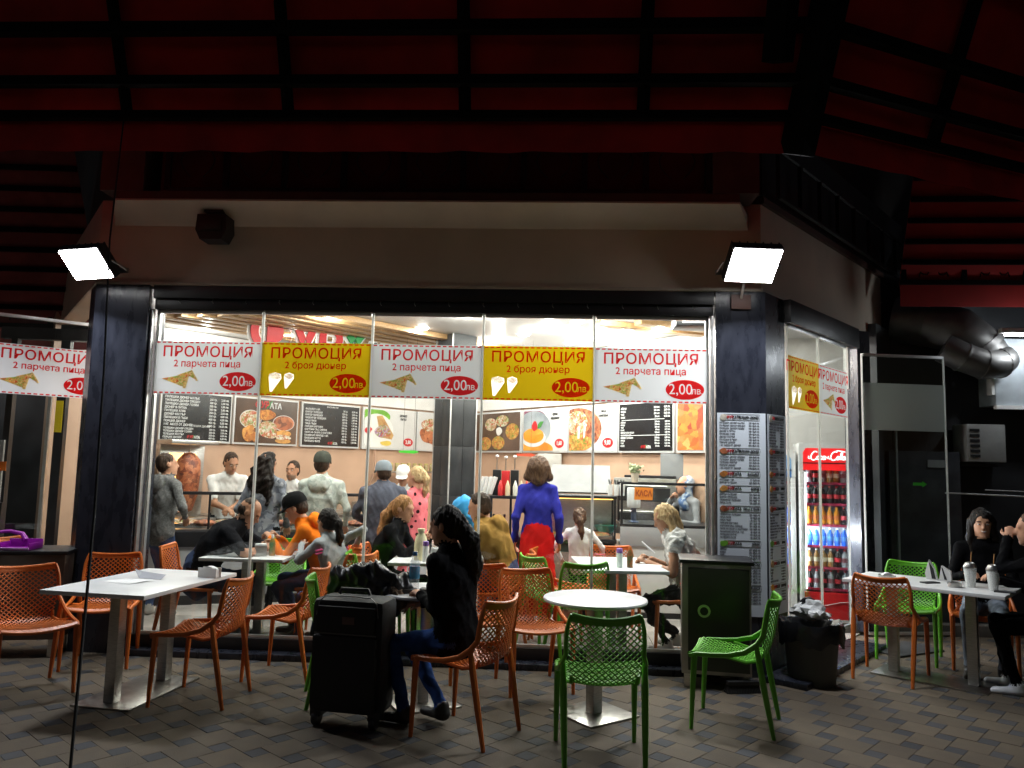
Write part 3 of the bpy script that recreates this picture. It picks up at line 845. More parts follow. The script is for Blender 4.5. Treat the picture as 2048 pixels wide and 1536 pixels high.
menu(t, w, rows_a, z1=.565, size=.038)
text('ТЕЛЕШКИ ДЮНЕР', .034, m_txt, t, w * .55, .195, -.034, sx=.9); menu(t, w, rows_b, z1=.175, size=.033); logo(t, w * .46, .055, .05)
t, w = board('brown picture board with the shop logo and assorted dishes', LW0, 51, 0, .97, m_bbrown)
logo(t, w * .5, .53, .12)
m_fa = food('fried_print', [(.55, .19, .03), (.30, .08, .02), (.75, .35, .08), (.5, .12, .02)], 30)
m_fb = food('meat_print', [(.16, .035, .018), (.42, .12, .05), (.6, .22, .10), (.09, .02, .015)], 26)
m_fc = food('salad_print', [(.7, .6, .45), (.5, .06, .03), (.16, .28, .04), (.8, .75, .65), (.45, .20, .06)], 40)
m_bun = M('bun_print', (.58, .28, .07), .5, var=.3, scale=20)
for (cx, cz, rx, rz_, mt) in ((.24, .33, .15, .115, m_fc), (.74, .30, .16, .10, m_fb)):
    part('oval_border', m_txt, t, lambda b: b.prism(ellipse(cx, cz, rx + .008, rz_ + .008), -.0345, -.032))
    part('dish_picture', mt, t, lambda b: b.prism(ellipse(cx, cz, rx, rz_), -.037, -.0348))
part('dish_picture', m_fa, t, lambda b: b.prism(blob(.47, .40, .12, .08, 4), -.0375, -.034))
part('dish_picture', m_fc, t, lambda b: b.prism(blob(.50, .20, .16, .11, 5), -.0385, -.034))
part('dish_picture', m_fa, t, lambda b: (b.prism(blob(.22, .14, .10, .10, 6), -.0378, -.034), b.prism(blob(.31, .10, .06, .07, 8), -.0382, -.038)))
part('burger_picture', m_bun, t, lambda b: (b.prism(blob(.74, .155, .12, .05, 7, amp=.05), -.0372, -.034), b.prism(blob(.74, .055, .12, .035, 9, amp=.05), -.0372, -.034)))
part('burger_filling', m_fc, t, lambda b: b.prism(blob(.74, .105, .125, .035, 10, amp=.08), -.0385, -.0373))
t, w = board('black price board between the brown picture board and the kebab picture', LW0, 51, 1.03, 2.04, m_board)
text('ФАЛАФЕЛИ', .034, m_txt, t, w * .5, .575, -.034)
menu(t, w, rows_c, z1=.55, size=.037); logo(t, w * .52, .05, .05)
def photo_board(label, p0, ang, s0, s1, pics, words, price, face=m_bwhite):
    t, w = board(label, p0, ang, s0, s1, face)
    for k_, (mt, poly) in enumerate(pics(w)):
        pic = part('dish_picture', mt, t, lambda b: b.prism(poly, -.0335 - .0006 * k_, -.0315))
    if words:
        text(words, .058, m_ink, t, w * .74, .51, -.034, sx=.8, bold=.0012, shear=.2)
    if price:
        part('price_oval', m_red, t, lambda b: b.prism(ellipse(w - .16, .12, .10, .065), -.035, -.0315))
        text(price, .08, m_txt, t, w - .16, .12, -.037, sx=.85, bold=.002)
    return t
m_veg = food('cabbage_print', [(.16, .03, .14), (.55, .40, .5), (.2, .3, .05), (.5, .05, .05)], 34)
m_bread = M('bread_print', (.55, .33, .12), .5, col2=(.32, .15, .05), scale=9)
m_gr = M('green_print', (.14, .35, .03), .5, var=.3, scale=6)
def half(cx, cz, rx, rz_):
    return [(x if x > .022 else .022, min(.603, max(.018, z))) for x, z in ellipse(cx, cz, rx, rz_, 40)]
photo_board('white board with a kebab in bread and a red price oval', LW0, 51, 2.10, 3.16,
    lambda w: [(m_gr, half(.22, .50, .30, .12)), (m_wallw, half(.26, .27, .33, .27)), (m_bread, [(.25, .50), (.36, .52), (.60, .22), (.56, .15), (.34, .18)]), (m_veg, blob(.38, .27, .14, .11, 3)), (m_red, blob(.1, .28, .07, .05, 2)), (M('corn_print', (.62, .45, .08), .5), blob(.45, .09, .12, .035, 6))], 'дюнер\nпитка', '3,80')
photo_board('white board with noodles at the end of the left wall', LW0, 51, 3.19, 3.95, lambda w: [(m_fb, blob(.3, .25, .24, .15, 12)), (m_fc, blob(.3, .42, .2, .12, 13))], '', '')
photo_board('brown board with five round pizzas behind the column', RW0, -51, -1.3, .04,
    lambda w: [(m_pizzab, ellipse(.40, .13, .17, .105)), (m_pizzab, ellipse(.76, .14, .17, .105)), (m_fc, ellipse(.55, .43, .16, .10)), (m_fc, ellipse(.86, .48, .17, .09)), (m_pizzab, ellipse(1.13, .31, .17, .125)), (m_wallw, blob(.78, .32, .07, .07, 4))], '', '', m_bbrown)
m_mel = M('melon_print', (.75, .27, .02), .4, var=.15, scale=4)
photo_board('white board with an orange cream dessert and a red price oval', RW0, -51, .10, 1.12,
    lambda w: [(M('dusk_print', (.20, .05, .10), .5), half(.2, .5, .34, .12)), (M('plate_print', (.20, .23, .26), .4, col2=(.42, .45, .47), scale=3), half(.26, .34, .40, .26)), (M('custard_print', (.78, .42, .06), .4, col2=(.70, .20, .02), scale=3), half(.20, .04, .52, .13)), (M('bowl_print', (.66, .66, .66), .4), half(.26, .20, .29, .13)), (m_mel, half(.26, .235, .25, .11)), (MATS['custard_print'], half(.26, .285, .21, .045)), (m_red, blob(.29, .375, .06, .08, 3)), (M('leaf_print', (.05, .22, .04), .5), [(.36, .33), (.44, .36), (.50, .44), (.42, .44), (.37, .40)])], 'крем\nкарамел', '1,60')
photo_board('white board with stretched pizza cheese and a red price oval', RW0, -51, 1.15, 2.11,
    lambda w: [(m_fb, half(.2, .31, .48, .29)), (m_pizzab, half(.18, .12, .32, .12)), (m_fc, half(.18, .40, .22, .16)), (m_wallw, [(.2, .18), (.24, .18), (.25, .33), (.21, .35)]), (m_wallw, [(.32, .18), (.35, .2), (.37, .36), (.33, .36)])], 'пица\nкампана', '9,80')
t, w = board('black price board on the right back wall above the cash desk', RW0, -51, 2.14, 3.08, m_board)
menu(t, w, rows_d[:4], z1=.565, size=.034)
part('rule_line', m_txt, t, lambda b: (b.box((w * .46, -.033, .40), (w * .78, .002, .006)), b.box((w * .5, -.033, .205), (w * .72, .002, .006))))
menu(t, w, rows_d + rows_c[:2], z1=.385, size=.029); menu(t, w, rows_d[:4], z1=.19, size=.030); logo(t, w * .52, .06, .05)
photo_board('picture board of glazed roast meat at the right end of the back wall', RW0, -51, 3.12, 3.55, lambda w: [(food('roast_print', [(.5, .07, .01), (.75, .22, .03), (.25, .03, .01), (.7, .35, .1)], 14), rect(.022, .02, w - .022, .60))], '', '')

# big shop sign half hidden behind the banners
sg = thing('shop_sign', 'large red and green logo letters hanging behind the second banner', 'sign', (-3.42, 8.66, 2.78), R(38))
for s, x, c, sz, z in (('Ф', .05, m_red, .62, .12), ('У', .46, m_red, .56, .10), ('Р', .78, m_red, .52, .06), ('Х', 1.10, MATS['logo_green'], .56, .08), ('А', 1.36, m_ink, .36, 0), ('Т', 1.60, m_ink, .34, 0), ('А', 1.80, m_ink, .34, 0)):
    text(s, sz, m_white, sg, x + .1, z + .14, .02, bold=.045, ext=.01, name='letter_outline')
    text(s, sz, c, sg, x + .1, z + .14, -.02, bold=.018, ext=.012, name='letter')

# ================================================================== PRICE LIST ON THE PILLAR
m_blue_paper = M('price_list_paper', (.74, .80, .88), .4, var=.04, scale=2)
def price_list(label, loc, rz, w, h, light=1):
    t = thing('price_list', label, 'poster', loc, rz)
    part('sheet', m_blue_paper, t, lambda b: b.box((w / 2, 0, h / 2), (w, .004, h)))
    z = h - .035
    secs = [('ПИЛЕШКИ ДЮНЕР', rows_a), ('ТЕЛЕШКИ ДЮНЕР', rows_b), ('ФАЛАФЕЛ', rows_c[:2]), ('БУРГЕР', rows_c[1:5]), ('ПИЦА И ПИЛЕ', rows_c[3:12]), ('АЙРАН', rows_d[:4]), ('НАПИТКИ', rows_d), ('ДЕСЕРТИ', rows_d[:4])]
    ex = [m_wrap, m_fb, m_fa, m_bun, m_fb, m_gr, m_bread, m_mel]
    for (ti, rows), em in zip(secs, ex):
        if z < .08:
            break
        part('section_frame', m_ink, t, lambda b: b.tube([(.05, -.003, z - .024), (w - .05, -.003, z - .024), (w - .045, -.003, z), (w - .05, -.003, z + .024), (.05, -.003, z + .024)], .0013, 4))
        part('section_picture', em, t, lambda b: b.prism(blob(.05, z, .03, .024, int(z * 50)), -.006, -.003))
        text('ФУР', .032, m_red, t, .105, z, -.005, sx=.85, bold=.0015, name='logo_lettering'); text('ХАТА', .032, m_ink, t, .155, z, -.005, sx=.8, bold=.0015, name='logo_lettering')
        text(ti, .024, m_ink, t, w - .055, z, -.005, align='RIGHT', sx=.75, bold=.0012, name='section_title')
        z -= .034
        ps = .0225
        menu(t, w, rows, z1=z, size=.0175, pitch=ps, mat=M('grey_ink', (.10, .10, .12), .6), y=-.0035, x0=.018)
        z -= ps * len(rows) + .036
    return t
price_list('pale blue price list on the front of the right pillar', (1.335, 6.294, .46), 0, .385, 1.60)
price_list('shaded price list on the angled side of the right pillar', (1.742, 6.308, .46), R(51), .355, 1.60)

# ================================================================== CHAIRS
PROF = [(-.240, .436, .222), (-.225, .449, .226), (-.12, .440, .224), (.02, .424, .208), (.10, .416, .178), (.165, .422, .165), (.205, .450, .172), (.232, .50, .190), (.255, .58, .203), (.272, .67, .206), (.285, .75, .201), (.296, .805, .190)]
_len = [0]
for _a, _b in zip(PROF[:-1], PROF[1:]):
    _len.append(_len[-1] + math.hypot(_b[0] - _a[0], _b[1] - _a[1]))
TOT = _len[-1]
def shell(u, v):
    """u -1..1 across, v 0..1 from seat front to top of the back"""
    s = v * TOT
    i = max(k for k in range(len(_len) - 1) if _len[k] <= s + 1e-9)
    t = (s - _len[i]) / (_len[i + 1] - _len[i])
    def cr(c):
        p = [PROF[max(0, i - 1)][c], PROF[i][c], PROF[i + 1][c], PROF[min(len(PROF) - 1, i + 2)][c]]
        return .5 * (2 * p[1] + (p[2] - p[0]) * t + (2 * p[0] - 5 * p[1] + 4 * p[2] - p[3]) * t * t + (3 * p[1] - p[0] - 3 * p[2] + p[3]) * t ** 3)
    y, z, w = cr(0), cr(1), cr(2)
    bk = min(1, max(0, (v - .52) / .2))
    y -= bk * .055 * u * u
    z += (1 - bk) * .016 * u * u
    if v > .85:
        k = (v - .85) / .15
        z += k * (.018 * u * u - .012)
        w *= 1 - .05 * k * k
    if v < .1:
        z -= .010 * (1 - v / .1) * (1 - u * u)
    return Vector((u * w, y, z))
def lattice(v0, v1, nu, nv):
    vs = {}; edges = set()
    def P(i, j):
        return (i / nu * 2 - 1, v0 + (v1 - v0) * j / nv)
    for i in range(nu + 1):
        for j in range(nv + 1):
            if (i + j) % 2 == 0:
                for di in (-1, 1):
                    if 0 <= i + di <= nu and j + 1 <= nv:
                        edges.add(((i, j), (i + di, j + 1)))
    b = MB()
    for (a, c) in edges:
        ua, va = P(*a); uc, vc = P(*c)
        p, q = shell(ua, va), shell(uc, vc)
        um, vm = (ua + uc) / 2, (va + vc) / 2
        e = .01
        n = (shell(min(1, um + e), vm) - shell(max(-1, um - e), vm)).cross(shell(um, min(1, vm + e)) - shell(um, max(0, vm - e))).normalized()
        d = (q - p).normalized(); s = d.cross(n).normalized() * .0034; h = n * .0030
        p, q = p - d * .002, q + d * .002
        b.add([p - s - h, p + s - h, p + s + h, p - s + h, q - s - h, q + s - h, q + s + h, q - s + h],
              [(0, 1, 5, 4), (1, 2, 6, 5), (2, 3, 7, 6), (3, 0, 4, 7)])
    return b
seat_b = lattice(.035, .50, 22, 22)
back_b = lattice(.50, .985, 22, 24)
# solid front lip and top lip
def lip(b, va, vb, n=20):
    g = [[shell(-1 + 2 * i / n, v) for i in range(n + 1)] for v in (va, vb)]
    nn = Vector((0, -.004, .004))
    vs = [p + nn for p in g[0]] + [p + nn for p in g[1]] + [p - nn for p in g[0]] + [p - nn for p in g[1]]
    m = n + 1; fs = []
    for i in range(n):
        fs += [(i, i + 1, m + i + 1, m + i), (2 * m + i, 3 * m + i, 3 * m + i + 1, 2 * m + i + 1), (i, 2 * m + i, 2 * m + i + 1, i + 1), (m + i, m + i + 1, 3 * m + i + 1, 3 * m + i)]
    b.add(vs, fs)
lip(seat_b, .0, .045); lip(back_b, .955, 1.0)
def rim_path(s):
    pts = [shell(s, 1.0), shell(s, .96), shell(s, .90), shell(s, .82), shell(s, .74)]
    pts = [p + Vector((s * .006, 0, 0)) for p in pts]
    pts += [Vector((s * .226, .170, .545)), Vector((s * .238, .10, .495)), Vector((s * .242, 0, .468)), Vector((s * .240, -.10, .458)), Vector((s * .236, -.19, .455)), Vector((s * .226, -.238, .440))]
    return pts
frame_b = MB()
for s in (-1, 1):
    frame_b.tube(rim_path(s), [.010, .013, .015, .016, .017, .018, .017, .016, .015, .014, .012], 8, flat=.8)
    frame_b.tube([shell(s * .98, .60), shell(s * 1.0, .52) + Vector((s * .012, 0, -.004)), shell(s, .42) + Vector((s * .02, 0, -.004)), Vector((s * .225, -.02, .455))], [.010, .012, .012, .010], 6)
frame_b.tube([shell(-1 + 2 * i / 16, 1.0) for i in range(17)], .011, 8)
frame_b.tube([shell(-1 + 2 * i / 16, .0) for i in range(17)], .011, 8)
CH_ME = {}
for nm, mt in (('orange', m_orange), ('green', m_green)):
    d = {'seat': seat_b.mesh('seat', mt, smooth=False, fix=False), 'backrest': back_b.mesh('backrest', mt, smooth=False, fix=False), 'frame': frame_b.mesh('frame', mt)}
    for s in (-1, 1):
        d['front', s] = MB().tube([(s * .226, -.205, .452), (s * .228, -.212, .30), (s * .230, -.225, 0.001)], [.020, .018, .0125], 8).mesh('leg', mt)
        d['rear', s] = MB().tube([(s * .222, .165, .545), (s * .220, .185, .42), (s * .216, .225, .2), (s * .212, .262, 0.001)], [.014, .020, .018, .0125], 8).mesh('leg', mt)
    CH_ME[nm] = d
def chair(colour, loc, face, label, group='plastic lattice chairs'):
    t = thing('chair', label, 'chair', (loc[0], loc[1], loc[2] if len(loc) > 2 else 0), R(face + 90), group)
    d = CH_ME[colour]
    for k in ('seat', 'backrest', 'frame'):
        link(k, d[k], t)
    for k in (('front', -1), ('front', 1), ('rear', -1), ('rear', 1)):
        link('leg', d[k], t)
    return t
IN = .012
chair('orange', (-3.52, 5.23), -42, 'orange lattice chair at the far left, cut by the picture edge')
chair('orange', (-3.46, 6.00), -72, 'orange lattice chair facing us behind the left table, before the left pillar')
chair('orange', (-2.32, 5.23), 178, 'orange lattice chair turned left at the near right side of the left table')
chair('orange', (-1.96, 5.86), 176, 'orange lattice chair turned left outside, just left of the green chair with the jacket')
chair('green', (-1.36, 5.36), 18, 'green lattice chair behind the suitcase with a black leather jacket on it')
chair('orange', (-.49, 4.79), 154, 'orange lattice chair under the woman in the black sweater')
chair('orange', (-.10, 5.80), -72, 'empty orange lattice chair facing us left of the front round table')
chair('orange', (-.50, 6.0), -82, 'orange lattice chair half hidden behind the woman in the black sweater')
chair('green', (.30, 4.51), 93, 'dark-looking green lattice chair with its back to us, nearest of all')
chair('green', (1.19, 5.17), 160, 'green lattice chair turned left in front of the litter cabinet')
chair('orange', (2.72, 6.46), 54, 'orange lattice chair with its back to us at the right table')
chair('green', (3.17, 7.12), -122, 'bright green lattice chair on the far side of the right table')
chair('orange', (3.66, 6.86), -115, 'orange lattice chair under the smiling woman')
chair('green', (3.84, 6.02), 150, 'green lattice chair at the right picture edge under the seated person')
chair('orange', (-3.15, 6.85, IN), 8, 'orange lattice chair inside behind the left jamb, under the man in black')
chair('green', (-2.62, 7.45, IN), -90, 'green lattice chair inside on the far side of the bald man\'s table')
chair('orange', (-2.02, 7.12, IN), 186, 'orange lattice chair inside under the man in the orange hoodie')
chair('orange', (-1.80, 6.74, IN), 152, 'orange lattice chair inside under the girl with the ponytail')
chair('green', (-1.45, 6.72, IN), 20, 'green lattice chair inside between the ponytail girl and the milk-bottle table')
chair('orange', (-1.56, 7.25, IN), -15, 'orange lattice chair inside under the ginger-haired woman')
chair('orange', (-.42, 7.08, IN), 175, 'orange lattice chair inside under the man in the mustard hoodie')
chair('green', (.05, 6.95, IN), 35, 'green lattice chair inside just right of the man in the mustard hoodie')
chair('orange', (.12, 7.38, IN), -10, 'orange lattice chair inside behind the two green chairs')
chair('green', (.22, 6.66, IN), 110, 'green lattice chair inside at the near end of the right inner table')
chair('orange', (1.17, 7.0, IN), 172, 'orange lattice chair inside under the woman in the fur vest')
chair('orange', (.62, 7.62, IN), -90, 'orange lattice chair inside beyond the right inner table')
chair('orange', (-4.95, 7.05), -30, 'orange lattice chair behind the low cabinet at the left edge')

# ================================================================== TABLES
def rect_table(label, loc, rz, w, l, two=True, h=.745):
    t = thing('table', label, 'table', (loc[0], loc[1], loc[2] if len(loc) > 2 else 0), rz, 'white café tables')
    part('tabletop', m_wpl, t, lambda b: b.box((0, 0, h - .014), (w, l, .028), .005))
    part('base_plate', m_steel, t, lambda b: b.box((0, 0, .006), (min(.42, w * .6), l * .72 if two else .42, .012), .003))
    for s in ((-1, 1) if two else (0,)):
        part('column', m_steel, t, lambda b: b.box((0, s * l * .25, h / 2 - .01), (.075, .075, h - .045), .006))
    part('top_bracket', m_black, t, lambda b: b.box((0, 0, h - .035), (.3, l * .7 if two else .3, .012)))
    return t
rect_table('white rectangular table with a napkin stand in the left foreground', (-2.78, 5.32), R(-7.5), .74, 1.08)
rect_table('white rectangular table with two milkshakes at the right', (3.04, 6.44), R(50.4), .66, 1.14)
rect_table('white inner table between the man in black and the man in the orange hoodie', (-2.62, 6.88, IN), R(2), .72, .72)
rect_table('white inner table with the milk bottle behind the woman in the black sweater', (-.98, 6.95, IN), R(3), .80, .72)
rect_table('white inner table with sauce bottles before the woman in the fur vest', (.60, 6.98, IN), R(6), .70, .95)
def round_table(label, loc, r, rz):
    t = thing('table', label, 'table', (loc[0], loc[1], 0), rz, 'white café tables')
    part('tabletop', m_wpl, t, lambda b: b.lathe([(.001, .715), (r - .02, .715), (r - .004, .72), (r, .728), (r - .003, .738), (r - .012, .742), (.001, .742)], 48))
    part('base_plate', m_steel, t, lambda b: b.box((0, 0, .006), (.42, .42, .012), .003))
    part('column', m_steel, t, lambda b: b.box((0, 0, .36), (.078, .078, .70), .006))
    part('top_bracket', m_black, t, lambda b: b.box((0, 0, .706), (.28, .28, .014)))
    return t
round_table('white round table with a water bottle beside the woman in the black sweater', (-.84, 5.33), .33, R(30))
round_table('empty white round table in the foreground behind the nearest green chair', (.31, 5.24), .345, R(38))

# ================================================================== THINGS ON THE TABLES
m_paper = M('napkin_paper', (.76, .77, .78), .7, var=.05, scale=10)
m_cl = M('clear_plastic', (.85, .9, .92), .08, var=.02, trans=.0, alpha=.28)
m_blue_b = M('blue_bottle_film', (.06, .26, .42), .15, var=.15, alpha=.8)
def bottle(name, label, loc, prof, mat, cap=None, capz=0, band=None):
    t = thing(name, label, name.split('_')[-1], loc)
    part('body', mat, t, lambda b: b.lathe(prof, 20))
    if cap:
        part('cap', cap[0], t, lambda b: b.lathe([(.001, capz), (cap[1], capz), (cap[1], capz + cap[2]), (cap[1] * .85, capz + cap[2] + .004), (.001, capz + cap[2] + .004)], 16))
    if band:
        part('label_band', band[0], t, lambda b: b.lathe([(band[1], band[2]), (band[1] + .0012, band[2]), (band[1] + .0012, band[3]), (band[1], band[3])], 20))
    return t
TZ = .744; TI = .745 + IN
nap = thing('napkin_holder', 'small white napkin stand on the left foreground table', 'napkin holder', (-2.44, 5.55, TZ), R(-12))
part('front_plate', m_white, nap, lambda b: b.prism([(-.075, 0), (.075, 0), (.075, .07), (-.075, .07)], -.03, -.026))
part('back_plate', m_white, nap, lambda b: b.prism([(-.075, 0), (.075, 0), (.075, .07), (-.075, .07)], .026, .03))
part('napkins', m_paper, nap, lambda b: b.prism([(-.07, .004)] + [(-.06 + .012 * k, .058 + .022 * math.sin(k / 10 * math.pi)) for k in range(11)] + [(.07, .004)], -.022, .022))
o = part('napkin', m_paper, None, lambda b: b.add([(-3.06, 5.22, TZ + .002), (-2.80, 5.14, TZ + .004), (-2.72, 5.30, TZ + .012), (-2.95, 5.36, TZ + .004), (-2.9, 5.24, TZ + .014)], [(0, 1, 4), (1, 2, 4), (2, 3, 4), (3, 0, 4)], 0)); tag(o, 'crumpled white napkin lying on the left foreground table', 'napkin')
o = part('receipt', M('grey_card', (.34, .35, .40), .6, var=.1), None, lambda b: b.add([(-2.88, 5.40, TZ + .003), (-2.70, 5.36, TZ + .003), (-2.70, 5.43, TZ + .028), (-2.90, 5.48, TZ + .04), (-2.93, 5.43, TZ + .06)], [(0, 1, 2, 3), (0, 3, 4)])); tag(o, 'curled grey paper slip lying on the left foreground table', 'paper slip')
bottle('water_bottle', 'blue-labelled plastic water bottle on the round table', (-.90, 5.24, TZ), [(.001, 0), (.032, 0), (.034, .02), (.034, .11), (.032, .13), (.036, .15), (.033, .19), (.016, .225), (.014, .235)], m_cl, (M('blue_cap', (.03, .14, .3), .4), .016, .022), .235, (m_blue_b, .0352, .085, .165))
for k, (x, y, a, nm, lb) in enumerate(((-.93, 5.17, 12, 'wallet', 'black wallet lying flat by the water bottle'), (-.76, 5.20, -8, 'wallet', 'larger black folded wallet beside the water bottle, nearer the woman'))):
    o = part(nm, m_blackp, None, lambda b: b.box((x, y, TZ + .014), (.13 + .06 * k, .085, .026), .006, rz=R(a))); tag(o, lb, 'wallet')
# table of the bald man
nh = thing('napkin_holder', 'steel napkin holder between the man in black and the glass', 'napkin holder', (-2.52, 6.74, TI), R(25))
part('plates', m_steel, nh, lambda b: (b.box((0, -.03, .045), (.10, .003, .09)), b.box((0, .03, .045), (.10, .003, .09)), b.box((0, 0, .003), (.10, .06, .004))))
part('napkins', m_paper, nh, lambda b: b.box((0, 0, .055), (.094, .05, .105), .008))
bottle('sauce_bottle', 'green and orange sauce bottle by the man in black', (-2.44, 6.80, TI), [(.001, 0), (.026, 0), (.027, .1), (.02, .13), (.012, .15)], M('green_sauce', (.06, .16, .04), .3, var=.3, scale=14, col2=(.5, .22, .05)), (m_white, .012, .03), .15)
# milk bottle table
bottle('milk_bottle', 'large cream-coloured bottle on the inner table behind the woman in black', (-1.12, 6.80, TI), [(.001, 0), (.055, 0), (.058, .03), (.058, .14), (.05, .19), (.028, .225), (.026, .245), (.034, .247), (.034, .27), (.001, .27)], M('cream_plastic', (.72, .66, .42), .35, var=.08))
bottle('spray_bottle', 'white shaker bottle with a purple cap in front of the milk bottle', (-1.06, 6.70, TI), [(.001, 0), (.026, 0), (.027, .02), (.027, .12), (.02, .135)], m_white, (M('purple_cap', (.26, .13, .45), .4), .025, .034), .135)
bottle('sauce_bottle', 'dark patterned sauce bottle on the milk-bottle table', (-.90, 6.74, TI), [(.001, 0), (.026, 0), (.030, .04), (.026, .09), (.030, .13), (.012, .16)], food('sauce_label', [(.05, .06, .03), (.2, .2, .05), (.35, .28, .1), (.03, .03, .02)], 40), (m_white, .012, .02), .16)
nh = thing('napkin_holder', 'white napkins fanned in a stand on the milk-bottle table', 'napkin holder', (-.98, 6.72, TI), R(-20))
part('stand', m_steel, nh, lambda b: b.box((0, 0, .02), (.1, .05, .04)))
part('napkins', m_paper, nh, lambda b: [b.prism([(-.045, .02), (.045, .02), (.05 + .006 * k, .10), (-.03 + .012 * k, .12)], -.02 + k * .012, -.014 + k * .012) for k in range(4)])
for x, y, s in ((-1.02, 7.02, 1), (-.72, 7.0, 0)):
    c = thing('milkshake', 'clear cup of %s on the milk-bottle table' % ('pink shake' if s else 'white cream by the mustard hoodie'), 'cup', (x, y, TI))
    part('cup', m_cl, c, lambda b: b.lathe([(.001, 0), (.03, 0), (.042, .13), (.041, .13), (.029, .004), (.001, .004)], 18))
    part('drink', M('pink_shake', (.75, .5, .48), .5) if s else M('white_cream', (.75, .72, .66), .6), c, lambda b: b.lathe([(.001, .005), (.028, .005), (.039, .12), (.035, .15), (.015, .17), (.001, .175)], 16))
# fur-vest woman's table
bottle('shaker_bottle', 'white shaker with a lilac cap on the right inner table', (.60, 6.72, TI), [(.001, 0), (.026, 0), (.027, .02), (.027, .11), (.022, .12)], M('mint_white', (.62, .70, .66), .4), (MATS['purple_cap'], .026, .034), .12)
bottle('sauce_bottle', 'brown sauce bottle with an orange cap on the right inner table', (.69, 6.74, TI), [(.001, 0), (.025, 0), (.026, .08), (.028, .11), (.012, .145)], food('sauce_label2', [(.10, .05, .02), (.4, .12, .02), (.06, .12, .03), (.25, .06, .02)], 40), (M('orange_cap', (.6, .16, .02), .4), .013, .022), .145)
o = part('napkin', m_paper, None, lambda b: b.add([(.80, 6.86, TI + .001), (.98, 6.84, TI + .002), (.97, 6.95, TI + .01), (.82, 6.98, TI + .002)], [(0, 1, 2, 3)])); tag(o, 'white napkin lying flat on the right inner table', 'napkin')
# right outdoor table
for x, y, lb in ((3.26, 6.26, 'milkshake cup with an orange straw before the smiling woman'), (3.36, 6.13, 'milkshake cup half hidden by the arm of the person at the right edge')):
    c = thing('milkshake', lb, 'cup', (x, y, TZ))
    part('cup', m_cl, c, lambda b: b.lathe([(.001, 0), (.032, 0), (.047, .15), (.046, .15), (.031, .004), (.001, .004)], 18))
    part('drink', MATS['white_cream'], c, lambda b: b.lathe([(.001, .005), (.031, .005), (.044, .135), (.001, .14)], 16))
    part('lid', m_steel, c, lambda b: b.lathe([(.048, .148), (.048, .158), (.034, .185), (.012, .195), (.001, .196)], 18))
    part('straw', M('orange_straw', (.55, .27, .10), .5), c, lambda b: b.tube([(0, 0, .12), (.012, -.005, .27)], .004, 6))
bag = thing('paper_bag', 'black and white patterned paper bag standing on the right table', 'bag', (3.20, 6.62, TZ), R(-35))
part('bag_body', M('bag_white', (.6, .6, .6), .6, var=.05), bag, lambda b: (b.prism([(-.09, 0), (-.01, 0), (-.03, .09), (-.07, .16), (-.10, .05)], -.03, .02), b.prism([(.0, 0), (.09, 0), (.085, .08), (.02, .12)], -.02, .03)))
part('printed_panel', m_ink, bag, lambda b: (b.prism([(-.05, .01), (-.02, .01), (-.035, .09), (-.07, .15)], -.033, -.031), b.prism([(.04, .01), (.06, .01), (.03, .10), (.02, .11)], -.023, -.021)))
ash = thing('ashtray', 'small steel ashtray by the milkshakes on the right table', 'ashtray', (3.13, 6.24, TZ))
part('bowl', m_steel, ash, lambda b: b.lathe([(.04, 0), (.05, .004), (.052, .035), (.048, .035), (.044, .01), (.001, .008)], 18))
for x, y, a, lb in ((3.03, 6.42, 20, 'dark smartphone lying on the right table behind the ashtray'), (3.38, 6.02, -30, 'dark smartphone at the near corner of the right table')):
    o = part('smartphone', m_blackp, None, lambda b: b.box((x, y, TZ + .006), (.14, .07, .01), .003, rz=R(a))); tag(o, lb, 'smartphone')
as2 = thing('ashtray', 'glass ashtray with a paper tissue left on the right table', 'ashtray', (2.78, 6.62, TZ))
part('bowl', m_steel, as2, lambda b: b.lathe([(.05, 0), (.065, .005), (.067, .03), (.062, .03), (.055, .01), (.001, .008)], 18))
part('tissue', m_paper, as2, lambda b: b.prism(blob(0, .03, .035, .02, 3), -.02, .02))

# ================================================================== SUITCASE AND JACKET
m_case = M('black_nylon', (.010, .010, .012), .7, var=.4, scale=60, bump=.2, bscale=300)
su = thing('suitcase', 'large black soft suitcase standing beside the woman in the black sweater', 'suitcase', (-1.20, 4.88, 0), R(-9))
def case(b):
    b.box((0, 0, .42), (.47, .26, .68), .05)
part('shell', m_case, su, case)
part('front_pocket', m_case, su, lambda b: b.box((0, -.14, .33), (.41, .05, .44), .02))
part('upper_pocket', m_case, su, lambda b: b.box((0, -.135, .64), (.38, .03, .16), .012))
part('piping', M('piping_grey', (.16, .16, .17), .35), su, lambda b: b.tube([(-.20, -.125, .66)] + [(-.185 + .0, -.125, .74)] + [(-.15, -.128, .775), (0, -.13, .782), (.15, -.128, .775), (.188, -.125, .74), (.20, -.125, .66)], .0035, 5))
part('zip', M('zip_grey', (.10, .10, .10), .4, .5), su, lambda b: b.box((0, -.15, .558), (.40, .004, .008)))
part('handle', m_blackp, su, lambda b: b.tube([(-.10, -.02, .775), (-.09, -.02, .805), (.09, -.02, .805), (.10, -.02, .775)], .012, 8))
part('name_tag', M('tag_brown', (.10, .05, .045), .5), su, lambda b: b.box((.02, -.153, .64), (.08, .005, .045), .002))
for s in (-1, 1):
    part('wheel', m_blackp, su, lambda b: b.add(*(lambda q: (q.v, q.f))(MB().lathe([(.012, -.02), (.042, -.02), (.045, -.01), (.045, .01), (.042, .02), (.012, .02)], 16)), 0, Matrix.Translation((s * .185, -.09, .046)) @ Matrix.Rotation(R(90), 4, 'Y')))
    part('wheel_housing', m_blackp, su, lambda b: b.box((s * .185, -.06, .09), (.07, .12, .07), .01))

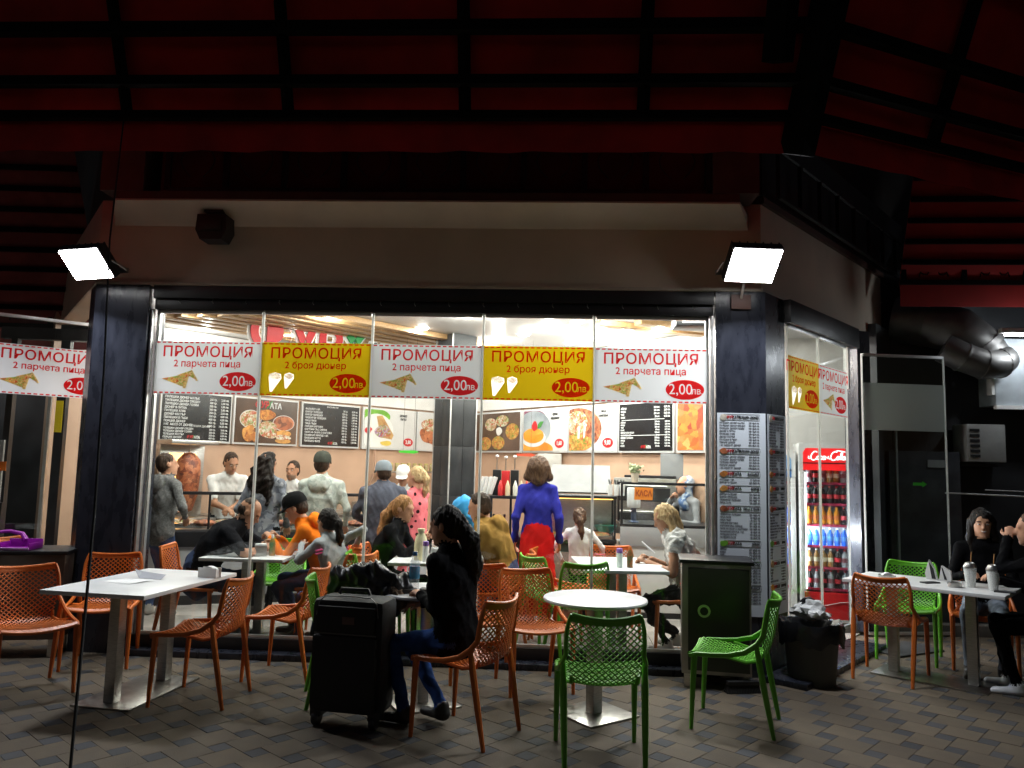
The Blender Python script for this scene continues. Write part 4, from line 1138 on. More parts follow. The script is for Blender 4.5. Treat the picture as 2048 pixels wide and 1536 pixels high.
# ================================================================== LITTER CABINET, BIN, LOW CABINET
m_cab = M('dull_steel_cabinet', (.30, .29, .26), .38, .7, var=.12, scale=6)
m_door = M('olive_door', (.020, .028, .014), .35, .0, var=.25, scale=2.5)
cb = thing('litter_cabinet', 'steel litter cabinet with an olive door and round lock before the right pillar', 'cabinet', (1.27, 6.10, 0), R(-8))
part('body', m_cab, cb, lambda b: b.box((0, 0, .50), (.50, .38, .80), .006))
part('top', m_black, cb, lambda b: b.box((0, 0, .915), (.54, .42, .028), .004))
dr = part('door', m_door, cb, lambda b: b.box((.015, -.198, .50), (.44, .018, .74), .004))
part('lock_ring', m_steel, dr, lambda b: b.add(*(lambda q: (q.v, q.f))(MB().lathe([(.030, -.006), (.046, -.006), (.046, .006), (.030, .006)], 24, cap=False)), 0, Matrix.Translation((-.09, -.212, .56)) @ Matrix.Rotation(R(90), 4, 'X')))
part('lock_disc', m_blackp, dr, lambda b: b.add(*(lambda q: (q.v, q.f))(MB().lathe([(.001, -.003), (.029, -.003), (.029, .003), (.001, .003)], 24)), 0, Matrix.Translation((-.09, -.210, .56)) @ Matrix.Rotation(R(90), 4, 'X')))
for sx in (-1, 1):
    for sy in (-1, 1):
        part('foot', m_steel, cb, lambda b: b.box((sx * .21, sy * .15, .05), (.045, .045, .10)))
br_ = thing('broom', 'dark broom head on the floor under the litter cabinet', 'broom', (1.42, 5.86, 0), R(10))
part('head', m_blackp, br_, lambda b: b.box((0, 0, .07), (.24, .05, .03), .006))
part('bristles', M('bristle_black', (.012, .011, .011), .9), br_, lambda b: [b.tube([(-.11 + .011 * k, (j - 1) * .015, .06), (-.13 + .0125 * k, (j - 1) * .028, .002)], [.005, .007], 5) for k in range(21) for j in range(3)])

bn = thing('waste_bin', 'overflowing grey waste bin with a black bag right of the right pillar', 'bin', (2.03, 6.22, 0))
part('tub', M('grey_bin_plastic', (.10, .095, .085), .6, var=.15, scale=4), bn, lambda b: b.lathe([(.001, .0), (.165, .0), (.172, .02), (.205, .40), (.215, .43), (.205, .43), (.16, .03), (.001, .03)], 28))
def liner(b):
    n = 48; rr = random.Random(5); vs = []; prof = [(.150, .38), (.205, .455), (.228, .46), (.238, .42), (.240, .36), (.236, .31)]
    for i, (r_, z) in enumerate(prof):
        for k in range(n):
            a = 2 * math.pi * k / n
            w = 1 + .02 * math.sin(a * 9 + i) + .018 * math.sin(a * 17 + i * 2.2)
            dz = (.025 * math.sin(a * 5 + 1) + .012 * math.sin(a * 13)) * (i / 5)
            vs.append((r_ * w * math.cos(a), r_ * w * math.sin(a), z + dz))
    b.add(vs, [(i * n + k, i * n + (k + 1) % n, (i + 1) * n + (k + 1) % n, (i + 1) * n + k) for i in range(len(prof) - 1) for k in range(n)])
part('bin_liner', M('black_liner', (.010, .010, .012), .22, var=.3, bump=.3, bscale=25), bn, liner)
rr = random.Random(21)
def crumple(b, c, r, seed):
    q = random.Random(seed); bm = bmesh.new(); bmesh.ops.create_icosphere(bm, subdivisions=2, radius=1)
    sx, sy, sz = r * q.uniform(.8, 1.3), r * q.uniform(.7, 1.2), r * q.uniform(.45, .9)
    for v in bm.verts:
        k = q.uniform(.6, 1.25); v.co = Vector((v.co.x * sx, v.co.y * sy, v.co.z * sz)) * k
    bm.verts.index_update()
    b.add([tuple(v.co + Vector(c)) for v in bm.verts], [tuple(w.index for w in f.verts) for f in bm.faces]); bm.free()
for k in range(13):
    a = rr.uniform(0, 6.28); d_ = rr.uniform(.02, .15)
    mt = (m_paper, m_paper, M('brown_wrapper', (.20, .15, .11), .7, var=.2), M('grey_foil', (.4, .4, .4), .3, .6), MATS['black_liner'])[k % 5]
    o = MB(); crumple(o, (0, 0, 0), rr.uniform(.05, .085), 40 + k)
    o = o.obj('crumpled_paper', mt, None, smooth=False); o.location = (2.03 + d_ * math.cos(a), 6.22 + d_ * math.sin(a), .47 + rr.uniform(0, .07) + .05 * (1 - d_ / .15))
    tag(o, 'crumpled %s heaped in the waste bin' % ('white paper napkin', 'white paper napkin', 'brown food wrapper', 'grey foil wrapper', 'black plastic scrap')[k % 5], 'litter', 'litter in the waste bin')

lc = thing('low_cabinet', 'low brown-fronted cabinet with a black top at the left edge', 'cabinet', (-4.25, 6.22, 0), R(14))
part('body', M('brown_laminate', (.10, .075, .06), .5, var=.15, scale=4), lc, lambda b: b.box((-.05, 0, .47), (.78, .42, .66), .005))
part('top', m_black, lc, lambda b: b.box((-.05, 0, .815), (.82, .46, .03), .004))
for sx in (-1, 1):
    for sy in (-1, 1):
        part('foot', m_steel, lc, lambda b: b.box((-.05 + sx * .33, sy * .16, .07), (.05, .05, .14)))
dp = thing('dustpan', 'purple plastic dustpan on top of the low cabinet at the left edge', 'dustpan', (-4.28, 6.13, .831), R(8))
m_pur = M('purple_plastic', (.30, .012, .34), .35, var=.1)
part('pan', m_pur, dp, lambda b: (b.box((.0, 0, .006), (.26, .22, .008), .002), b.box((-.0, .105, .04), (.26, .008, .07), .002), b.box((-.126, .0, .03), (.008, .22, .05), .002), b.box((.126, .0, .03), (.008, .22, .05), .002)))
part('handle', m_pur, dp, lambda b: b.tube([(0, .10, .06), (-.05, .13, .11), (-.14, .12, .13), (-.22, .08, .125)], [.022, .018, .016, .012], 8))
part('blade', M('lilac_plastic', (.5, .25, .55), .35), dp, lambda b: b.box((0, -.112, .012), (.26, .012, .022), .003))

# cord hanging from the awning to the ground in the left foreground
o = part('cord', M('cord_black', (.008, .008, .009), .7), None, lambda b: b.tube([(-2.97, 4.93, 3.9), (-2.80, 4.60, 2.95), (-2.62, 4.35, 2.1), (-2.47, 4.12, 1.3), (-2.35, 3.90, .55), (-2.27, 3.75, 0)], [.005, .0055, .006, .0075, .008, .008], 7))
tag(o, 'thin black cord running from the awning down to the ground at left', 'cord')

# ================================================================== PEOPLE (continuous surfaces grown from a distance field)
def V3(*a):
    return np.array(a, float)
def nrm(v):
    v = np.asarray(v, float); return v / (np.linalg.norm(v) + 1e-12)
class Field:
    def __init__(self):
        self.p = []
    def cap(self, a, b, ra, rb, tagn, side=None, fl=1.0, k=.03):
        self.p.append(('c', V3(*a), V3(*b), ra, rb, tagn, None if side is None else nrm(side), fl, k)); return self
    def ell(self, c, r, tagn, M3=None, k=.02):
        self.p.append(('e', V3(*c), V3(*r), np.eye(3) if M3 is None else np.asarray(M3, float), 0, tagn, None, 1, k)); return self
    def build(self, vox, tags, noise=0.0, noise_tags=(), seed=0, nfreq=27.0, aniso=(1, 1, .5)):
        lo = np.full(3, 1e9); hi = -lo
        for q in self.p:
            if q[0] == 'c':
                r = max(q[3], q[4]) * max(1, q[7]) + .02
                lo = np.minimum(lo, np.minimum(q[1], q[2]) - r); hi = np.maximum(hi, np.maximum(q[1], q[2]) + r)
            else:
                r = q[2].max() + .02; lo = np.minimum(lo, q[1] - r); hi = np.maximum(hi, q[1] + r)
        lo -= 2 * vox; n = np.ceil((hi - lo) / vox).astype(int) + 3
        F = np.full(n, 1.0, np.float32); B = np.full(n, 1.0, np.float32); T = np.zeros(n, np.int16)
        ax = [lo[i] + vox * np.arange(n[i]) for i in range(3)]
        for q in self.p:
            k = q[8]
            if q[0] == 'c':
                r = max(q[3], q[4]) * max(1, q[7]) + k + .03; a, b = np.minimum(q[1], q[2]) - r, np.maximum(q[1], q[2]) + r
            else:
                r = q[2].max() + k + .03; a, b = q[1] - r, q[1] + r
            i0 = np.maximum(0, np.floor((a - lo) / vox).astype(int)); i1 = np.minimum(n, np.ceil((b - lo) / vox).astype(int) + 1)
            sl = tuple(slice(i0[i], i1[i]) for i in range(3))
            X = ax[0][sl[0]][:, None, None]; Y = ax[1][sl[1]][None, :, None]; Z = ax[2][sl[2]][None, None, :]
            if q[0] == 'c':
                A, Bb = q[1], q[2]; d = Bb - A; L2 = max(d @ d, 1e-9)
                px, py, pz = X - A[0], Y - A[1], Z - A[2]
                t = np.clip((px * d[0] + py * d[1] + pz * d[2]) / L2, 0, 1)
                px, py, pz = px - t * d[0], py - t * d[1], pz - t * d[2]
                rr_ = q[3] + t * (q[4] - q[3])
                if q[6] is None or q[7] == 1.0:
                    D = np.sqrt(px * px + py * py + pz * pz) - rr_
                else:
                    dn = d / math.sqrt(L2); s = q[6] - dn * (q[6] @ dn); s = nrm(s); w = np.cross(dn, s)
                    wx = px * w[0] + py * w[1] + pz * w[2]
                    e = (1 / q[7] ** 2 - 1)
                    D = (np.sqrt(px * px + py * py + pz * pz + e * wx * wx) - rr_) * min(1, q[7] ** .5)
            else:
                px, py, pz = X - q[1][0], Y - q[1][1], Z - q[1][2]; m = q[3]; r = q[2]
                l = [(px * m[0][i] + py * m[1][i] + pz * m[2][i]) for i in range(3)]
                k0 = np.sqrt(sum((l[i] / r[i]) ** 2 for i in range(3))); k1 = np.sqrt(sum((l[i] / r[i] ** 2) ** 2 for i in range(3))) + 1e-6
                D = k0 * (k0 - 1) / k1
            D = D.astype(np.float32)
            f = F[sl]; h = np.maximum(k - np.abs(f - D), 0) / k
            F[sl] = np.minimum(f, D) - h * h * k * .25
            bb_ = B[sl]; mm = D < bb_
            bb_[mm] = D[mm]; T[sl][mm] = tags.index(q[5])
        return surface(F, T, lo, vox, noise, [tags.index(t) for t in noise_tags if t in tags], seed, nfreq, aniso)

def surface(F, T, lo, vox, noise, ntags, seed, nfreq, aniso):
    ins = F < 0
    nx, ny, nz = F.shape
    c = [(0, 0, 0), (1, 0, 0), (0, 1, 0), (1, 1, 0), (0, 0, 1), (1, 0, 1), (0, 1, 1), (1, 1, 1)]
    sub = lambda A_, o: A_[o[0]:nx - 1 + o[0], o[1]:ny - 1 + o[1], o[2]:nz - 1 + o[2]]
    cnt = sum(sub(ins, o).astype(np.int8) for o in c)
    act = (cnt > 0) & (cnt < 8)
    idx = np.argwhere(act); vid = np.full(act.shape, -1, np.int32); vid[act] = np.arange(len(idx))
    pos = np.zeros((len(idx), 3)); wt = np.zeros(len(idx))
    vals = [F[idx[:, 0] + o[0], idx[:, 1] + o[1], idx[:, 2] + o[2]] for o in c]
    for a in range(8):
        for b in range(a + 1, 8):
            df = [c[b][i] - c[a][i] for i in range(3)]
            if sum(abs(x) for x in df) != 1:
                continue
            m = (vals[a] < 0) != (vals[b] < 0)
            t = np.where(m, vals[a] / np.where(np.abs(vals[a] - vals[b]) < 1e-9, 1, vals[a] - vals[b]), 0)
            for i in range(3):
                pos[:, i] += np.where(m, c[a][i] + df[i] * t, 0)
            wt += m
    pos = idx + pos / np.maximum(wt, 1)[:, None]
    # normals from field gradient
    ii = np.clip(np.round(pos).astype(int), 1, np.array(F.shape) - 2)
    g = np.stack([F[ii[:, 0] + 1, ii[:, 1], ii[:, 2]] - F[ii[:, 0] - 1, ii[:, 1], ii[:, 2]], F[ii[:, 0], ii[:, 1] + 1, ii[:, 2]] - F[ii[:, 0], ii[:, 1] - 1, ii[:, 2]], F[ii[:, 0], ii[:, 1], ii[:, 2] + 1] - F[ii[:, 0], ii[:, 1], ii[:, 2] - 1]], 1)
    g /= np.linalg.norm(g, axis=1)[:, None] + 1e-9
    vt = T[ii[:, 0], ii[:, 1], ii[:, 2]]
    P = lo + vox * pos
    if noise > 0:
        q = np.random.RandomState(seed); ds = np.zeros(len(P))
        for _ in range(9):
            w = q.randn(3) * np.array(aniso) * nfreq * q.uniform(.6, 1.6); ds += 1.2 - 2.2 * np.abs(np.sin(.5 * (P @ w) + q.uniform(0, 6.28) + .8 * np.sin(P @ (w[[1, 2, 0]] * .5))))
        mask = np.isin(vt, ntags)
        P = P + g * (ds * noise / 3 * mask)[:, None]
    quads = []
    for axn in range(3):
        o1 = [1, 0, 0] if axn == 0 else [0, 1, 0] if axn == 1 else [0, 0, 1]
        a_ = ins[:nx - o1[0], :ny - o1[1], :nz - o1[2]]; b_ = ins[o1[0]:, o1[1]:, o1[2]:]
        e = np.argwhere(a_ != b_)
        u, v = [(1, 2), (2, 0), (0, 1)][axn]
        e = e[(e[:, u] > 0) & (e[:, v] > 0) & (e[:, u] < F.shape[u] - 1) & (e[:, v] < F.shape[v] - 1)]
        fl = a_[e[:, 0], e[:, 1], e[:, 2]]
        def at(du, dv):
            k = e.copy(); k[:, u] += du; k[:, v] += dv
            return vid[k[:, 0], k[:, 1], k[:, 2]]
        q4 = np.stack([at(-1, -1), at(0, -1), at(0, 0), at(-1, 0)], 1)
        q4[~fl] = q4[~fl][:, ::-1]
        quads.append(q4)
    Q = np.concatenate(quads); Q = Q[(Q >= 0).all(1)]
    return P, Q, vt[Q[:, 0]]

def np_mesh(name, P, Q, mt, mats):
    me = bpy.data.meshes.new(name)
    me.vertices.add(len(P)); me.vertices.foreach_set('co', P.astype(np.float32).ravel())
    me.loops.add(len(Q) * 4); me.loops.foreach_set('vertex_index', Q.astype(np.int32).ravel())
    me.polygons.add(len(Q)); me.polygons.foreach_set('loop_start', np.arange(0, len(Q) * 4, 4, dtype=np.int32))
    for m in mats:
        me.materials.append(m)
    me.polygons.foreach_set('material_index', mt.astype(np.int32))
    me.update(calc_edges=True); me.validate(); me.shade_smooth()
    return me
def rot(ax, a):
    c, s = math.cos(a), math.sin(a)
    return np.array({'x': [[1, 0, 0], [0, c, -s], [0, s, c]], 'y': [[c, 0, s], [0, 1, 0], [-s, 0, c]], 'z': [[c, -s, 0], [s, c, 0], [0, 0, 1]]}[ax])
def ik(a, t, l1, l2, pole):
    a, t = np.asarray(a, float), np.asarray(t, float); d = t - a; L = np.linalg.norm(d); L = min(max(L, abs(l1 - l2) + .02), l1 + l2 - .005); d = nrm(d)
    x = (l1 * l1 - l2 * l2 + L * L) / (2 * L); h = math.sqrt(max(1e-6, l1 * l1 - x * x))
    p = np.asarray(pole, float); p = nrm(p - d * (p @ d))
    return a + d * x + p * h, a + d * L

SKIN = M('skin_light', (.50, .26, .165), .5, var=.07, scale=12, spec=.3); SKIN2 = M('skin_tan', (.40, .20, .12), .5, var=.07, scale=12, spec=.3)
def cloth(name, col, var=.12, rough=.85, **k):
    k.setdefault('bump', .3); k.setdefault('bscale', 30); k.setdefault('scale', 9)
    k.setdefault('spec', .05); return M(name, col, rough, var=var, **k)
def hairm(name, col, col2):
    return M(name, col, .45, col2=col2, scale=30, stretch=(3, 3, .35), bump=.6, bscale=60, detail=6, spec=.14)
STUB = M('stubble', (.20, .12, .08), .6, var=.15, scale=60)
H_BLACK = hairm('hair_black', (.006, .005, .005), (.022, .016, .013)); H_DARK = hairm('hair_dark_brown', (.020, .012, .008), (.06, .036, .024))
H_BROWN = hairm('hair_brown', (.06, .032, .02), (.14, .08, .05)); H_BLOND = hairm('hair_blond', (.32, .20, .09), (.62, .46, .26)); H_GINGER = hairm('hair_ginger', (.20, .085, .03), (.48, .26, .11))
JEANS = cloth('blue_denim', (.04, .065, .14), .25); JEANS2 = cloth('pale_denim', (.17, .20, .25), .25); DARKC = cloth('black_cloth', (.005, .005, .006), .3); LEATHER = M('shoe_leather', (.03, .022, .018), .5, var=.2)

def person(label, xy, face, top, bottom, shoe=LEATHER, H=1.68, skin=SKIN, sit=None, lean=0, curl=6, tyaw=0, hyaw=0, hpitch=0, hroll=0, lh=None, rh=None, lf=None, rf=None, sw=1.0, bulk=1.0, sleeve=1.0,
           hair=None, hair_style='short', cap=None, skirt=None, hood=None, fz=IN, lpole=None, rpole=None, face_on=False, beard=None, lgrip=.5, rgrip=.5, extra=None, vox=.0105, seed=1, hem=.06, mouth=(.35, .09, .08), folds=.0065, collar=None, cuff=None, smile=False):
    """face: heading in degrees; local frame x right, y forward, z up"""
    s = H / 1.72
    mats = [skin, top, bottom, shoe, STUB, collar or top, cuff or top]
    tags = ['skin', 'top', 'bottom', 'shoe', 'hair', 'collar', 'cuff']
    f = Field()
    P = V3(0, 0, .92 * s) if sit is None else V3(0, 0, sit + .105 * s)
    pel = 'top' if hem >= .1 else 'bottom'
    hem = hem if sit is None else min(hem, 0.0)
    ty = rot('z', R(tyaw))
    def sp(a):
        return ty @ V3(0, math.sin(R(a)), math.cos(R(a)))
    waist = P + sp(lean * .7) * .15 * s; chest = waist + sp(lean) * .17 * s; nb = chest + sp(lean + curl) * .185 * s
    side = ty @ V3(1, 0, 0); fwd = ty @ V3(0, math.cos(R(lean)), -math.sin(R(lean)))
    b = bulk
    f.cap(P + V3(0, 0, -.03 * s), P + V3(0, 0, .05 * s), .150 * s * b, .148 * s * b, pel, side, .70)
    f.cap(P + sp(lean * .5) * (-hem + .04) * s, waist, .158 * s * b, .146 * s * b, 'top', side, .70)
    f.cap(waist, chest, .146 * s * b, .165 * s * b * (.5 + .5 * sw), 'top', side, .66)
    f.cap(chest, nb - sp(lean) * .05 * s, .165 * s * b * (.5 + .5 * sw), .125 * s * b, 'top', side, .62)
    S = {}
    for sd, sg_ in (('l', -1), ('r', 1)):
        S[sd] = nb + side * sg_ * .168 * s * sw - sp(lean) * .045 * s
        f.cap(nb + side * sg_ * .05 * s - sp(lean) * .012, S[sd], .052 * s * b, .058 * s * b, 'top')
    hr = rot('z', R(hyaw)) @ rot('x', R(-hpitch)) @ rot('y', R(hroll))
    hr = ty @ hr
    hb = nb + sp(lean * .6 + hpitch * .35) * .055 * s
    HC = hb + hr @ V3(0, .022, .115) * s
    f.cap(nb - sp(lean) * .03, HC + hr @ V3(0, -.015, -.05) * s, .054 * s, .050 * s, 'skin', k=.025)
    hs = s if H > 1.4 else s * 1.17
    loc = lambda x, y, z: HC + hr @ V3(x, y, z) * hs
    f.ell(loc(0, -.012, .030), V3(.076, .096, .098) * hs, 'skin', hr)
    f.ell(loc(0, .026, -.048), V3(.056, .066, .070) * hs, 'skin', hr, k=.03)
    f.cap(loc(0, .086, .012), loc(0, .104, -.022), .010 * hs, .014 * hs, 'skin', k=.016)
    f.cap(loc(-.032, .078, .030), loc(.032, .078, .030), .012 * hs, .012 * hs, 'skin', k=.02)
    f.cap(loc(-.014, .084, -.056), loc(.014, .084, -.056), .008 * hs, .008 * hs, 'skin', k=.012)
    f.ell(loc(0, .068, -.098), V3(.022, .02, .018) * hs, 'skin', hr)
    for e in (-1, 1):
        f.ell(loc(e * .078, -.005, .002), V3(.010, .020, .031) * hs, 'skin', hr, k=.008)
    if beard:
        f.ell(loc(0, .028, -.070), V3(.0570, .0665, .052) * hs, 'hair', hr, k=.01)
    l1, l2 = .285 * s, .255 * s
    tgt = {'l': lh, 'r': rh}; pol = {'l': lpole, 'r': rpole}; grip = {'l': lgrip, 'r': rgrip}
    wr_ = {}
    for sd, sg_ in (('l', -1), ('r', 1)):
        t = tgt[sd]
        t = S[sd] + V3(sg_ * .05, .03, -.52 * s) if t is None else V3(*t)
        po = pol[sd] if pol[sd] is not None else (sg_ * .5, -.8, -.35)
        el, wp = ik(S[sd], t, l1, l2, po)
        wr_[sd] = wp
        th = 1.0 + .18 * (b - 1)
        cut = sleeve
        if cut >= 1:
            f.cap(S[sd], el, .056 * s * th, .046 * s * th, 'top'); f.cap(el, wp, .045 * s * th, .036 * s, 'top', k=.02)
            f.cap(wp - nrm(wp - el) * .03, wp, .036 * s, .034 * s, 'cuff', k=.01)
        else:
            m_ = S[sd] + (el - S[sd]) * min(1, cut * 2)
            f.cap(S[sd], m_, .060 * s * th, .056 * s * th, 'top'); f.cap(S[sd], el, .048 * s, .040 * s, 'skin')
            f.cap(el, wp, .041 * s, .028 * s, 'skin', k=.02)
        # hand
        d = nrm(wp - el); up = np.array([0, 0, 1.0]); sdv = np.cross(d, up); sdv = nrm(sdv) if np.linalg.norm(sdv) > .2 else nrm(np.cross(d, fwd))
        dn = nrm(np.cross(d, sdv)); dn = dn if dn[2] < 0 or abs(d[2]) > .8 else -dn
        if abs(d[2]) > .8:
            sdv = nrm(fwd - d * (fwd @ d)); dn = -side * sg_
        pe = wp + d * .085 * s
        f.cap(wp, pe, .028 * s, .034 * s, 'skin', sdv, .5, k=.012)
        g_ = grip[sd]
        for i, ln in enumerate((.070, .080, .075, .058)):
            o = sdv * (i - 1.5) * .0205 * s
            b0 = pe + o * .95; d1 = nrm(d * math.cos(g_) + dn * math.sin(g_)); d2 = nrm(d * math.cos(2.2 * g_) + dn * math.sin(2.2 * g_))
            m1 = b0 + d1 * ln * .5 * s; f.cap(b0, m1, .0098 * s, .0092 * s, 'skin', k=.005); f.cap(m1, m1 + d2 * ln * .5 * s, .0092 * s, .008 * s, 'skin', k=.005)
        th_s = sdv * (1 if (sdv @ side) * sg_ < 0 else -1)
        b0 = wp + d * .03 * s + th_s * .026 * s; m1 = b0 + nrm(d * .6 + th_s * .7 + dn * .3) * .036 * s
        f.cap(b0, m1, .013 * s, .011 * s, 'skin', k=.008); f.cap(m1, m1 + nrm(d * .9 + th_s * .2 + dn * .4) * .03 * s, .011 * s, .009 * s, 'skin', k=.005)
    # legs
    fz_t = {'l': lf, 'r': rf}
    for sd, sg_ in (('l', -1), ('r', 1)):
        hip = P + V3(sg_ * .085 * s, 0, -.02 * s)
        t = fz_t[sd]
        if t is None:
            t = V3(sg_ * .10 * s, 0, .085 * s) if sit is None else V3(sg_ * .12 * s, .42 * s, .085 * s)
        else:
            t = V3(*t)
        kn, an = ik(hip, t, .425 * s, .42 * s, (sg_ * .12, 1, .25 if sit is not None else 0))
        lt = 'skin' if skirt else 'bottom'
        f.cap(hip, kn, .084 * s * (.6 + .4 * b), .058 * s, 'bottom' if not skirt or sit is not None else 'bottom'); f.cap(kn, an, .056 * s, .040 * s, lt, k=.02)
        fd = V3(sg_ * .18, 1, 0); fd = nrm(fd)
        gz = min(an[2], .09 * s)
        f.cap(an + V3(0, -.02, -.045 * s), an + fd * .15 * s + V3(0, 0, -.055 * s), .040 * s, .030 * s, 'shoe', np.cross(fd, V3(0, 0, 1)), .9, k=.02)
        f.cap(an, an + V3(0, 0, -.03 * s), .042 * s, .042 * s, 'shoe')
    if skirt:
        f.cap(P + V3(0, 0, .06), P + V3(0, .0, -skirt), .150 * s * b, .235 * s * b, 'bottom', V3(1, 0, 0), .78)
    if hood:
        f.ell(nb - sp(lean) * .02 - fwd * .105 * b, V3(.125, .058, .105) * s, 'top', ty @ rot('x', R(-lean - 12)), k=.012)
        f.cap(nb - side * .085 * s - fwd * .07 * b + sp(lean) * .03, nb + side * .085 * s - fwd * .07 * b + sp(lean) * .03, .034 * s, .034 * s, 'top', k=.012)
        f.cap(nb - side * .07 * s + fwd * .035 - sp(lean) * .01, nb - side * .085 * s - fwd * .05, .030 * s, .036 * s, 'top'); f.cap(nb + side * .07 * s + fwd * .035 - sp(lean) * .01, nb + side * .085 * s - fwd * .05, .030 * s, .036 * s, 'top')
    if extra:
        extra(f, dict(P=P, waist=waist, chest=chest, nb=nb, side=side, fwd=fwd, S=S, HC=HC, hr=hr, s=s, loc=loc, sp=sp))
    Pv, Q, mt = f.build(vox, tags, folds, ('top', 'bottom', 'collar'), seed)
    root = thing('person', label, 'person', (xy[0], xy[1], fz), R(face - 90))
    link('body', np_mesh('body', Pv, Q, mt, mats), root)
    J = dict(HC=HC, hr=hr, s=hs, loc=loc, nb=nb, P=P, wr=wr_, S=S, side=side, fwd=fwd, root=root, chest=chest, sp=sp, lean=lean)
    if hair is not None:
        hairdo(root, hair, hair_style, J, seed)
    if cap is not None:
        basecap(root, cap, J)
    if face_on:
        facial(root, J, hair or H_DARK, mouth, smile)
    return J
def facial(root, J, hm, mouth, smile=False):
    hs, loc, hr = J['s'], J['loc'], J['hr']
    T = Matrix([list(r) for r in hr]).to_4x4()
    mw = M('eye_white', (.6, .58, .55), .3, var=0); mi = M('eye_iris', (.02, .015, .012), .2, var=0)
    for e in (-1, 1):
        c = loc(e * .032, .0835, .006)
        ey = part('eye', mw, root, lambda b: b.sphere((0, 0, 0), (.0125 * hs, .006 * hs, .006 * hs), 10, 6, mat=Matrix.Translation(c) @ T))
        c2 = loc(e * .032, .0885, .006)
        part('iris', mi, ey, lambda b: b.sphere((0, 0, 0), (.0055 * hs, .003 * hs, .0058 * hs), 8, 6, mat=Matrix.Translation(c2) @ T))
        part('eyebrow', hm, root, lambda b: b.tube([tuple(loc(e * .016, .090, .026)), tuple(loc(e * .032, .0905, .031)), tuple(loc(e * .050, .078, .026))], .0042 * hs, 6))
    part('lips', M('lips_%02d' % int(mouth[0] * 100), mouth, .4, var=.05), root, lambda b: b.tube([tuple(loc(-.024, .081, -.054)), tuple(loc(-.010, .0915, -.056)), tuple(loc(.010, .0915, -.056)), tuple(loc(.024, .081, -.054))], [.003 * hs, .0055 * hs, .0055 * hs, .003 * hs], 6))
    if smile:
        part('teeth', M('teeth', (.62, .60, .55), .3, var=0), root, lambda b: b.tube([tuple(loc(-.022, .086, -.050)), tuple(loc(-.008, .0965, -.056)), tuple(loc(.008, .0965, -.056)), tuple(loc(.022, .086, -.050))], [.002 * hs, .0045 * hs, .0045 * hs, .002 * hs], 6))
def hairdo(root, hm, style, J, seed):
    f = Field(); loc, hr, hs = J['loc'], J['hr'], J['s']
    sc_ = lambda a: V3(*a) * hs
    if style == 'balding':
        f.ell(loc(0, -.030, .004), sc_((.082, .084, .062)), 'hair', hr, k=.01)
        f.ell(loc(0, -.022, .066), sc_((.070, .078, .066)), 'hair', hr, k=.02)
    elif style in ('short', 'ponytail', 'cropped'):
        g = .006 if style == 'cropped' else .010
        f.ell(loc(0, -.024, .044), sc_((.077 + g, .092 + g, .093 + g)), 'hair', hr, k=.01)
        f.ell(loc(0, -.045, -.005), sc_((.074 + g, .065 + g, .075)), 'hair', hr, k=.02)
        if style == 'ponytail':
            base = loc(0, -.115, .045); f.ell(base, sc_((.032, .03, .03)), 'hair', hr)
            f.cap(base, loc(0, -.150, -.02), .026 * hs, .040 * hs, 'hair'); f.cap(loc(0, -.150, -.02), loc(.02, -.135, -.15), .040 * hs, .036 * hs, 'hair'); f.cap(loc(.02, -.135, -.15), loc(.03, -.11, -.27), .036 * hs, .012 * hs, 'hair')
    elif style == 'bob':
        f.ell(loc(0, -.024, .040), sc_((.104, .108, .102)), 'hair', hr, k=.02)
        for e in (-1, 1):
            f.cap(loc(e * .075, -.03, .01), loc(e * .108, -.025, -.085), .046 * hs, .046 * hs, 'hair', k=.04)
        f.cap(loc(0, -.06, .0), loc(0, -.065, -.10), .090 * hs, .078 * hs, 'hair', k=.04)
    elif style in ('long', 'longtail', 'loose'):
        f.ell(loc(0, -.020, .042), sc_((.090, .101, .102)), 'hair', hr, k=.01)
        if style == 'longtail':
            f.ell(loc(0, -.045, -.005), sc_((.084, .072, .085)), 'hair', hr, k=.02)
            f.cap(loc(0, -.105, .02), loc(.02, -.15, -.10), .045 * hs, .060 * hs, 'hair'); f.cap(loc(.02, -.15, -.10), loc(.045, -.15, -.26), .060 * hs, .056 * hs, 'hair'); f.cap(loc(.045, -.15, -.26), loc(.05, -.12, -.44), .054 * hs, .018 * hs, 'hair')
        elif style == 'long':
            for a in (-.06, -.02, .025, .065):
                f.cap(loc(a * .9, -.075, .02), loc(a * 1.5, -.125, -.18), .05 * hs, .056 * hs, 'hair'); f.cap(loc(a * 1.5, -.125, -.18), loc(a * 1.3 + .01, -.115, -.42), .056 * hs, .024 * hs, 'hair')
        else:
            for e in (-1, 1):
                f.cap(loc(e * .075, -.02, .02), loc(e * .092, -.02, -.12), .036 * hs, .034 * hs, 'hair'); f.cap(loc(e * .092, -.02, -.12), loc(e * .085, .02, -.24), .034 * hs, .016 * hs, 'hair')
            f.cap(loc(0, -.075, .0), loc(0, -.085, -.18), .072 * hs, .050 * hs, 'hair')
    P_, Q, mt = f.build(.008, ['hair'], .003 if style in ('cropped', 'balding') else .0045, ('hair',), seed + 5, 85.0, (1.3, 1.3, .12)) if style != 'long' else f.build(.009, ['hair'], .011, ('hair',), seed, 48.0, (1, 1, .8))
    link('hair', np_mesh('hair', P_, Q, mt, [hm]), root)
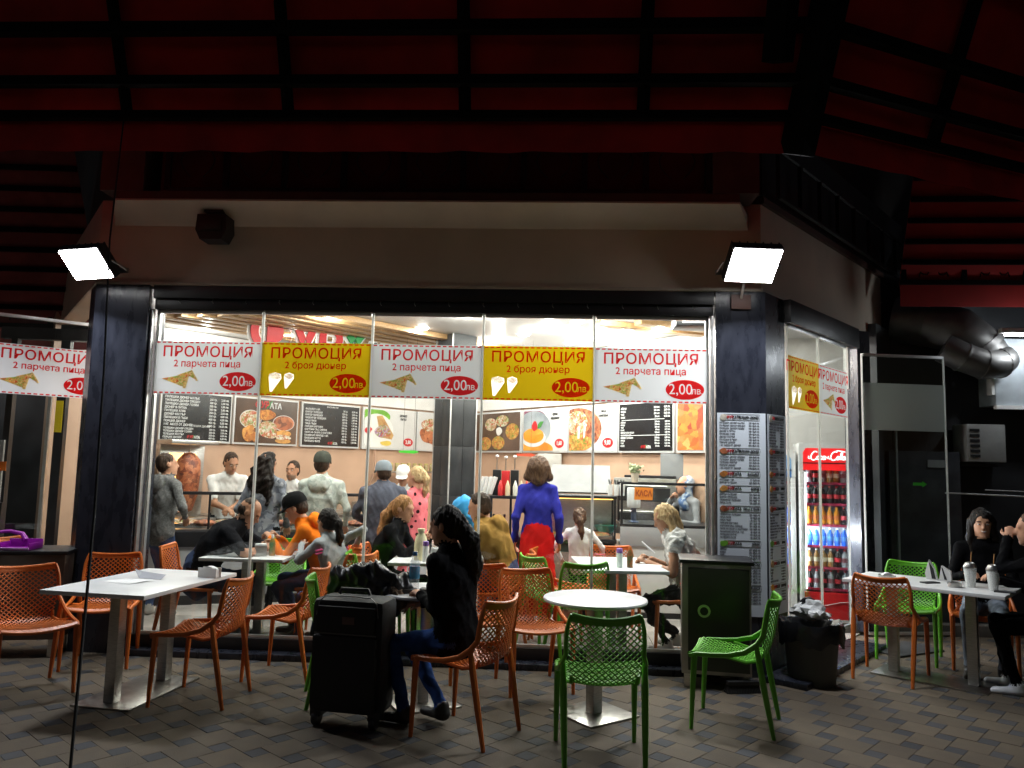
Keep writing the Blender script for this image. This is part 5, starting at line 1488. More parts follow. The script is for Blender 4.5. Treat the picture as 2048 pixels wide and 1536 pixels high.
def basecap(root, cm, J):
    loc, hr, hs = J['loc'], J['hr'], J['s']
    T = Matrix.Translation(loc(0, -.014, .045)) @ Matrix([list(r) for r in hr]).to_4x4()
    o = part('cap', cm, root, lambda b: b.add(*(lambda q: ([(x * .095 * hs, y * .114 * hs, z * hs) for x, y, z in q.v], q.f))(MB().lathe([(1.0, -.012), (1.02, 0), (1.0, .035), (.90, .07), (.68, .098), (.35, .112), (.06, .115), (.05, .121), (.001, .122)], 24)), 0, T))
    def visor(b):
        n = 14; vs = []
        for dz in (0, -.006):
            for k in range(n + 1):
                a = math.pi * (.12 + .76 * k / n)
                vs.append((math.cos(a) * .094 * hs, math.sin(a) * .112 * hs, (.004 + dz) * hs))
            for k in range(n + 1):
                a = math.pi * (.12 + .76 * k / n)
                vs.append((math.cos(a) * .088 * hs, (.055 + math.sin(a) * .125) * hs, (-.012 + dz - .012 * abs(math.cos(a))) * hs))
        m = n + 1; fs = []
        for k in range(n):
            fs += [(k, k + 1, m + k + 1, m + k), (2 * m + k, 3 * m + k, 3 * m + k + 1, 2 * m + k + 1), (m + k, m + k + 1, 3 * m + k + 1, 3 * m + k)]
        b.add(vs, fs, 0, T)
    part('visor', cm, o, visor)

# ---- standing customers
GREYH = cloth('heather_grey', (.13, .13, .13), .3, scale=60)
person('man in a heather grey hoodie standing at the left end of the counter', (-3.95, 7.75), 62, GREYH, JEANS, M('pale_trainer', (.4, .38, .35), .6), H=1.62, hair=H_DARK, hair_style='cropped', hood=True, hyaw=-25, hpitch=-6, bulk=1.14, sw=1.05, rh=(.17, .16, .98), rpole=(1, -.6, -.2), lh=(-.12, .25, 1.02), curl=10, seed=3)
PATT = food('patterned_blouse', [(.03, .035, .05), (.20, .22, .27), (.07, .08, .11), (.30, .32, .36), (.02, .02, .03)], 22, .7)
person('woman with very long curly black hair in a patterned grey blouse at the counter', (-2.92, 7.84), 88, PATT, DARKC, H=1.66, hair=H_BLACK, hair_style='long', hyaw=-12, sw=.95, bulk=1.08, hem=.16, rh=(.20, .12, .92), lh=(-.2, .16, .95), seed=4,
       extra=lambda f, j: f.cap(j['P'] + V3(0, 0, -.05), j['P'] + V3(0, 0, -.18), .165, .175, 'top', V3(1, 0, 0), .72))
CAMO = food('pale_camouflage', [(.42, .46, .42), (.55, .58, .54), (.30, .34, .31), (.48, .52, .47)], 26, .8)
person('man in a dark cap and pale grey camouflage hoodie at the counter', (-2.41, 8.06), 96, CAMO, DARKC, H=1.66, hair=H_DARK, hair_style='cropped', hood=True, cap=cloth('grey_green_cap', (.055, .06, .05), .15), sw=1.12, bulk=1.16, beard=True, lh=(-.12, .28, .98), rh=(.25, .15, .92), cuff=cloth('dark_sleeve', (.05, .055, .05)), seed=5)
SLATE = cloth('slate_sweater', (.075, .08, .105), .12)
person('stout man in a grey cap and slate sweater waiting at the counter', (-1.75, 8.10), 110, SLATE, cloth('grey_trousers', (.10, .10, .105)), H=1.58, hair=H_DARK, hair_style='cropped', cap=cloth('pale_blue_grey_cap', (.22, .25, .28), .1), sw=1.2, bulk=1.32, hyaw=12, hpitch=4, rh=(.10, .24, .92), lh=(-.10, .22, .93), rpole=(1, -.4, -.1), lpole=(-1, -.4, -.1), collar=m_white, seed=6)
PINK = cloth('coral_pink_top', (.72, .17, .19), .08)
def spotted(m, col, scale, thr):
    nt = m.node_tree; b = nt.nodes['Principled BSDF']; src = b.inputs['Base Color'].links[0].from_socket
    v = nt.nodes.new('ShaderNodeTexVoronoi'); v.inputs['Scale'].default_value = scale
    tc = nt.nodes.new('ShaderNodeTexCoord'); nt.links.new(tc.outputs['Object'], v.inputs['Vector'])
    lt = nt.nodes.new('ShaderNodeMath'); lt.operation = 'LESS_THAN'; lt.inputs[1].default_value = thr; nt.links.new(v.outputs['Distance'], lt.inputs[0])
    mx = nt.nodes.new('ShaderNodeMix'); mx.data_type = 'RGBA'; mx.inputs[7].default_value = col + (1,)
    nt.links.new(lt.outputs[0], mx.inputs[0]); nt.links.new(src, mx.inputs[6]); nt.links.new(mx.outputs[2], b.inputs['Base Color'])
spotted(PINK, (.03, .012, .012), 11.0, .22)
jp = person('blonde woman in a coral pink spotted top beside the man in the slate sweater', (-1.44, 8.40), 150, PINK, PINK, H=1.54, hair=H_BLOND, hair_style='ponytail', sw=.92, hyaw=18, rh=(.1, .26, .9), lh=(-.16, .2, .92), hem=.1, seed=7, face_on=True)
BLUEJ = cloth('royal_blue_jacket', (.03, .032, .30), .14, rough=.6); REDS = cloth('red_skirt', (.55, .012, .012), .12)
person('woman in a royal blue jacket and red skirt standing with her back to us', (-.12, 7.68), 92, BLUEJ, REDS, H=1.68, hair=H_BROWN, hair_style='bob', skirt=.55, sw=.86, bulk=.95, hem=.04, sleeve=1.0, rh=(.22, .04, .86), lh=(-.22, .05, .86), rpole=(.35, -1, -.2), lpole=(-.35, -1, -.2), seed=8, cuff=SKIN)
WHT = cloth('white_jersey', (.72, .71, .70), .05)
person('little girl in a white top with a brown ponytail at the right counter', (.30, 7.90), 82, WHT, DARKC, H=1.15, hair=H_BROWN, hair_style='ponytail', sw=.92, rh=(.24, .08, .62), lh=(-.20, .12, .66), hyaw=10, rpole=(1, -.3, 0), lpole=(-1, -.4, 0), seed=9)
pb = thing('handbag', 'pink handbag carried by the little girl in white', 'bag', (.50, 7.80, .50), R(10))
part('pouch', cloth('pink_bag', (.75, .22, .28), .06), pb, lambda b: b.sphere((0, 0, .08), (.11, .05, .09), 16, 10))
part('strap', MATS['pink_bag'], pb, lambda b: b.tube([(-.07, 0, .14), (-.05, 0, .24), (.05, 0, .24), (.07, 0, .14)], .008, 6))
# ---- staff behind the counters
TEE = cloth('white_tee', (.76, .75, .73), .04)
person('dark-haired server in a white T-shirt bending over the left counter', (-3.95, 9.30), -62, TEE, DARKC, H=1.70, skin=SKIN2, lean=22, curl=4, hair=H_DARK, hair_style='cropped', hpitch=20, hyaw=18, sleeve=.36, lh=(-.02, .40, 1.0), rh=(.02, .44, 1.0), face_on=True, seed=10, sw=1.05, bulk=1.05)
person('young bearded server in a white T-shirt looking up from the counter', (-3.10, 9.32), -95, TEE, DARKC, H=1.58, skin=SKIN2, lean=10, hair=H_DARK, hair_style='cropped', beard=True, sleeve=.36, hpitch=-2, lh=(-.08, .32, 1.02), rh=(.10, .38, 1.02), face_on=True, seed=11)
person('cook in a white cap and white T-shirt behind the man in the slate sweater', (-1.80, 9.60), -90, TEE, DARKC, H=1.56, lean=14, cap=cloth('white_cap', (.76, .75, .74), .04), hair=H_DARK, hair_style='cropped', sleeve=.36, hpitch=20, lh=(-.1, .4, 1.0), rh=(.1, .4, 1.0), seed=12)
SCARF = M('flower_scarf', (.40, .44, .50), .85, col2=(.08, .14, .28), scale=16, lo=.46, hi=.56, spec=.1)
GREYC = cloth('pale_grey_cardigan', (.26, .26, .27), .15)
js = person('woman in a patterned headscarf resting her chin on her hand behind the right counter', (1.66, 9.12), 210, GREYC, DARKC, H=1.52, lean=12, hyaw=-30, hpitch=0, face_on=True, rh=(.05, .28, 1.24), lh=(-.12, .34, 1.0), rpole=(.6, .5, -1), rgrip=1.1, seed=13)
def scarf(root, J, mt):
    f = Field(); loc, hr, hs = J['loc'], J['hr'], J['s']
    f.ell(loc(0, -.028, .036), V3(.088, .100, .104) * hs, 'hair', hr); f.cap(loc(0, -.05, -.03), loc(0, -.045, -.14), .080 * hs, .090 * hs, 'hair', hr @ V3(1, 0, 0), .75); f.cap(loc(0, -.02, -.16), loc(0, -.01, -.22), .10 * hs, .12 * hs, 'hair', hr @ V3(1, 0, 0), .75)
    P_, Q, m_ = f.build(.009, ['hair'], .008, ('hair',), 3, 30, (1, 1, .6)); link('headscarf', np_mesh('headscarf', P_, Q, m_, [mt]), root)
scarf(js['root'], js, SCARF)
# ---- seated inside
BLKT = cloth('black_tee', (.006, .006, .008), .2)
jb = person('balding man in a black T-shirt bent over his food, facing right', (-3.12, 6.88), 8, BLKT, JEANS, M('grey_trainer', (.25, .24, .22), .6), H=1.76, skin=SKIN2, sit=.44, lean=34, curl=10, hpitch=34, hair=H_DARK, hair_style='balding', sleeve=.40, bulk=1.28, sw=1.1, rh=(.10, .60, .80), lh=(-.02, .58, .84), rpole=(1, 0, -.4), lpole=(-1, -.3, -.3), rgrip=1.0, lgrip=1.0, face_on=True, seed=14, lf=(-.12, .30, .085), rf=(.12, .22, .085))
ORH = cloth('orange_hoodie', (.72, .17, .012), .08)
jo = person('man in a black cap and bright orange hoodie eating, facing left', (-2.02, 7.10), 186, ORH, JEANS, H=1.72, sit=.44, lean=26, curl=8, hpitch=26, hair=H_DARK, hair_style='cropped', cap=cloth('black_cap', (.008, .008, .009), .2), hood=True, bulk=1.12, rh=(.06, .46, .86), lh=(-.08, .50, .86), rgrip=.9, lgrip=.9, face_on=True, seed=15, lf=(-.12, .22, .085), rf=(.12, .30, .085))
KID = M('grey_pink_jacket', (.30, .32, .34), .8, col2=(.38, .40, .42), scale=8, bump=.3)
jk = person('girl with a dark ponytail in a grey jacket with pink stripes', (-1.84, 6.74), 150, KID, JEANS, H=1.36, sit=.44, lean=14, hpitch=12, hair=H_BLACK, hair_style='ponytail', rh=(.30, .05, .86), lh=(-.10, .34, .84), rpole=(1, -.5, .1), bulk=1.12, seed=16, cuff=M('pink_trim', (.75, .10, .28), .7))
part('pink_stripe', MATS['pink_trim'], jk['root'], lambda b: [b.tube([tuple(jk['S'][q] + V3(sg_ * .02 - k * .0, .01, -.06 - .025 * k)), tuple(jk['S'][q] + V3(sg_ * .055, -.035, -.055 - .025 * k)), tuple(jk['S'][q] + V3(sg_ * .01, -.06, -.045 - .025 * k))], .009, 6) for k in range(2) for q, sg_ in (('l', -1), ('r', 1))])
BLKJ = cloth('black_jacket', (.006, .006, .007), .25)
person('ginger-haired woman in a black jacket at the milk-bottle table', (-1.58, 7.24), -8, BLKJ, DARKC, H=1.66, sit=.44, lean=20, hpitch=10, hyaw=-10, hair=H_GINGER, hair_style='longtail', bulk=1.15, rh=(.08, .44, .90), lh=(-.06, .46, .88), rgrip=.9, seed=17)
MUS = cloth('mustard_hoodie', (.30, .17, .045), .12)
person('man in a mustard hoodie hunched over the inner table, facing left', (-.40, 7.10), 172, MUS, JEANS, H=1.76, sit=.44, lean=17, curl=14, hpitch=16, hair=H_DARK, hair_style='cropped', hood=True, bulk=1.28, sw=1.08, rh=(.06, .44, .86), lh=(-.08, .48, .86), rgrip=.9, seed=18)
BLP = cloth('sky_blue_puffer', (.05, .30, .62), .08, rough=.4)
jh = person('person in a sky blue hooded puffer jacket behind the man in the mustard hoodie', (-.82, 7.62), -95, BLP, DARKC, H=1.56, sit=.44, lean=8, hpitch=22, hair=None, bulk=1.3, lh=(-.15, .3, .8), rh=(.15, .3, .8), seed=19, folds=.012,
            extra=lambda f, j: (f.ell(j['loc'](0, -.03, .02), V3(.115, .125, .135), 'top', j['hr'], k=.02), f.cap(j['loc'](0, -.02, .06), j['nb'] - j['fwd'] * .05, .10, .13, 'top')))
FUR = M('grey_fur', (.42, .41, .40), .95, col2=(.75, .74, .73), scale=22, bump=1.0, bscale=90, detail=8)
jf = person('blonde woman in a grey fur vest looking at her phone', (1.24, 7.02), 176, FUR, DARKC, M('white_boot', (.55, .53, .50), .7), H=1.64, skin=SKIN2, sit=.44, lean=16, hpitch=24, hyaw=12, hair=H_BLOND, hair_style='loose', sleeve=.10, bulk=1.30, lh=(-.06, .36, .76), rh=(.04, .33, .78), rgrip=.8, lgrip=.8, seed=20, folds=.016, lf=(-.10, .20, .085), rf=(.10, .10, .10),
            extra=lambda f, j: (f.cap(j['P'] + V3(0, -.02, .0), j['chest'], .17, .18, 'top', V3(1, 0, 0), .8), f.ell(j['nb'] - j['fwd'] * .03, V3(.15, .10, .07), 'top'), f.ell(j['S']['l'] + V3(0, 0, .0), V3(.085, .085, .085), 'top', k=.05), f.ell(j['S']['r'], V3(.085, .085, .085), 'top', k=.05)))
ph = part('smartphone', M('white_phone', (.6, .62, .66), .3), None, lambda b: b.box((0, 0, 0), (.075, .008, .15), .003)); ph.location = (.88, 7.02, .90); ph.rotation_euler = (R(-50), 0, R(82)); tag(ph, 'pale smartphone held by the woman in the fur vest', 'smartphone')
# ---- seated outside
jw = person('woman in a black sweater with a long dark ponytail seated with her back to us', (-.56, 4.85), 154, DARKC, cloth('dark_blue_jeans', (.025, .06, .20), .25), M('black_boot', (.010, .010, .010), .5), H=1.68, sit=.45, lean=6, curl=4, hpitch=8, hyaw=14, hair=H_BLACK, hair_style='longtail', sw=1.0, bulk=1.12, lh=(.0, .27, .76), rh=(.08, .30, .70), fz=0, lf=(-.10, .30, .085), rf=(.04, .12, .10), seed=21, vox=.009, hem=.12)
person('smiling dark-haired woman in black seated behind the right table', (3.68, 6.86), -118, DARKC, JEANS2, H=1.66, sit=.45, lean=8, hyaw=8, hair=H_BLACK, hair_style='loose', sw=.95, lh=(-.10, .36, .80), rh=(.12, .34, .80), fz=0, face_on=True, seed=22, mouth=(.45, .10, .10), folds=.004, smile=True)
je = person('person in black with white shoes at the right picture edge, hand at the mouth', (3.80, 6.05), 152, DARKC, DARKC, M('white_shoe', (.62, .64, .68), .5), H=1.70, sit=.45, lean=14, hair=H_BROWN, hair_style='cropped', hpitch=4, lh=(-.02, .32, 1.12), lpole=(-.5, .2, -1), lgrip=1.2, rh=(.1, .38, .8), fz=0, lf=(-.14, .30, .075), rf=(.10, .34, .075), seed=23)
# leather jacket thrown over the green chair
m_lea = M('black_leather', (.016, .016, .018), .32, var=.3, scale=8, bump=.25, bscale=18)
jf_ = Field()
for a, b_, r1, r2 in (((-.22, -.02, .55), (.20, .0, .57), .10, .11), ((-.20, -.05, .62), (.10, -.06, .66), .09, .09), ((-.05, -.08, .66), (.18, -.06, .60), .09, .09), ((-.18, .06, .52), (.18, .06, .54), .10, .10), ((.10, -.10, .56), (.26, -.12, .44), .06, .05), ((-.22, -.08, .55), (-.26, -.10, .42), .06, .05)):
    jf_.cap(a, b_, r1, r2, 'x', V3(1, 0, 0), .8)
P_, Q_, mt_ = jf_.build(.010, ['x'], .017, ('x',), 9, 24, (1, 1, 1))
jk_ = thing('leather_jacket', 'studded black leather jacket heaped on the green chair behind the suitcase', 'jacket', (-1.20, 5.28, .19), R(-20))
link('leather', np_mesh('leather', P_, Q_, mt_, [m_lea]), jk_)
tree_p = P_
for k in range(16):
    x = -.12 + k * .018; cand_ = np.argwhere((np.abs(P_[:, 0] - x) < .012))[:, 0]
    t_ = cand_[np.argmax(P_[cand_, 2] - np.abs(P_[cand_, 1] + .10 - (k % 2) * .022) * 3)]
    part('stud', m_steel, jk_, lambda b: b.sphere(tuple(P_[t_]), .0075, 8, 6))
fj = Field(); fj.cap((.20, -.06, .60), (.30, -.10, .50), .05, .045, 'x')
P2, Q2, mt2 = fj.build(.010, ['x'], .02, ('x',), 4, 40, (1, 1, 1)); link('fur_trim', np_mesh('fur_trim', P2, Q2, mt2, [M('brown_fur', (.16, .11, .07), .95, col2=(.3, .22, .15), scale=40, bump=1, bscale=120)]), jk_)

# ================================================================== LEFT COUNTER
m_cglass = glassmat('display_glass', (.95, .97, .97), .01, 1.4)
lca = math.atan2(9.14 - 8.18, -1.43 + 4.33)
lc_len = math.hypot(2.9, .96)
ct = thing('counter', 'long serving counter with glass guard and black rail on the left', 'counter', (-4.33, 8.20, IN), lca)
L = lc_len
part('base', M('counter_grey', (.42, .43, .45), .4, var=.05), ct, lambda b: b.box((L / 2, .36, .36), (L, .70, .72), .004))
part('plinth', m_black, ct, lambda b: b.box((L / 2, .02, .05), (L, .03, .1)))
part('dark_band', m_black, ct, lambda b: b.box((L / 2, -.005, .70), (L, .03, .16), .003))
part('worktop', m_steel, ct, lambda b: b.box((L / 2, .36, .795), (L, .74, .03), .004))
part('rail', m_black, ct, lambda b: (b.box((L / 2, .02, 1.20), (L, .05, .035), .003)))
for k in range(5):
    part('glass_panel', m_cglass, ct, lambda b: b.box((L * (k + .5) / 5, .02, 1.0), (L / 5 - .03, .006, .36)))
    part('post', m_black, ct, lambda b: b.box((L * k / 5 + .01, .02, 1.0), (.022, .03, .38)))
part('tray', M('tray_steel', (.5, .5, .5), .25, 1.0), ct, lambda b: [b.box((.35 + k * .42, .45, .83), (.36, .5, .05), .01) for k in range(6)])
part('salad', m_fc, ct, lambda b: [b.sphere((.35 + k * .42, .45, .85), (.15, .21, .035), 14, 8) for k in range(6)])
part('meat', m_fb, ct, lambda b: [b.sphere((.56 + k * .84, .22, .86), (.12, .08, .04), 14, 8) for k in range(3)])
# kitchen machines behind it
def on_left(s, out):
    return along(LW0, 51, s, out)
x, y = on_left(-.75, .45)
gr = thing('doner_grill', 'vertical kebab grill with a glowing heater at the far left of the kitchen', 'grill', (x, y, .85), R(51))
part('cabinet', m_steel, gr, lambda b: (b.box((0, .2, .45), (.55, .05, .9), .005), b.box((0, .0, .02), (.6, .5, .04), .005), b.box((0, .05, .93), (.58, .4, .05), .005)))
part('heater', M('heater_glow', (1.0, .42, .12), .5, var=.2, emit=2.2), gr, lambda b: b.box((0, .165, .5), (.34, .01, .6)))
part('meat_cone', m_fb, gr, lambda b: b.lathe([(.03, .10), (.07, .12), (.12, .30), (.14, .55), (.13, .72), (.06, .80), (.001, .81)], 24))
part('spit', m_steel, gr, lambda b: b.tube([(0, 0, .03), (0, 0, .92)], .01, 8))
x, y = on_left(.2, .36)
wk = thing('work_table', 'steel work table with drawers along the back of the left kitchen', 'table', (x, y, 0), R(51))
part('top', m_steel, wk, lambda b: b.box((.9, 0, .88), (3.2, .6, .04), .004))
part('carcass', m_grey, wk, lambda b: b.box((.9, .02, .44), (3.18, .52, .84), .004))
for k in range(4):
    dd = part('drawer', m_steel, wk, lambda b: b.box((-.3 + k * .8, -.25, .65), (.74, .02, .34), .004))
    part('handle', m_black, dd, lambda b: b.box((-.3 + k * .8, -.27, .76), (.3, .02, .02)))
for k, (sx, lb) in enumerate(((.35, 'steel slicer with a round blade'), (1.75, 'chrome juice press with black knobs'))):
    x, y = on_left(.2 + sx, .42)
    mc = thing('kitchen_machine', lb + ' on the back work table', 'machine', (x, y, .90), R(51))
    part('base', m_steel, mc, lambda b: b.box((0, 0, .06), (.34, .26, .12), .012))
    part('column', m_steel, mc, lambda b: b.box((.06, .05, .22), (.12, .10, .24), .012))
    part('knob', m_blackp, mc, lambda b: (b.sphere((-.04, -.13, .22), .025), b.sphere((.05, -.13, .22), .025)))
    part('arm', m_steel, mc, lambda b: b.tube([(-.10, -.05, .1), (-.12, -.08, .28), (.05, -.06, .36)], .016, 8))
x, y = on_left(2.35, .06)
pp = part('gas_hose', M('copper_hose', (.36, .22, .15), .4, .4), None, lambda b: b.tube([(x, y, 1.78), (x + .02, y - .03, 1.55), (x + .0, y - .08, 1.35), (x - .1, y - .12, 1.15), (x - .12, y - .14, .95)], .016, 8)); tag(pp, 'copper-coloured pipe curving down the back wall behind the camouflage hoodie', 'pipe')
x, y = on_left(2.9, .25)
sh = thing('jar_shelf', 'wall shelf with small jars behind the man in the slate sweater', 'shelf', (x, y, 1.45), R(51))
part('board', m_steel, sh, lambda b: b.box((0, 0, 0), (1.2, .25, .025), .003))
for k in range(9):
    j = thing('jar', 'small yellow-lidded jar on the shelf behind the man in the slate sweater', 'jar', along(LW0, 51, 2.9 - .5 + k * .12, .25) + (1.463,), 0, 'jars on the wall shelf')
    part('glass', M('jar_body', (.42, .33, .16), .25, var=.3, scale=20), j, lambda b: b.lathe([(.001, 0), (.035, 0), (.037, .02), (.037, .09), (.03, .105)], 14))
    part('lid', M('jar_lid', (.55, .45, .15), .4), j, lambda b: b.lathe([(.032, .105), (.034, .106), (.034, .125), (.001, .126)], 14))
for lb, xx, yy, m_ in (('green sign flag hanging near the column', -1.72, 9.35, MATS['green_sticker']), ('red sign flag hanging above the woman in the blue jacket', -.30, 9.7, M('red_sticker', (.55, .06, .02), .5))):
    sgn = thing('arrow_sign', lb, 'sign', (xx, yy, 1.73))
    part('panel', m_, sgn, lambda b: b.prism([(-.13, -.012), (.06, -.02), (.12, 0), (.06, .02), (-.13, .014)], -.004, .004))
    part('string', m_black, sgn, lambda b: (b.tube([(-.08, 0, .01), (-.08, 0, 1.45)], .0015, 4), b.tube([(.05, 0, .012), (.05, 0, 1.45)], .0015, 4)))

# ================================================================== RIGHT COUNTER
rc = thing('counter', 'dark food counter with a heated glass display right of the column', 'counter', (-.80, 8.47, IN), R(-1))
part('base', m_stone, rc, lambda b: b.box((.76, .35, .38), (1.5, .66, .76), .004))
part('front_panel', M('brown_panel', (.16, .11, .085), .45, var=.2, scale=5), rc, lambda b: b.box((1.05, .008, .42), (.88, .02, .5), .003))
part('worktop', m_black, rc, lambda b: b.box((.76, .34, .795), (1.52, .72, .04), .004))
part('display_top', m_black, rc, lambda b: b.box((1.06, .22, 1.262), (.92, .46, .03), .003))
for xx in (.61, 1.5):
    part('display_post', m_black, rc, lambda b: (b.box((xx, .0, 1.03), (.022, .022, .44)), b.box((xx, .43, 1.03), (.022, .022, .44))))
part('heat_strip', M('heat_glow', (1.0, .45, .10), .5, var=.1, emit=2.0), rc, lambda b: b.box((1.06, .2, 1.238), (.86, .03, .012)))
part('display_glass', m_cglass, rc, lambda b: b.box((1.06, -.005, 1.03), (.86, .006, .42)))
part('steel_back', m_steel, rc, lambda b: b.box((1.06, .45, 1.03), (.88, .01, .42)))
m_pans = [food('pan_%d' % k, c, 24) for k, c in enumerate(([(.5, .10, .02), (.7, .4, .08), (.25, .2, .04)], [(.55, .3, .05), (.3, .08, .02), (.65, .5, .2)], [(.35, .05, .02), (.6, .22, .06), (.15, .2, .03)]))]
for k in range(3):
    pn_ = part('food_pan', m_steel, rc, lambda b: b.box((.76 + k * .29, .18, .83), (.27, .34, .04), .006))
    part('food', m_pans[k], pn_, lambda b: b.sphere((.76 + k * .29, .18, .852), (.125, .16, .03), 16, 8))
bw = thing('bowl', 'turquoise bowl standing in the heated display', 'bowl', (.62, 8.72, .86))
part('bowl_body', M('turquoise', (.08, .42, .38), .3), bw, lambda b: b.lathe([(.001, 0), (.06, 0), (.13, .10), (.125, .10), (.055, .012), (.001, .01)], 20))
wb = part('wall_box', M('pale_box', (.38, .36, .33), .5), None, lambda b: b.box((-.02, 10.9, 1.52), (.34, .16, .50), .012)); tag(wb, 'pale wall-mounted box above the food counter behind the woman in blue', 'box')
hood_ = part('sneeze_guard', M('guard_grey', (.15, .15, .15), .4), None, lambda b: b.add([(-.05, 9.25, 1.30), (.72, 9.25, 1.30), (.72, 9.5, 1.62), (.02, 9.5, 1.62), (-.05, 9.27, 1.28), (.72, 9.27, 1.28), (.72, 9.52, 1.60), (.02, 9.52, 1.60)], [(0, 1, 2, 3), (7, 6, 5, 4), (0, 4, 5, 1), (3, 2, 6, 7), (0, 3, 7, 4), (1, 5, 6, 2)])); tag(hood_, 'slanted grey guard panel behind the heated display', 'panel')
# black shelf with bottles and cup dispensers left of the woman in blue
shf = thing('bar_shelf', 'black metal shelf with cups and sauce bottles right of the column', 'shelf', (-.86, 8.62, IN), R(-1))
part('board', m_black, shf, lambda b: b.box((.32, 0, 1.235), (.66, .30, .03), .003))
for xx in (.02, .22, .42, .62):
    part('leg', m_black, shf, lambda b: b.box((xx, -.1 if xx < .3 else .1, 1.02), (.025, .025, .42)))
shz = IN + 1.252
for k, (xx, mt, hh) in enumerate(((-.60, m_black, .28), (-.50, m_red, .27), (-.40, m_black, .28))):
    dsp = thing('drink_dispenser', ('black drink dispenser nearest the column', 'red drink dispenser between the two black ones', 'black drink dispenser nearest the woman in blue')[k], 'dispenser', (xx, 8.70, shz))
    part('body', mt, dsp, lambda b: b.box((0, 0, hh / 2), (.09, .13, hh), .008))
    part('tap', m_steel, dsp, lambda b: b.tube([(0, -.05, hh), (0, -.05, hh + .14)], .006, 6))
    part('knob', m_white, dsp, lambda b: b.sphere((0, -.05, hh + .15), (.022, .022, .016), 12, 8))
for k, (xx, col, lb) in enumerate(((-.55, (.55, .03, .03), 'ketchup-red squeeze bottle'), (-.47, (.62, .5, .32), 'tan squeeze bottle with a pale cap'), (-.385, (.7, .68, .6), 'white squeeze bottle'), (-.32, (.55, .50, .30), 'olive squeeze bottle'), (-.26, (.6, .08, .03), 'orange-red squeeze bottle beside the woman in blue'))):
    bottle('squeeze_bottle', lb + ' on the black shelf', (xx, 8.555, shz), [(.001, 0), (.026, 0), (.027, .10), (.018, .125), (.006, .165), (.001, .167)], M('squeeze_%d' % k, col, .4))
cs = thing('cup_stack', 'tilted stack of white paper cups at the left end of the black shelf', 'cup', (-.74, 8.60, shz))
part('cup', m_white, cs, lambda b: [b.tube([(-.04 + j * .04, 0, .01), (.0 + j * .045, 0, .20)], [.020, .024], 10) for j in range(4)])
for k in range(3):
    bottle('syrup_bottle', 'dark bottle %s on the lower level of the black shelf' % ('nearest the column', 'in the middle', 'nearest the woman in blue')[k], (-.62 + k * .12, 8.62, IN + .816), [(.001, 0), (.03, 0), (.03, .12), (.012, .17), (.012, .21)], M('syrup_dark', (.10, .02, .02), .2), (m_ink, .013, .015), .21)

# cash desk
cd = thing('cash_desk', 'white-fronted cash desk with a tall glass cabinet at the right', 'counter', (.76, 8.42, IN), R(-1))
part('base', M('white_front', (.66, .66, .66), .35, var=.04), cd, lambda b: b.box((.52, .33, .42), (1.04, .64, .70), .004))
part('plinth', m_black, cd, lambda b: b.box((.52, .34, .035), (1.02, .62, .07)))
part('grey_band', m_grey, cd, lambda b: b.box((.52, -.0, .86), (1.05, .03, .20), .003))
part('worktop', m_black, cd, lambda b: b.box((.52, .33, .975), (1.06, .68, .03), .003))
for xx in (.01, 1.03):
    part('cabinet_post', m_black, cd, lambda b: (b.box((xx, .0, 1.2), (.024, .024, .43)), b.box((xx, .5, 1.2), (.024, .024, .43))))
part('cabinet_rail', m_black, cd, lambda b: (b.box((.52, 0, 1.42), (1.04, .024, .02)), b.box((.52, .5, 1.42), (1.04, .024, .02))))
part('cabinet_glass', m_cglass, cd, lambda b: b.box((.52, -.004, 1.2), (1.0, .006, .42)))
sg2 = thing('paper_sign', 'orange paper sign reading KACA on the cash desk glass', 'sign', (1.00, 8.395, 1.25 + IN))
part('sheet', M('orange_paper', (.72, .22, .02), .6, var=.05), sg2, lambda b: b.prism([(-.10, .0), (.095, .0), (.10, .13), (-.095, .135)], -.002, .002))
text('КАСА', .085, M('dark_orange_ink', (.30, .05, .01), .6), sg2, 0, .065, -.004, sx=.75, bold=.003)
ov = thing('pizza_oven', 'steel two-deck oven behind the cash desk', 'oven', (1.12, 9.30, .85), R(-20))
part('body', m_steel, ov, lambda b: b.box((0, .2, .3), (.75, .45, .66), .006))
for k in range(2):
    od = part('door', M('oven_glass', (.03, .03, .03), .1, var=.1), ov, lambda b: b.box((0, -.03, .14 + k * .3), (.62, .02, .16), .004))
    part('handle', m_steel, od, lambda b: b.tube([(-.28, -.07, .24 + k * .3), (.28, -.07, .24 + k * .3)], .012, 8))
part('top_tray', m_black, ov, lambda b: b.box((.05, .2, .65), (.6, .4, .03), .004))
rl = thing('paper_roll', 'white kitchen paper roll on a stand inside the cash desk glass', 'paper roll', (.93, 8.72, 1.0))
part('roll', m_paper, rl, lambda b: b.lathe([(.001, .16), (.07, .16), (.075, .18), (.075, .36), (.07, .38), (.001, .38)], 20))
part('stand', M('blue_stand', (.10, .13, .22), .4), rl, lambda b: b.lathe([(.001, 0), (.06, 0), (.06, .01), (.03, .02), (.03, .158), (.001, .158)], 16))
pt = thing('potted_plant', 'small pale potted plant on the cash desk cabinet', 'plant', (.93, 8.62, 1.43 + IN))
part('pot', M('pale_pot', (.55, .48, .38), .6), pt, lambda b: b.lathe([(.001, 0), (.035, 0), (.045, .10), (.042, .10), (.001, .09)], 16))
rr = random.Random(9)
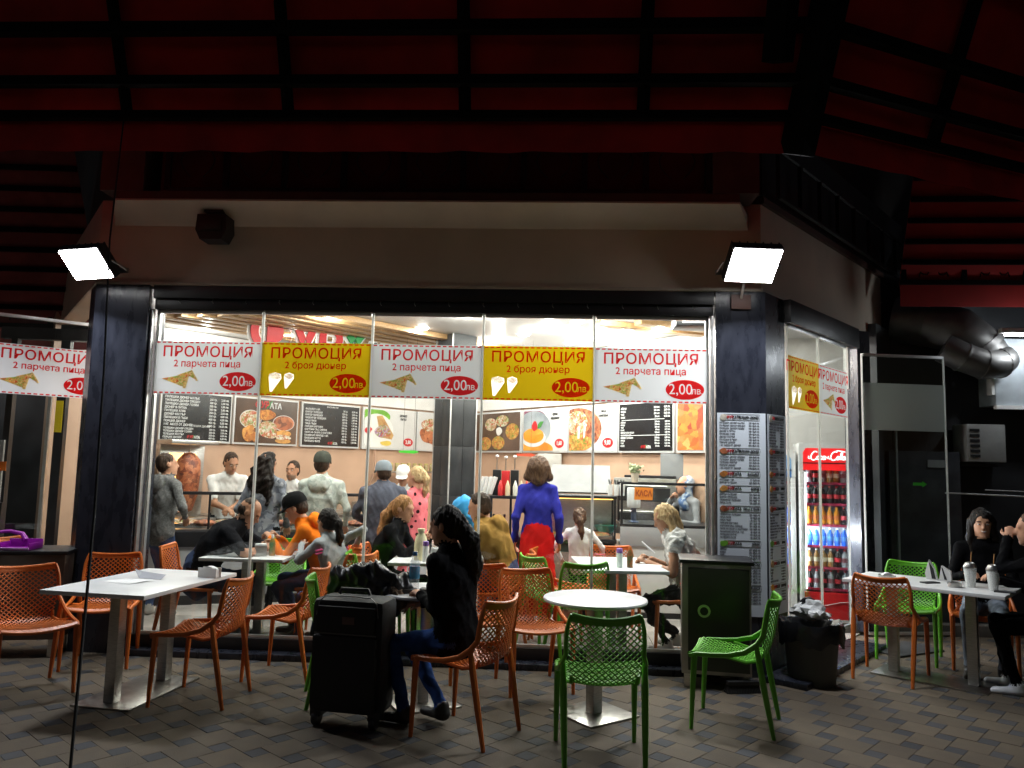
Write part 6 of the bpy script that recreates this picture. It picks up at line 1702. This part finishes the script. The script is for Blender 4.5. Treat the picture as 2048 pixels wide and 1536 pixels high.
part('leaves', M('pale_leaf', (.25, .32, .16), .6, col2=(.5, .52, .36), scale=30), pt, lambda b: [b.add([(0, 0, 0), (.014, 0, .016), (0, 0, .034), (-.014, 0, .016)], [(0, 1, 2, 3)], 0,
     Matrix.Translation((rr.gauss(0, .032), rr.gauss(0, .03), .135 + rr.gauss(0, .024))) @ Euler((rr.uniform(-1.2, 1.2), rr.uniform(-1.2, 1.2), rr.uniform(0, 6.3))).to_matrix().to_4x4()) for _ in range(150)])
part('stems', M('stem_green', (.10, .16, .05), .7), pt, lambda b: [b.tube([(0, 0, .08), (.03 * math.cos(k), .03 * math.sin(k), .14)], .003, 4) for k in range(7)])
for k in range(3):
    bottle('paper_cup', 'white paper cup of black straws %s' % ('left of the other two', 'between two like cups', 'nearest the orange sign')[k], (.66 + k * .065, 8.60, 1.28 + IN), [(.001, 0), (.026, 0), (.032, .12), (.030, .12), (.001, .11)], m_white)
    st = part('straws', m_blackp, bpy.data.objects[-1] if False else None, lambda b: [b.tube([(.66 + k * .065 + .008 * math.cos(q), 8.60 + .008 * math.sin(q), 1.40 + IN), (.66 + k * .065 + .022 * math.cos(q), 8.60 + .022 * math.sin(q), 1.455 + IN)], .003, 4) for q in range(6)])
    tag(st, 'bunch of black straws standing in a white paper cup', 'straws', 'straws in the paper cups')
gb = thing('fridge', 'tall dark grey cabinet fridge at the right end of the kitchen', 'fridge', (1.62, 9.42, IN), R(-25))
part('body', M('grey_steel', (.17, .175, .18), .4, .3), gb, lambda b: b.box((0, 0, .9), (.5, .4, 1.74), .008))
part('door_seam', m_black, gb, lambda b: b.box((0, -.203, 1.1), (.48, .004, .008)))
part('handle', m_steel, gb, lambda b: b.tube([(-.18, -.22, 1.2), (-.18, -.22, 1.5)], .01, 6))
ac = thing('air_conditioner', 'dark ceiling air unit behind the top right corner of the glass front', 'air conditioner', (1.45, 7.3, 3.0))
part('body', m_black, ac, lambda b: b.box((0, 0, 0), (.62, .3, .14), .02)); part('grille', m_grey, ac, lambda b: b.box((0, -.152, -.02), (.5, .006, .05))); part('bracket', m_black, ac, lambda b: b.box((0, 0, .13), (.2, .1, .13)))
pg = thing('gift_bag', 'flower-patterned shopping bag standing by the girl in white', 'bag', (.17, 7.66, IN), R(-8))
part('bag_body', food('flower_print', [(.45, .05, .04), (.5, .42, .3), (.2, .1, .06), (.35, .25, .15)], 18), pg, lambda b: b.prism([(-.10, 0), (.10, 0), (.12, .34), (-.12, .34)], -.05, .05))
part('handle', m_brown, pg, lambda b: b.tube([(-.05, -.05, .34), (-.03, -.05, .46), (.03, -.05, .46), (.05, -.05, .34)], .005, 6))

# ================================================================== DRINKS FRIDGES
m_fw = M('fridge_pale', (.66, .66, .66), .35, var=.04)
m_fred = M('fridge_red', (.55, .010, .014), .35, var=.06)
m_fhead = M('backlit_red', (.60, .012, .014), .35, var=.06, emit=.55)
m_fscript = M('backlit_white', (.9, .9, .9), .4, var=0, emit=.8)
def fridge(label, loc, rz, w, h, header, red):
    t = thing('drinks_fridge', label, 'fridge', loc, rz)
    d_ = .55
    part('side', m_fw, t, lambda b: b.box((-w / 2 + .02, d_ / 2, h / 2), (.04, d_, h), .006)); part('side', m_fw, t, lambda b: b.box((w / 2 - .02, d_ / 2, h / 2), (.04, d_, h), .006))
    part('back', M('fridge_inner', (.28, .28, .30), .5), t, lambda b: b.box((0, d_ - .02, h / 2), (w - .08, .03, h)))
    part('roof', m_fw, t, lambda b: b.box((0, d_ / 2, h - .02), (w - .002, d_, .04), .008))
    part('base', header if red else m_fw, t, lambda b: b.box((0, d_ / 2, .18), (w - .082, d_ - .01, .30), .004))
    part('kick', m_fw, t, lambda b: b.box((0, .2, .04), (w - .084, .38, .06)))
    part('header', m_fhead if red else header, t, lambda b: b.prism([(-w / 2 + .042, h - .29), (w / 2 - .042, h - .29), (w / 2 - .042, h - .10), (w / 2 - .07, h - .055), (-w / 2 + .07, h - .055), (-w / 2 + .042, h - .10)], -.012, .04))
    part('header_seam', m_black, t, lambda b: b.box((0, -.014, h - .215), (w - .08, .004, .012)))
    part('crown', m_fw, t, lambda b: b.prism([(-w / 2, h - .29), (-w / 2 + .042, h - .29), (-w / 2 + .042, h - .10), (-w / 2 + .07, h - .055), (w / 2 - .07, h - .055), (w / 2 - .042, h - .10), (w / 2 - .042, h - .29), (w / 2, h - .29), (w / 2, h - .04), (w / 2 - .05, h), (-w / 2 + .05, h), (-w / 2, h - .04)], -.010, .03))
    dr_ = part('door_frame', m_fw, t, lambda b: (b.box((-w / 2 + .03, -.02, h * .5 + .02), (.05, .035, h - .64), .006), b.box((w / 2 - .03, -.02, h * .5 + .02), (.05, .035, h - .64), .006)))
    part('door_glass', m_cglass, t, lambda b: b.box((0, -.02, h * .5 + .02), (w - .11, .006, h - .64)))
    part('handle', m_fw, dr_, lambda b: b.box((-w / 2 + .02, -.06, 1.0), (.035, .04, .26), .012))
    ls = part('light_strip', M('fridge_light', (.85, .92, 1.0), .4, var=0, emit=9.0), t, lambda b: b.box((-w / 2 + .06, .05, h * .5 + .02), (.022, .02, h - .68)))
    sh_ = []
    for k in range(6):
        z = .36 + k * .222
        part('shelf', m_fw, t, lambda b: b.box((0, d_ / 2, z), (w - .09, d_ - .1, .012)))
        part('price_rail', M('rail_red', (.35, .02, .06), .4), t, lambda b: b.box((0, .05, z), (w - .10, .012, .026)))
        sh_.append(z + .007)
    a = area('lamp', t, (-w / 2 + .09, .08, h * .5), (0, R(-70), 0), .03, 7.0, (.85, .92, 1.0), sy=h - .7)
    a.rotation_euler = (0, R(-90), 0)
    return t, sh_
FL, FA = (2.97, 8.42, IN), R(-12)
fr, shelves = fridge('red-fronted drinks fridge with lit shelves of bottles', FL, FA, .62, 1.90, m_fred, True)
# script lettering on the header, drawn as pen strokes
def arc(cx, cz, rx, rz_, a0, a1, n=14):
    return [(cx + rx * math.cos(R(a0 + (a1 - a0) * i / n)), -.016, cz + rz_ * math.sin(R(a0 + (a1 - a0) * i / n))) for i in range(n + 1)]
def script(b, x0, z0, s):
    def st(pts, r=.0052):
        b.tube([(x0 + (x + .25 * z) * s, y, z0 + z * s) for x, y, z in pts], r * s * 15, 6, flat=.6)
    def bigC(ox):
        st(arc(ox + .30, .30, .26, .36, 55, 330)); st([(ox + .02, -.016, .05), (ox - .12, -.016, .10), (ox - .15, -.016, .28)])
    def o_(ox):
        st(arc(ox + .12, .13, .10, .14, 0, 350))
    def c_(ox):
        st(arc(ox + .12, .13, .10, .14, 60, 320))
    def a_(ox):
        o_(ox); st([(ox + .23, -.016, .26), (ox + .22, -.016, .05), (ox + .30, -.016, .0)])
    bigC(0); o_(.50); c_(.74); a_(.96); st([(1.28, -.016, .14), (1.42, -.016, .16)])
    bigC(1.55); o_(2.05); st([(2.34, -.016, 0), (2.34, -.016, .6), (2.42, -.016, .62), (2.44, -.016, .4), (2.38, -.016, .1), (2.46, -.016, 0)]); a_(2.50)
    st([(1.75, -.016, .62), (2.0, -.016, .75), (2.4, -.016, .70), (2.75, -.016, .6)], .004)
part('script_lettering', m_fscript, fr, lambda b: script(b, -.20, 1.90 - .175, .128))
part('bottle_emblem', m_fscript, fr, lambda b: b.prism([(.205, 1.69), (.235, 1.69), (.238, 1.73), (.230, 1.755), (.238, 1.785), (.226, 1.81), (.225, 1.835), (.215, 1.835), (.214, 1.81), (.202, 1.785), (.210, 1.755), (.202, 1.73)], -.016, -.0125))
part('ribbon_emblem', m_fw, fr, lambda b: b.tube([(-.24, -.002, .24), (-.16, -.002, .20), (-.05, -.002, .205), (.08, -.002, .24), (.18, -.002, .25), (.24, -.002, .22)], [.006, .012, .014, .012, .014, .006], 6, flat=.15))
fr2, _s2 = fridge('blue and white fridge half hidden behind the right pillar', (2.36, 8.62, IN), FA, .60, 1.82, M('fridge_blue', (.02, .14, .42), .35, col2=(.35, .6, .8), scale=3), False)
bp_ = [(.001, 0), (.030, 0), (.032, .01), (.032, .07), (.029, .085), (.032, .10), (.030, .125), (.012, .16), (.012, .175), (.001, .176)]
def drink(mat, labm, capm):
    b = MB().lathe(bp_, 14); q = b.mesh('bottle_body', mat)
    return q, MB().lathe([(.0325, .055), (.0335, .055), (.0335, .10), (.0325, .10)], 14).mesh('bottle_label', labm), MB().lathe([(.001, .172), (.014, .172), (.014, .188), (.001, .188)], 10).mesh('bottle_cap', capm)
cola = drink(M('cola', (.018, .008, .007), .08, var=.1), M('cola_label', (.55, .03, .04), .4), m_red)
orng = drink(M('orange_soda', (.60, .22, .015), .12, var=.1), M('orange_label', (.55, .12, .03), .4), M('orange_cap2', (.6, .2, .02), .4))
blue = drink(M('blue_water', (.03, .14, .75), .1, var=.15), M('blue_label', (.08, .25, .7), .4), m_white)
brn = drink(M('tea_brown', (.32, .15, .04), .12, var=.1), M('tea_label', (.6, .5, .35), .4), m_white)
clr = drink(M('clear_soda', (.35, .36, .38), .08, var=.1), M('clear_label', (.2, .05, .06), .4), m_red)
rows = [(5, [clr, cola, clr, brn, brn, clr, cola], 'mixed bottle on the top shelf of the red drinks fridge'), (4, [cola] * 7, 'dark cola bottle on the second shelf of the red drinks fridge'), (3, [orng] * 5 + [cola] * 2, 'orange or cola bottle on the third shelf of the red drinks fridge'),
        (2, [blue] * 7, 'blue water bottle on the fourth shelf of the red drinks fridge'), (1, [brn] * 4 + [cola, clr, brn], 'brown tea bottle on the fifth shelf of the red drinks fridge'), (0, [cola, clr, cola, clr, cola, clr, cola], 'dark bottle on the lowest shelf of the red drinks fridge')]
Tf = Matrix.Translation(FL) @ Matrix.Rotation(FA, 4, 'Z')
Tf2 = Matrix.Translation((2.36, 8.62, IN)) @ Matrix.Rotation(FA, 4, 'Z')
for sidx, kinds, lb in rows:
    for k, kd in enumerate(kinds):
        p = Tf @ Vector((-.205 + k * .070, .10, shelves[sidx]))
        t = thing('drink_bottle', lb, 'bottle', tuple(p), 0, 'bottles on fridge shelf %d' % sidx)
        for nm_, me_ in zip(('bottle_body', 'bottle_label', 'bottle_cap'), kd):
            link(nm_, me_, t)
for sidx in (1, 2, 3):
    for k in range(4):
        p = Tf2 @ Vector((.02 + k * .070, .10, _s2[sidx]))
        t = thing('drink_bottle', 'blue bottle in the fridge half hidden by the right pillar', 'bottle', tuple(p), 0, 'bottles in the blue fridge')
        for nm_, me_ in zip(('bottle_body', 'bottle_label', 'bottle_cap'), blue):
            link(nm_, me_, t)
cbl = part('cable_coil', M('pale_cable', (.45, .43, .40), .6), None, lambda b: b.tube([(2.55 + .11 * math.cos(a * .7) + .03 * math.sin(a * 1.9), 7.55 + .08 * math.sin(a * .7), .03 + .004 * (a % 5)) for a in range(34)], .007, 6)); tag(cbl, 'pale tangled cable on the floor before the red fridge', 'cable')

# ================================================================== RIGHT SIDE: DUCTS, PANEL, AIR UNIT, DARK WALLS
m_galv = M('galvanised_duct', (.17, .165, .16), .5, .8, var=.15, scale=7)
du = thing('duct', 'large faceted metal ventilation duct under the small red awning', 'duct', (3.95, 8.45, 3.0))
part('trunk', m_galv, du, lambda b: b.tube([(-.1, .35, .34), (.15, .2, .28), (.42, .0, .16), (.62, -.05, -.02), (.78, -.02, -.2)], [.26, .26, .25, .23, .21], 10))
part('collar', m_galv, du, lambda b: (b.tube([(.60, -.05, .0), (.64, -.05, -.05)], .245, 16), b.tube([(.16, .2, .28), (.20, .17, .265)], .275, 10)))
el = thing('duct_elbow', 'shiny round duct elbow entering the bright panel at the right', 'duct', (4.55, 8.35, 2.78))
part('bend', m_galv, el, lambda b: b.tube([(-.42, -.05, .16), (-.25, -.10, .06), (-.05, -.12, -.02), (.12, -.10, .0), (.22, .0, .06)], .155, 18))
part('seam', m_galv, el, lambda b: [b.tube([p, q], .162, 18) for p, q in (((-.26, -.10, .065), (-.24, -.10, .055)), ((-.06, -.12, -.015), (-.04, -.12, -.02)), ((.11, -.10, -.0), (.13, -.09, .005)))])
wp_ = thing('duct_box', 'pale metal ventilation box lit white at the right edge', 'duct', (5.35, 8.62, 2.72))
part('box', M('pale_metal', (.55, .60, .64), .35, .3), wp_, lambda b: b.box((0, .1, 0), (1.2, .5, .72), .004))
part('bottom_lip', m_white, wp_, lambda b: b.box((.0, -.17, -.385), (1.25, .06, .04)))
part('edge_strip', m_white, wp_, lambda b: b.box((-.625, -.1, .05), (.03, .1, .6)))
tl2 = thing('tube_light', 'fluorescent fitting shining on the ventilation box at the right edge', 'lamp', (5.0, 8.0, 3.05))
part('fitting', m_white, tl2, lambda b: b.box((0, 0, .03), (.9, .07, .05), .006))
part('tube', M('tube_glow2', (.9, .96, 1), .4, var=0, emit=8), tl2, lambda b: b.tube([(-.4, 0, -.01), (.4, 0, -.01)], .016, 8))
lp2 = bpy.data.lights.new('lamp', 'POINT'); lp2.energy = 4.5; lp2.color = (.88, .95, 1.0); lp2.shadow_soft_size = .05; lo2 = link('lamp', lp2, tl2); lo2.location = (0, 0, -.09)
au = thing('air_conditioner', 'white outdoor air unit with dark slots on the dark wall at the right', 'air conditioner', (4.62, 8.50, 1.95))
part('case', M('case_white', (.30, .30, .29), .5, var=.08), au, lambda b: b.box((0, .1, 0), (.40, .3, .40), .01))
for k in range(6):
    part('slot', m_ink, au, lambda b: b.box((-.12, -.053, -.14 + k * .055), (.10, .008, .03)))
part('bracket', m_black, au, lambda b: b.box((0, .2, -.23), (.5, .2, .03)))
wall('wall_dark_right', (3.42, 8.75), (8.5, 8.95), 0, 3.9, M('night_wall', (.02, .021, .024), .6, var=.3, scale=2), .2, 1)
dc = thing('tall_cabinet', 'tall dark glossy cabinet behind the frosted pane', 'cabinet', (3.98, 8.52, 0), R(2))
part('carcass', M('dark_gloss', (.05, .053, .06), .2, var=.2), dc, lambda b: b.box((0, .1, .93), (.75, .3, 1.84), .006))
part('strip', m_grey, dc, lambda b: (b.box((-.3, -.06, 1.2), (.02, .02, 2.3)), b.box((.12, -.055, 1.72), (.18, .012, .08))))
kb = part('kerb', M('kerb_stone', (.10, .09, .08), .7), None, lambda b: b.box((4.5, 8.22, .05), (3.2, .14, .12), .01, rz=R(3))); struct(kb)
mt_ = part('doormat', M('mat_rubber', (.02, .02, .022), .8), None, lambda b: b.box((3.25, 7.45, .008), (.62, .40, .014), .004, rz=R(30))); tag(mt_, 'dark rubber doormat on the pavers under the green chair at right', 'doormat')
rod = part('handrail', m_alu, None, lambda b: (b.tube([(4.05, 8.2, 1.42), (5.0, 8.0, 1.40)], .008, 6), b.tube([(4.45, 8.2, 1.46), (5.0, 8.1, 1.45)], .005, 6))); tag(rod, 'thin pale metal rail in the dark behind the smiling woman', 'rail')

# ================================================================== LEFT SIDE: WING FRAMES AND LEAFLETS
wgl = thing('wing_frame', 'white and dark door posts of the left wing behind the swung-open pane', 'door frame', (-4.95, 7.75, 0), R(10))
part('white_post', m_white, wgl, lambda b: (b.box((.12, 0, 1.25), (.035, .05, 2.2), .004), b.box((.18, .02, 1.25), (.03, .05, 2.2), .004)))
part('dark_post', m_black, wgl, lambda b: (b.box((-.12, 0, 1.4), (.09, .08, 2.8)), b.box((.62, .1, 1.4), (.10, .08, 2.8)), b.box((-.62, .0, 1.4), (.06, .08, 2.8))))
part('head_rail', m_black, wgl, lambda b: b.box((0, 0, 2.84), (1.5, .1, .12)))
part('steel_post', m_alu, wgl, lambda b: b.box((-.23, -.03, 1.2), (.03, .03, 2.3)))
part('counter_ledge', m_white, wgl, lambda b: b.box((.38, .0, .92), (.42, .30, .03), .004))
part('glass', m_cglass, wgl, lambda b: b.box((.38, .02, 1.5), (.42, .008, 1.1)))
yl = part('sticker', m_yellow, None, lambda b: b.box((-4.98, 7.55, 1.98), (.07, .004, .32), rz=R(8))); tag(yl, 'narrow yellow sticker under the left promotion banner', 'sticker')
vh = thing('door_sign', 'grey door leaf with an orange entrance strip at the left picture edge', 'sign', (-5.62, 7.42, 0), R(8))
part('leaf', M('grey_leaf', (.22, .21, .20), .5, var=.06), vh, lambda b: b.box((0, 0, 1.42), (.36, .03, .62), .004))
part('stand', m_black, vh, lambda b: b.box((0, .03, .56), (.40, .05, 1.10)))
part('strip', M('orange_strip', (.70, .16, .02), .5), vh, lambda b: b.box((.0, -.018, 1.47), (.44, .004, .09)))
text('ВХОД', .10, m_ink, vh, .03, 1.47, -.022, sx=.9, bold=.002)
wlf = wall('wall_far_left', (-9.5, 9.2), (-5.6, 8.75), 0, 3.2, m_dgrey, .15, 1)

# ================================================================== lettering becomes plain meshes
bpy.context.view_layer.update()
_dg = bpy.context.evaluated_depsgraph_get()
_fonts = [o for o in sc.objects if o.type == 'FONT']
_done = []
for o in _fonts:
    me = bpy.data.meshes.new_from_object(o.evaluated_get(_dg))
    _done.append((o.name.split('.')[0], me, o.parent, o.matrix_local.copy(), o))
for nm, me, par, mx, o in _done:
    bpy.data.objects.remove(o)
for nm, me, par, mx, o in _done:
    q = link(nm, me, par); q.matrix_local = mx
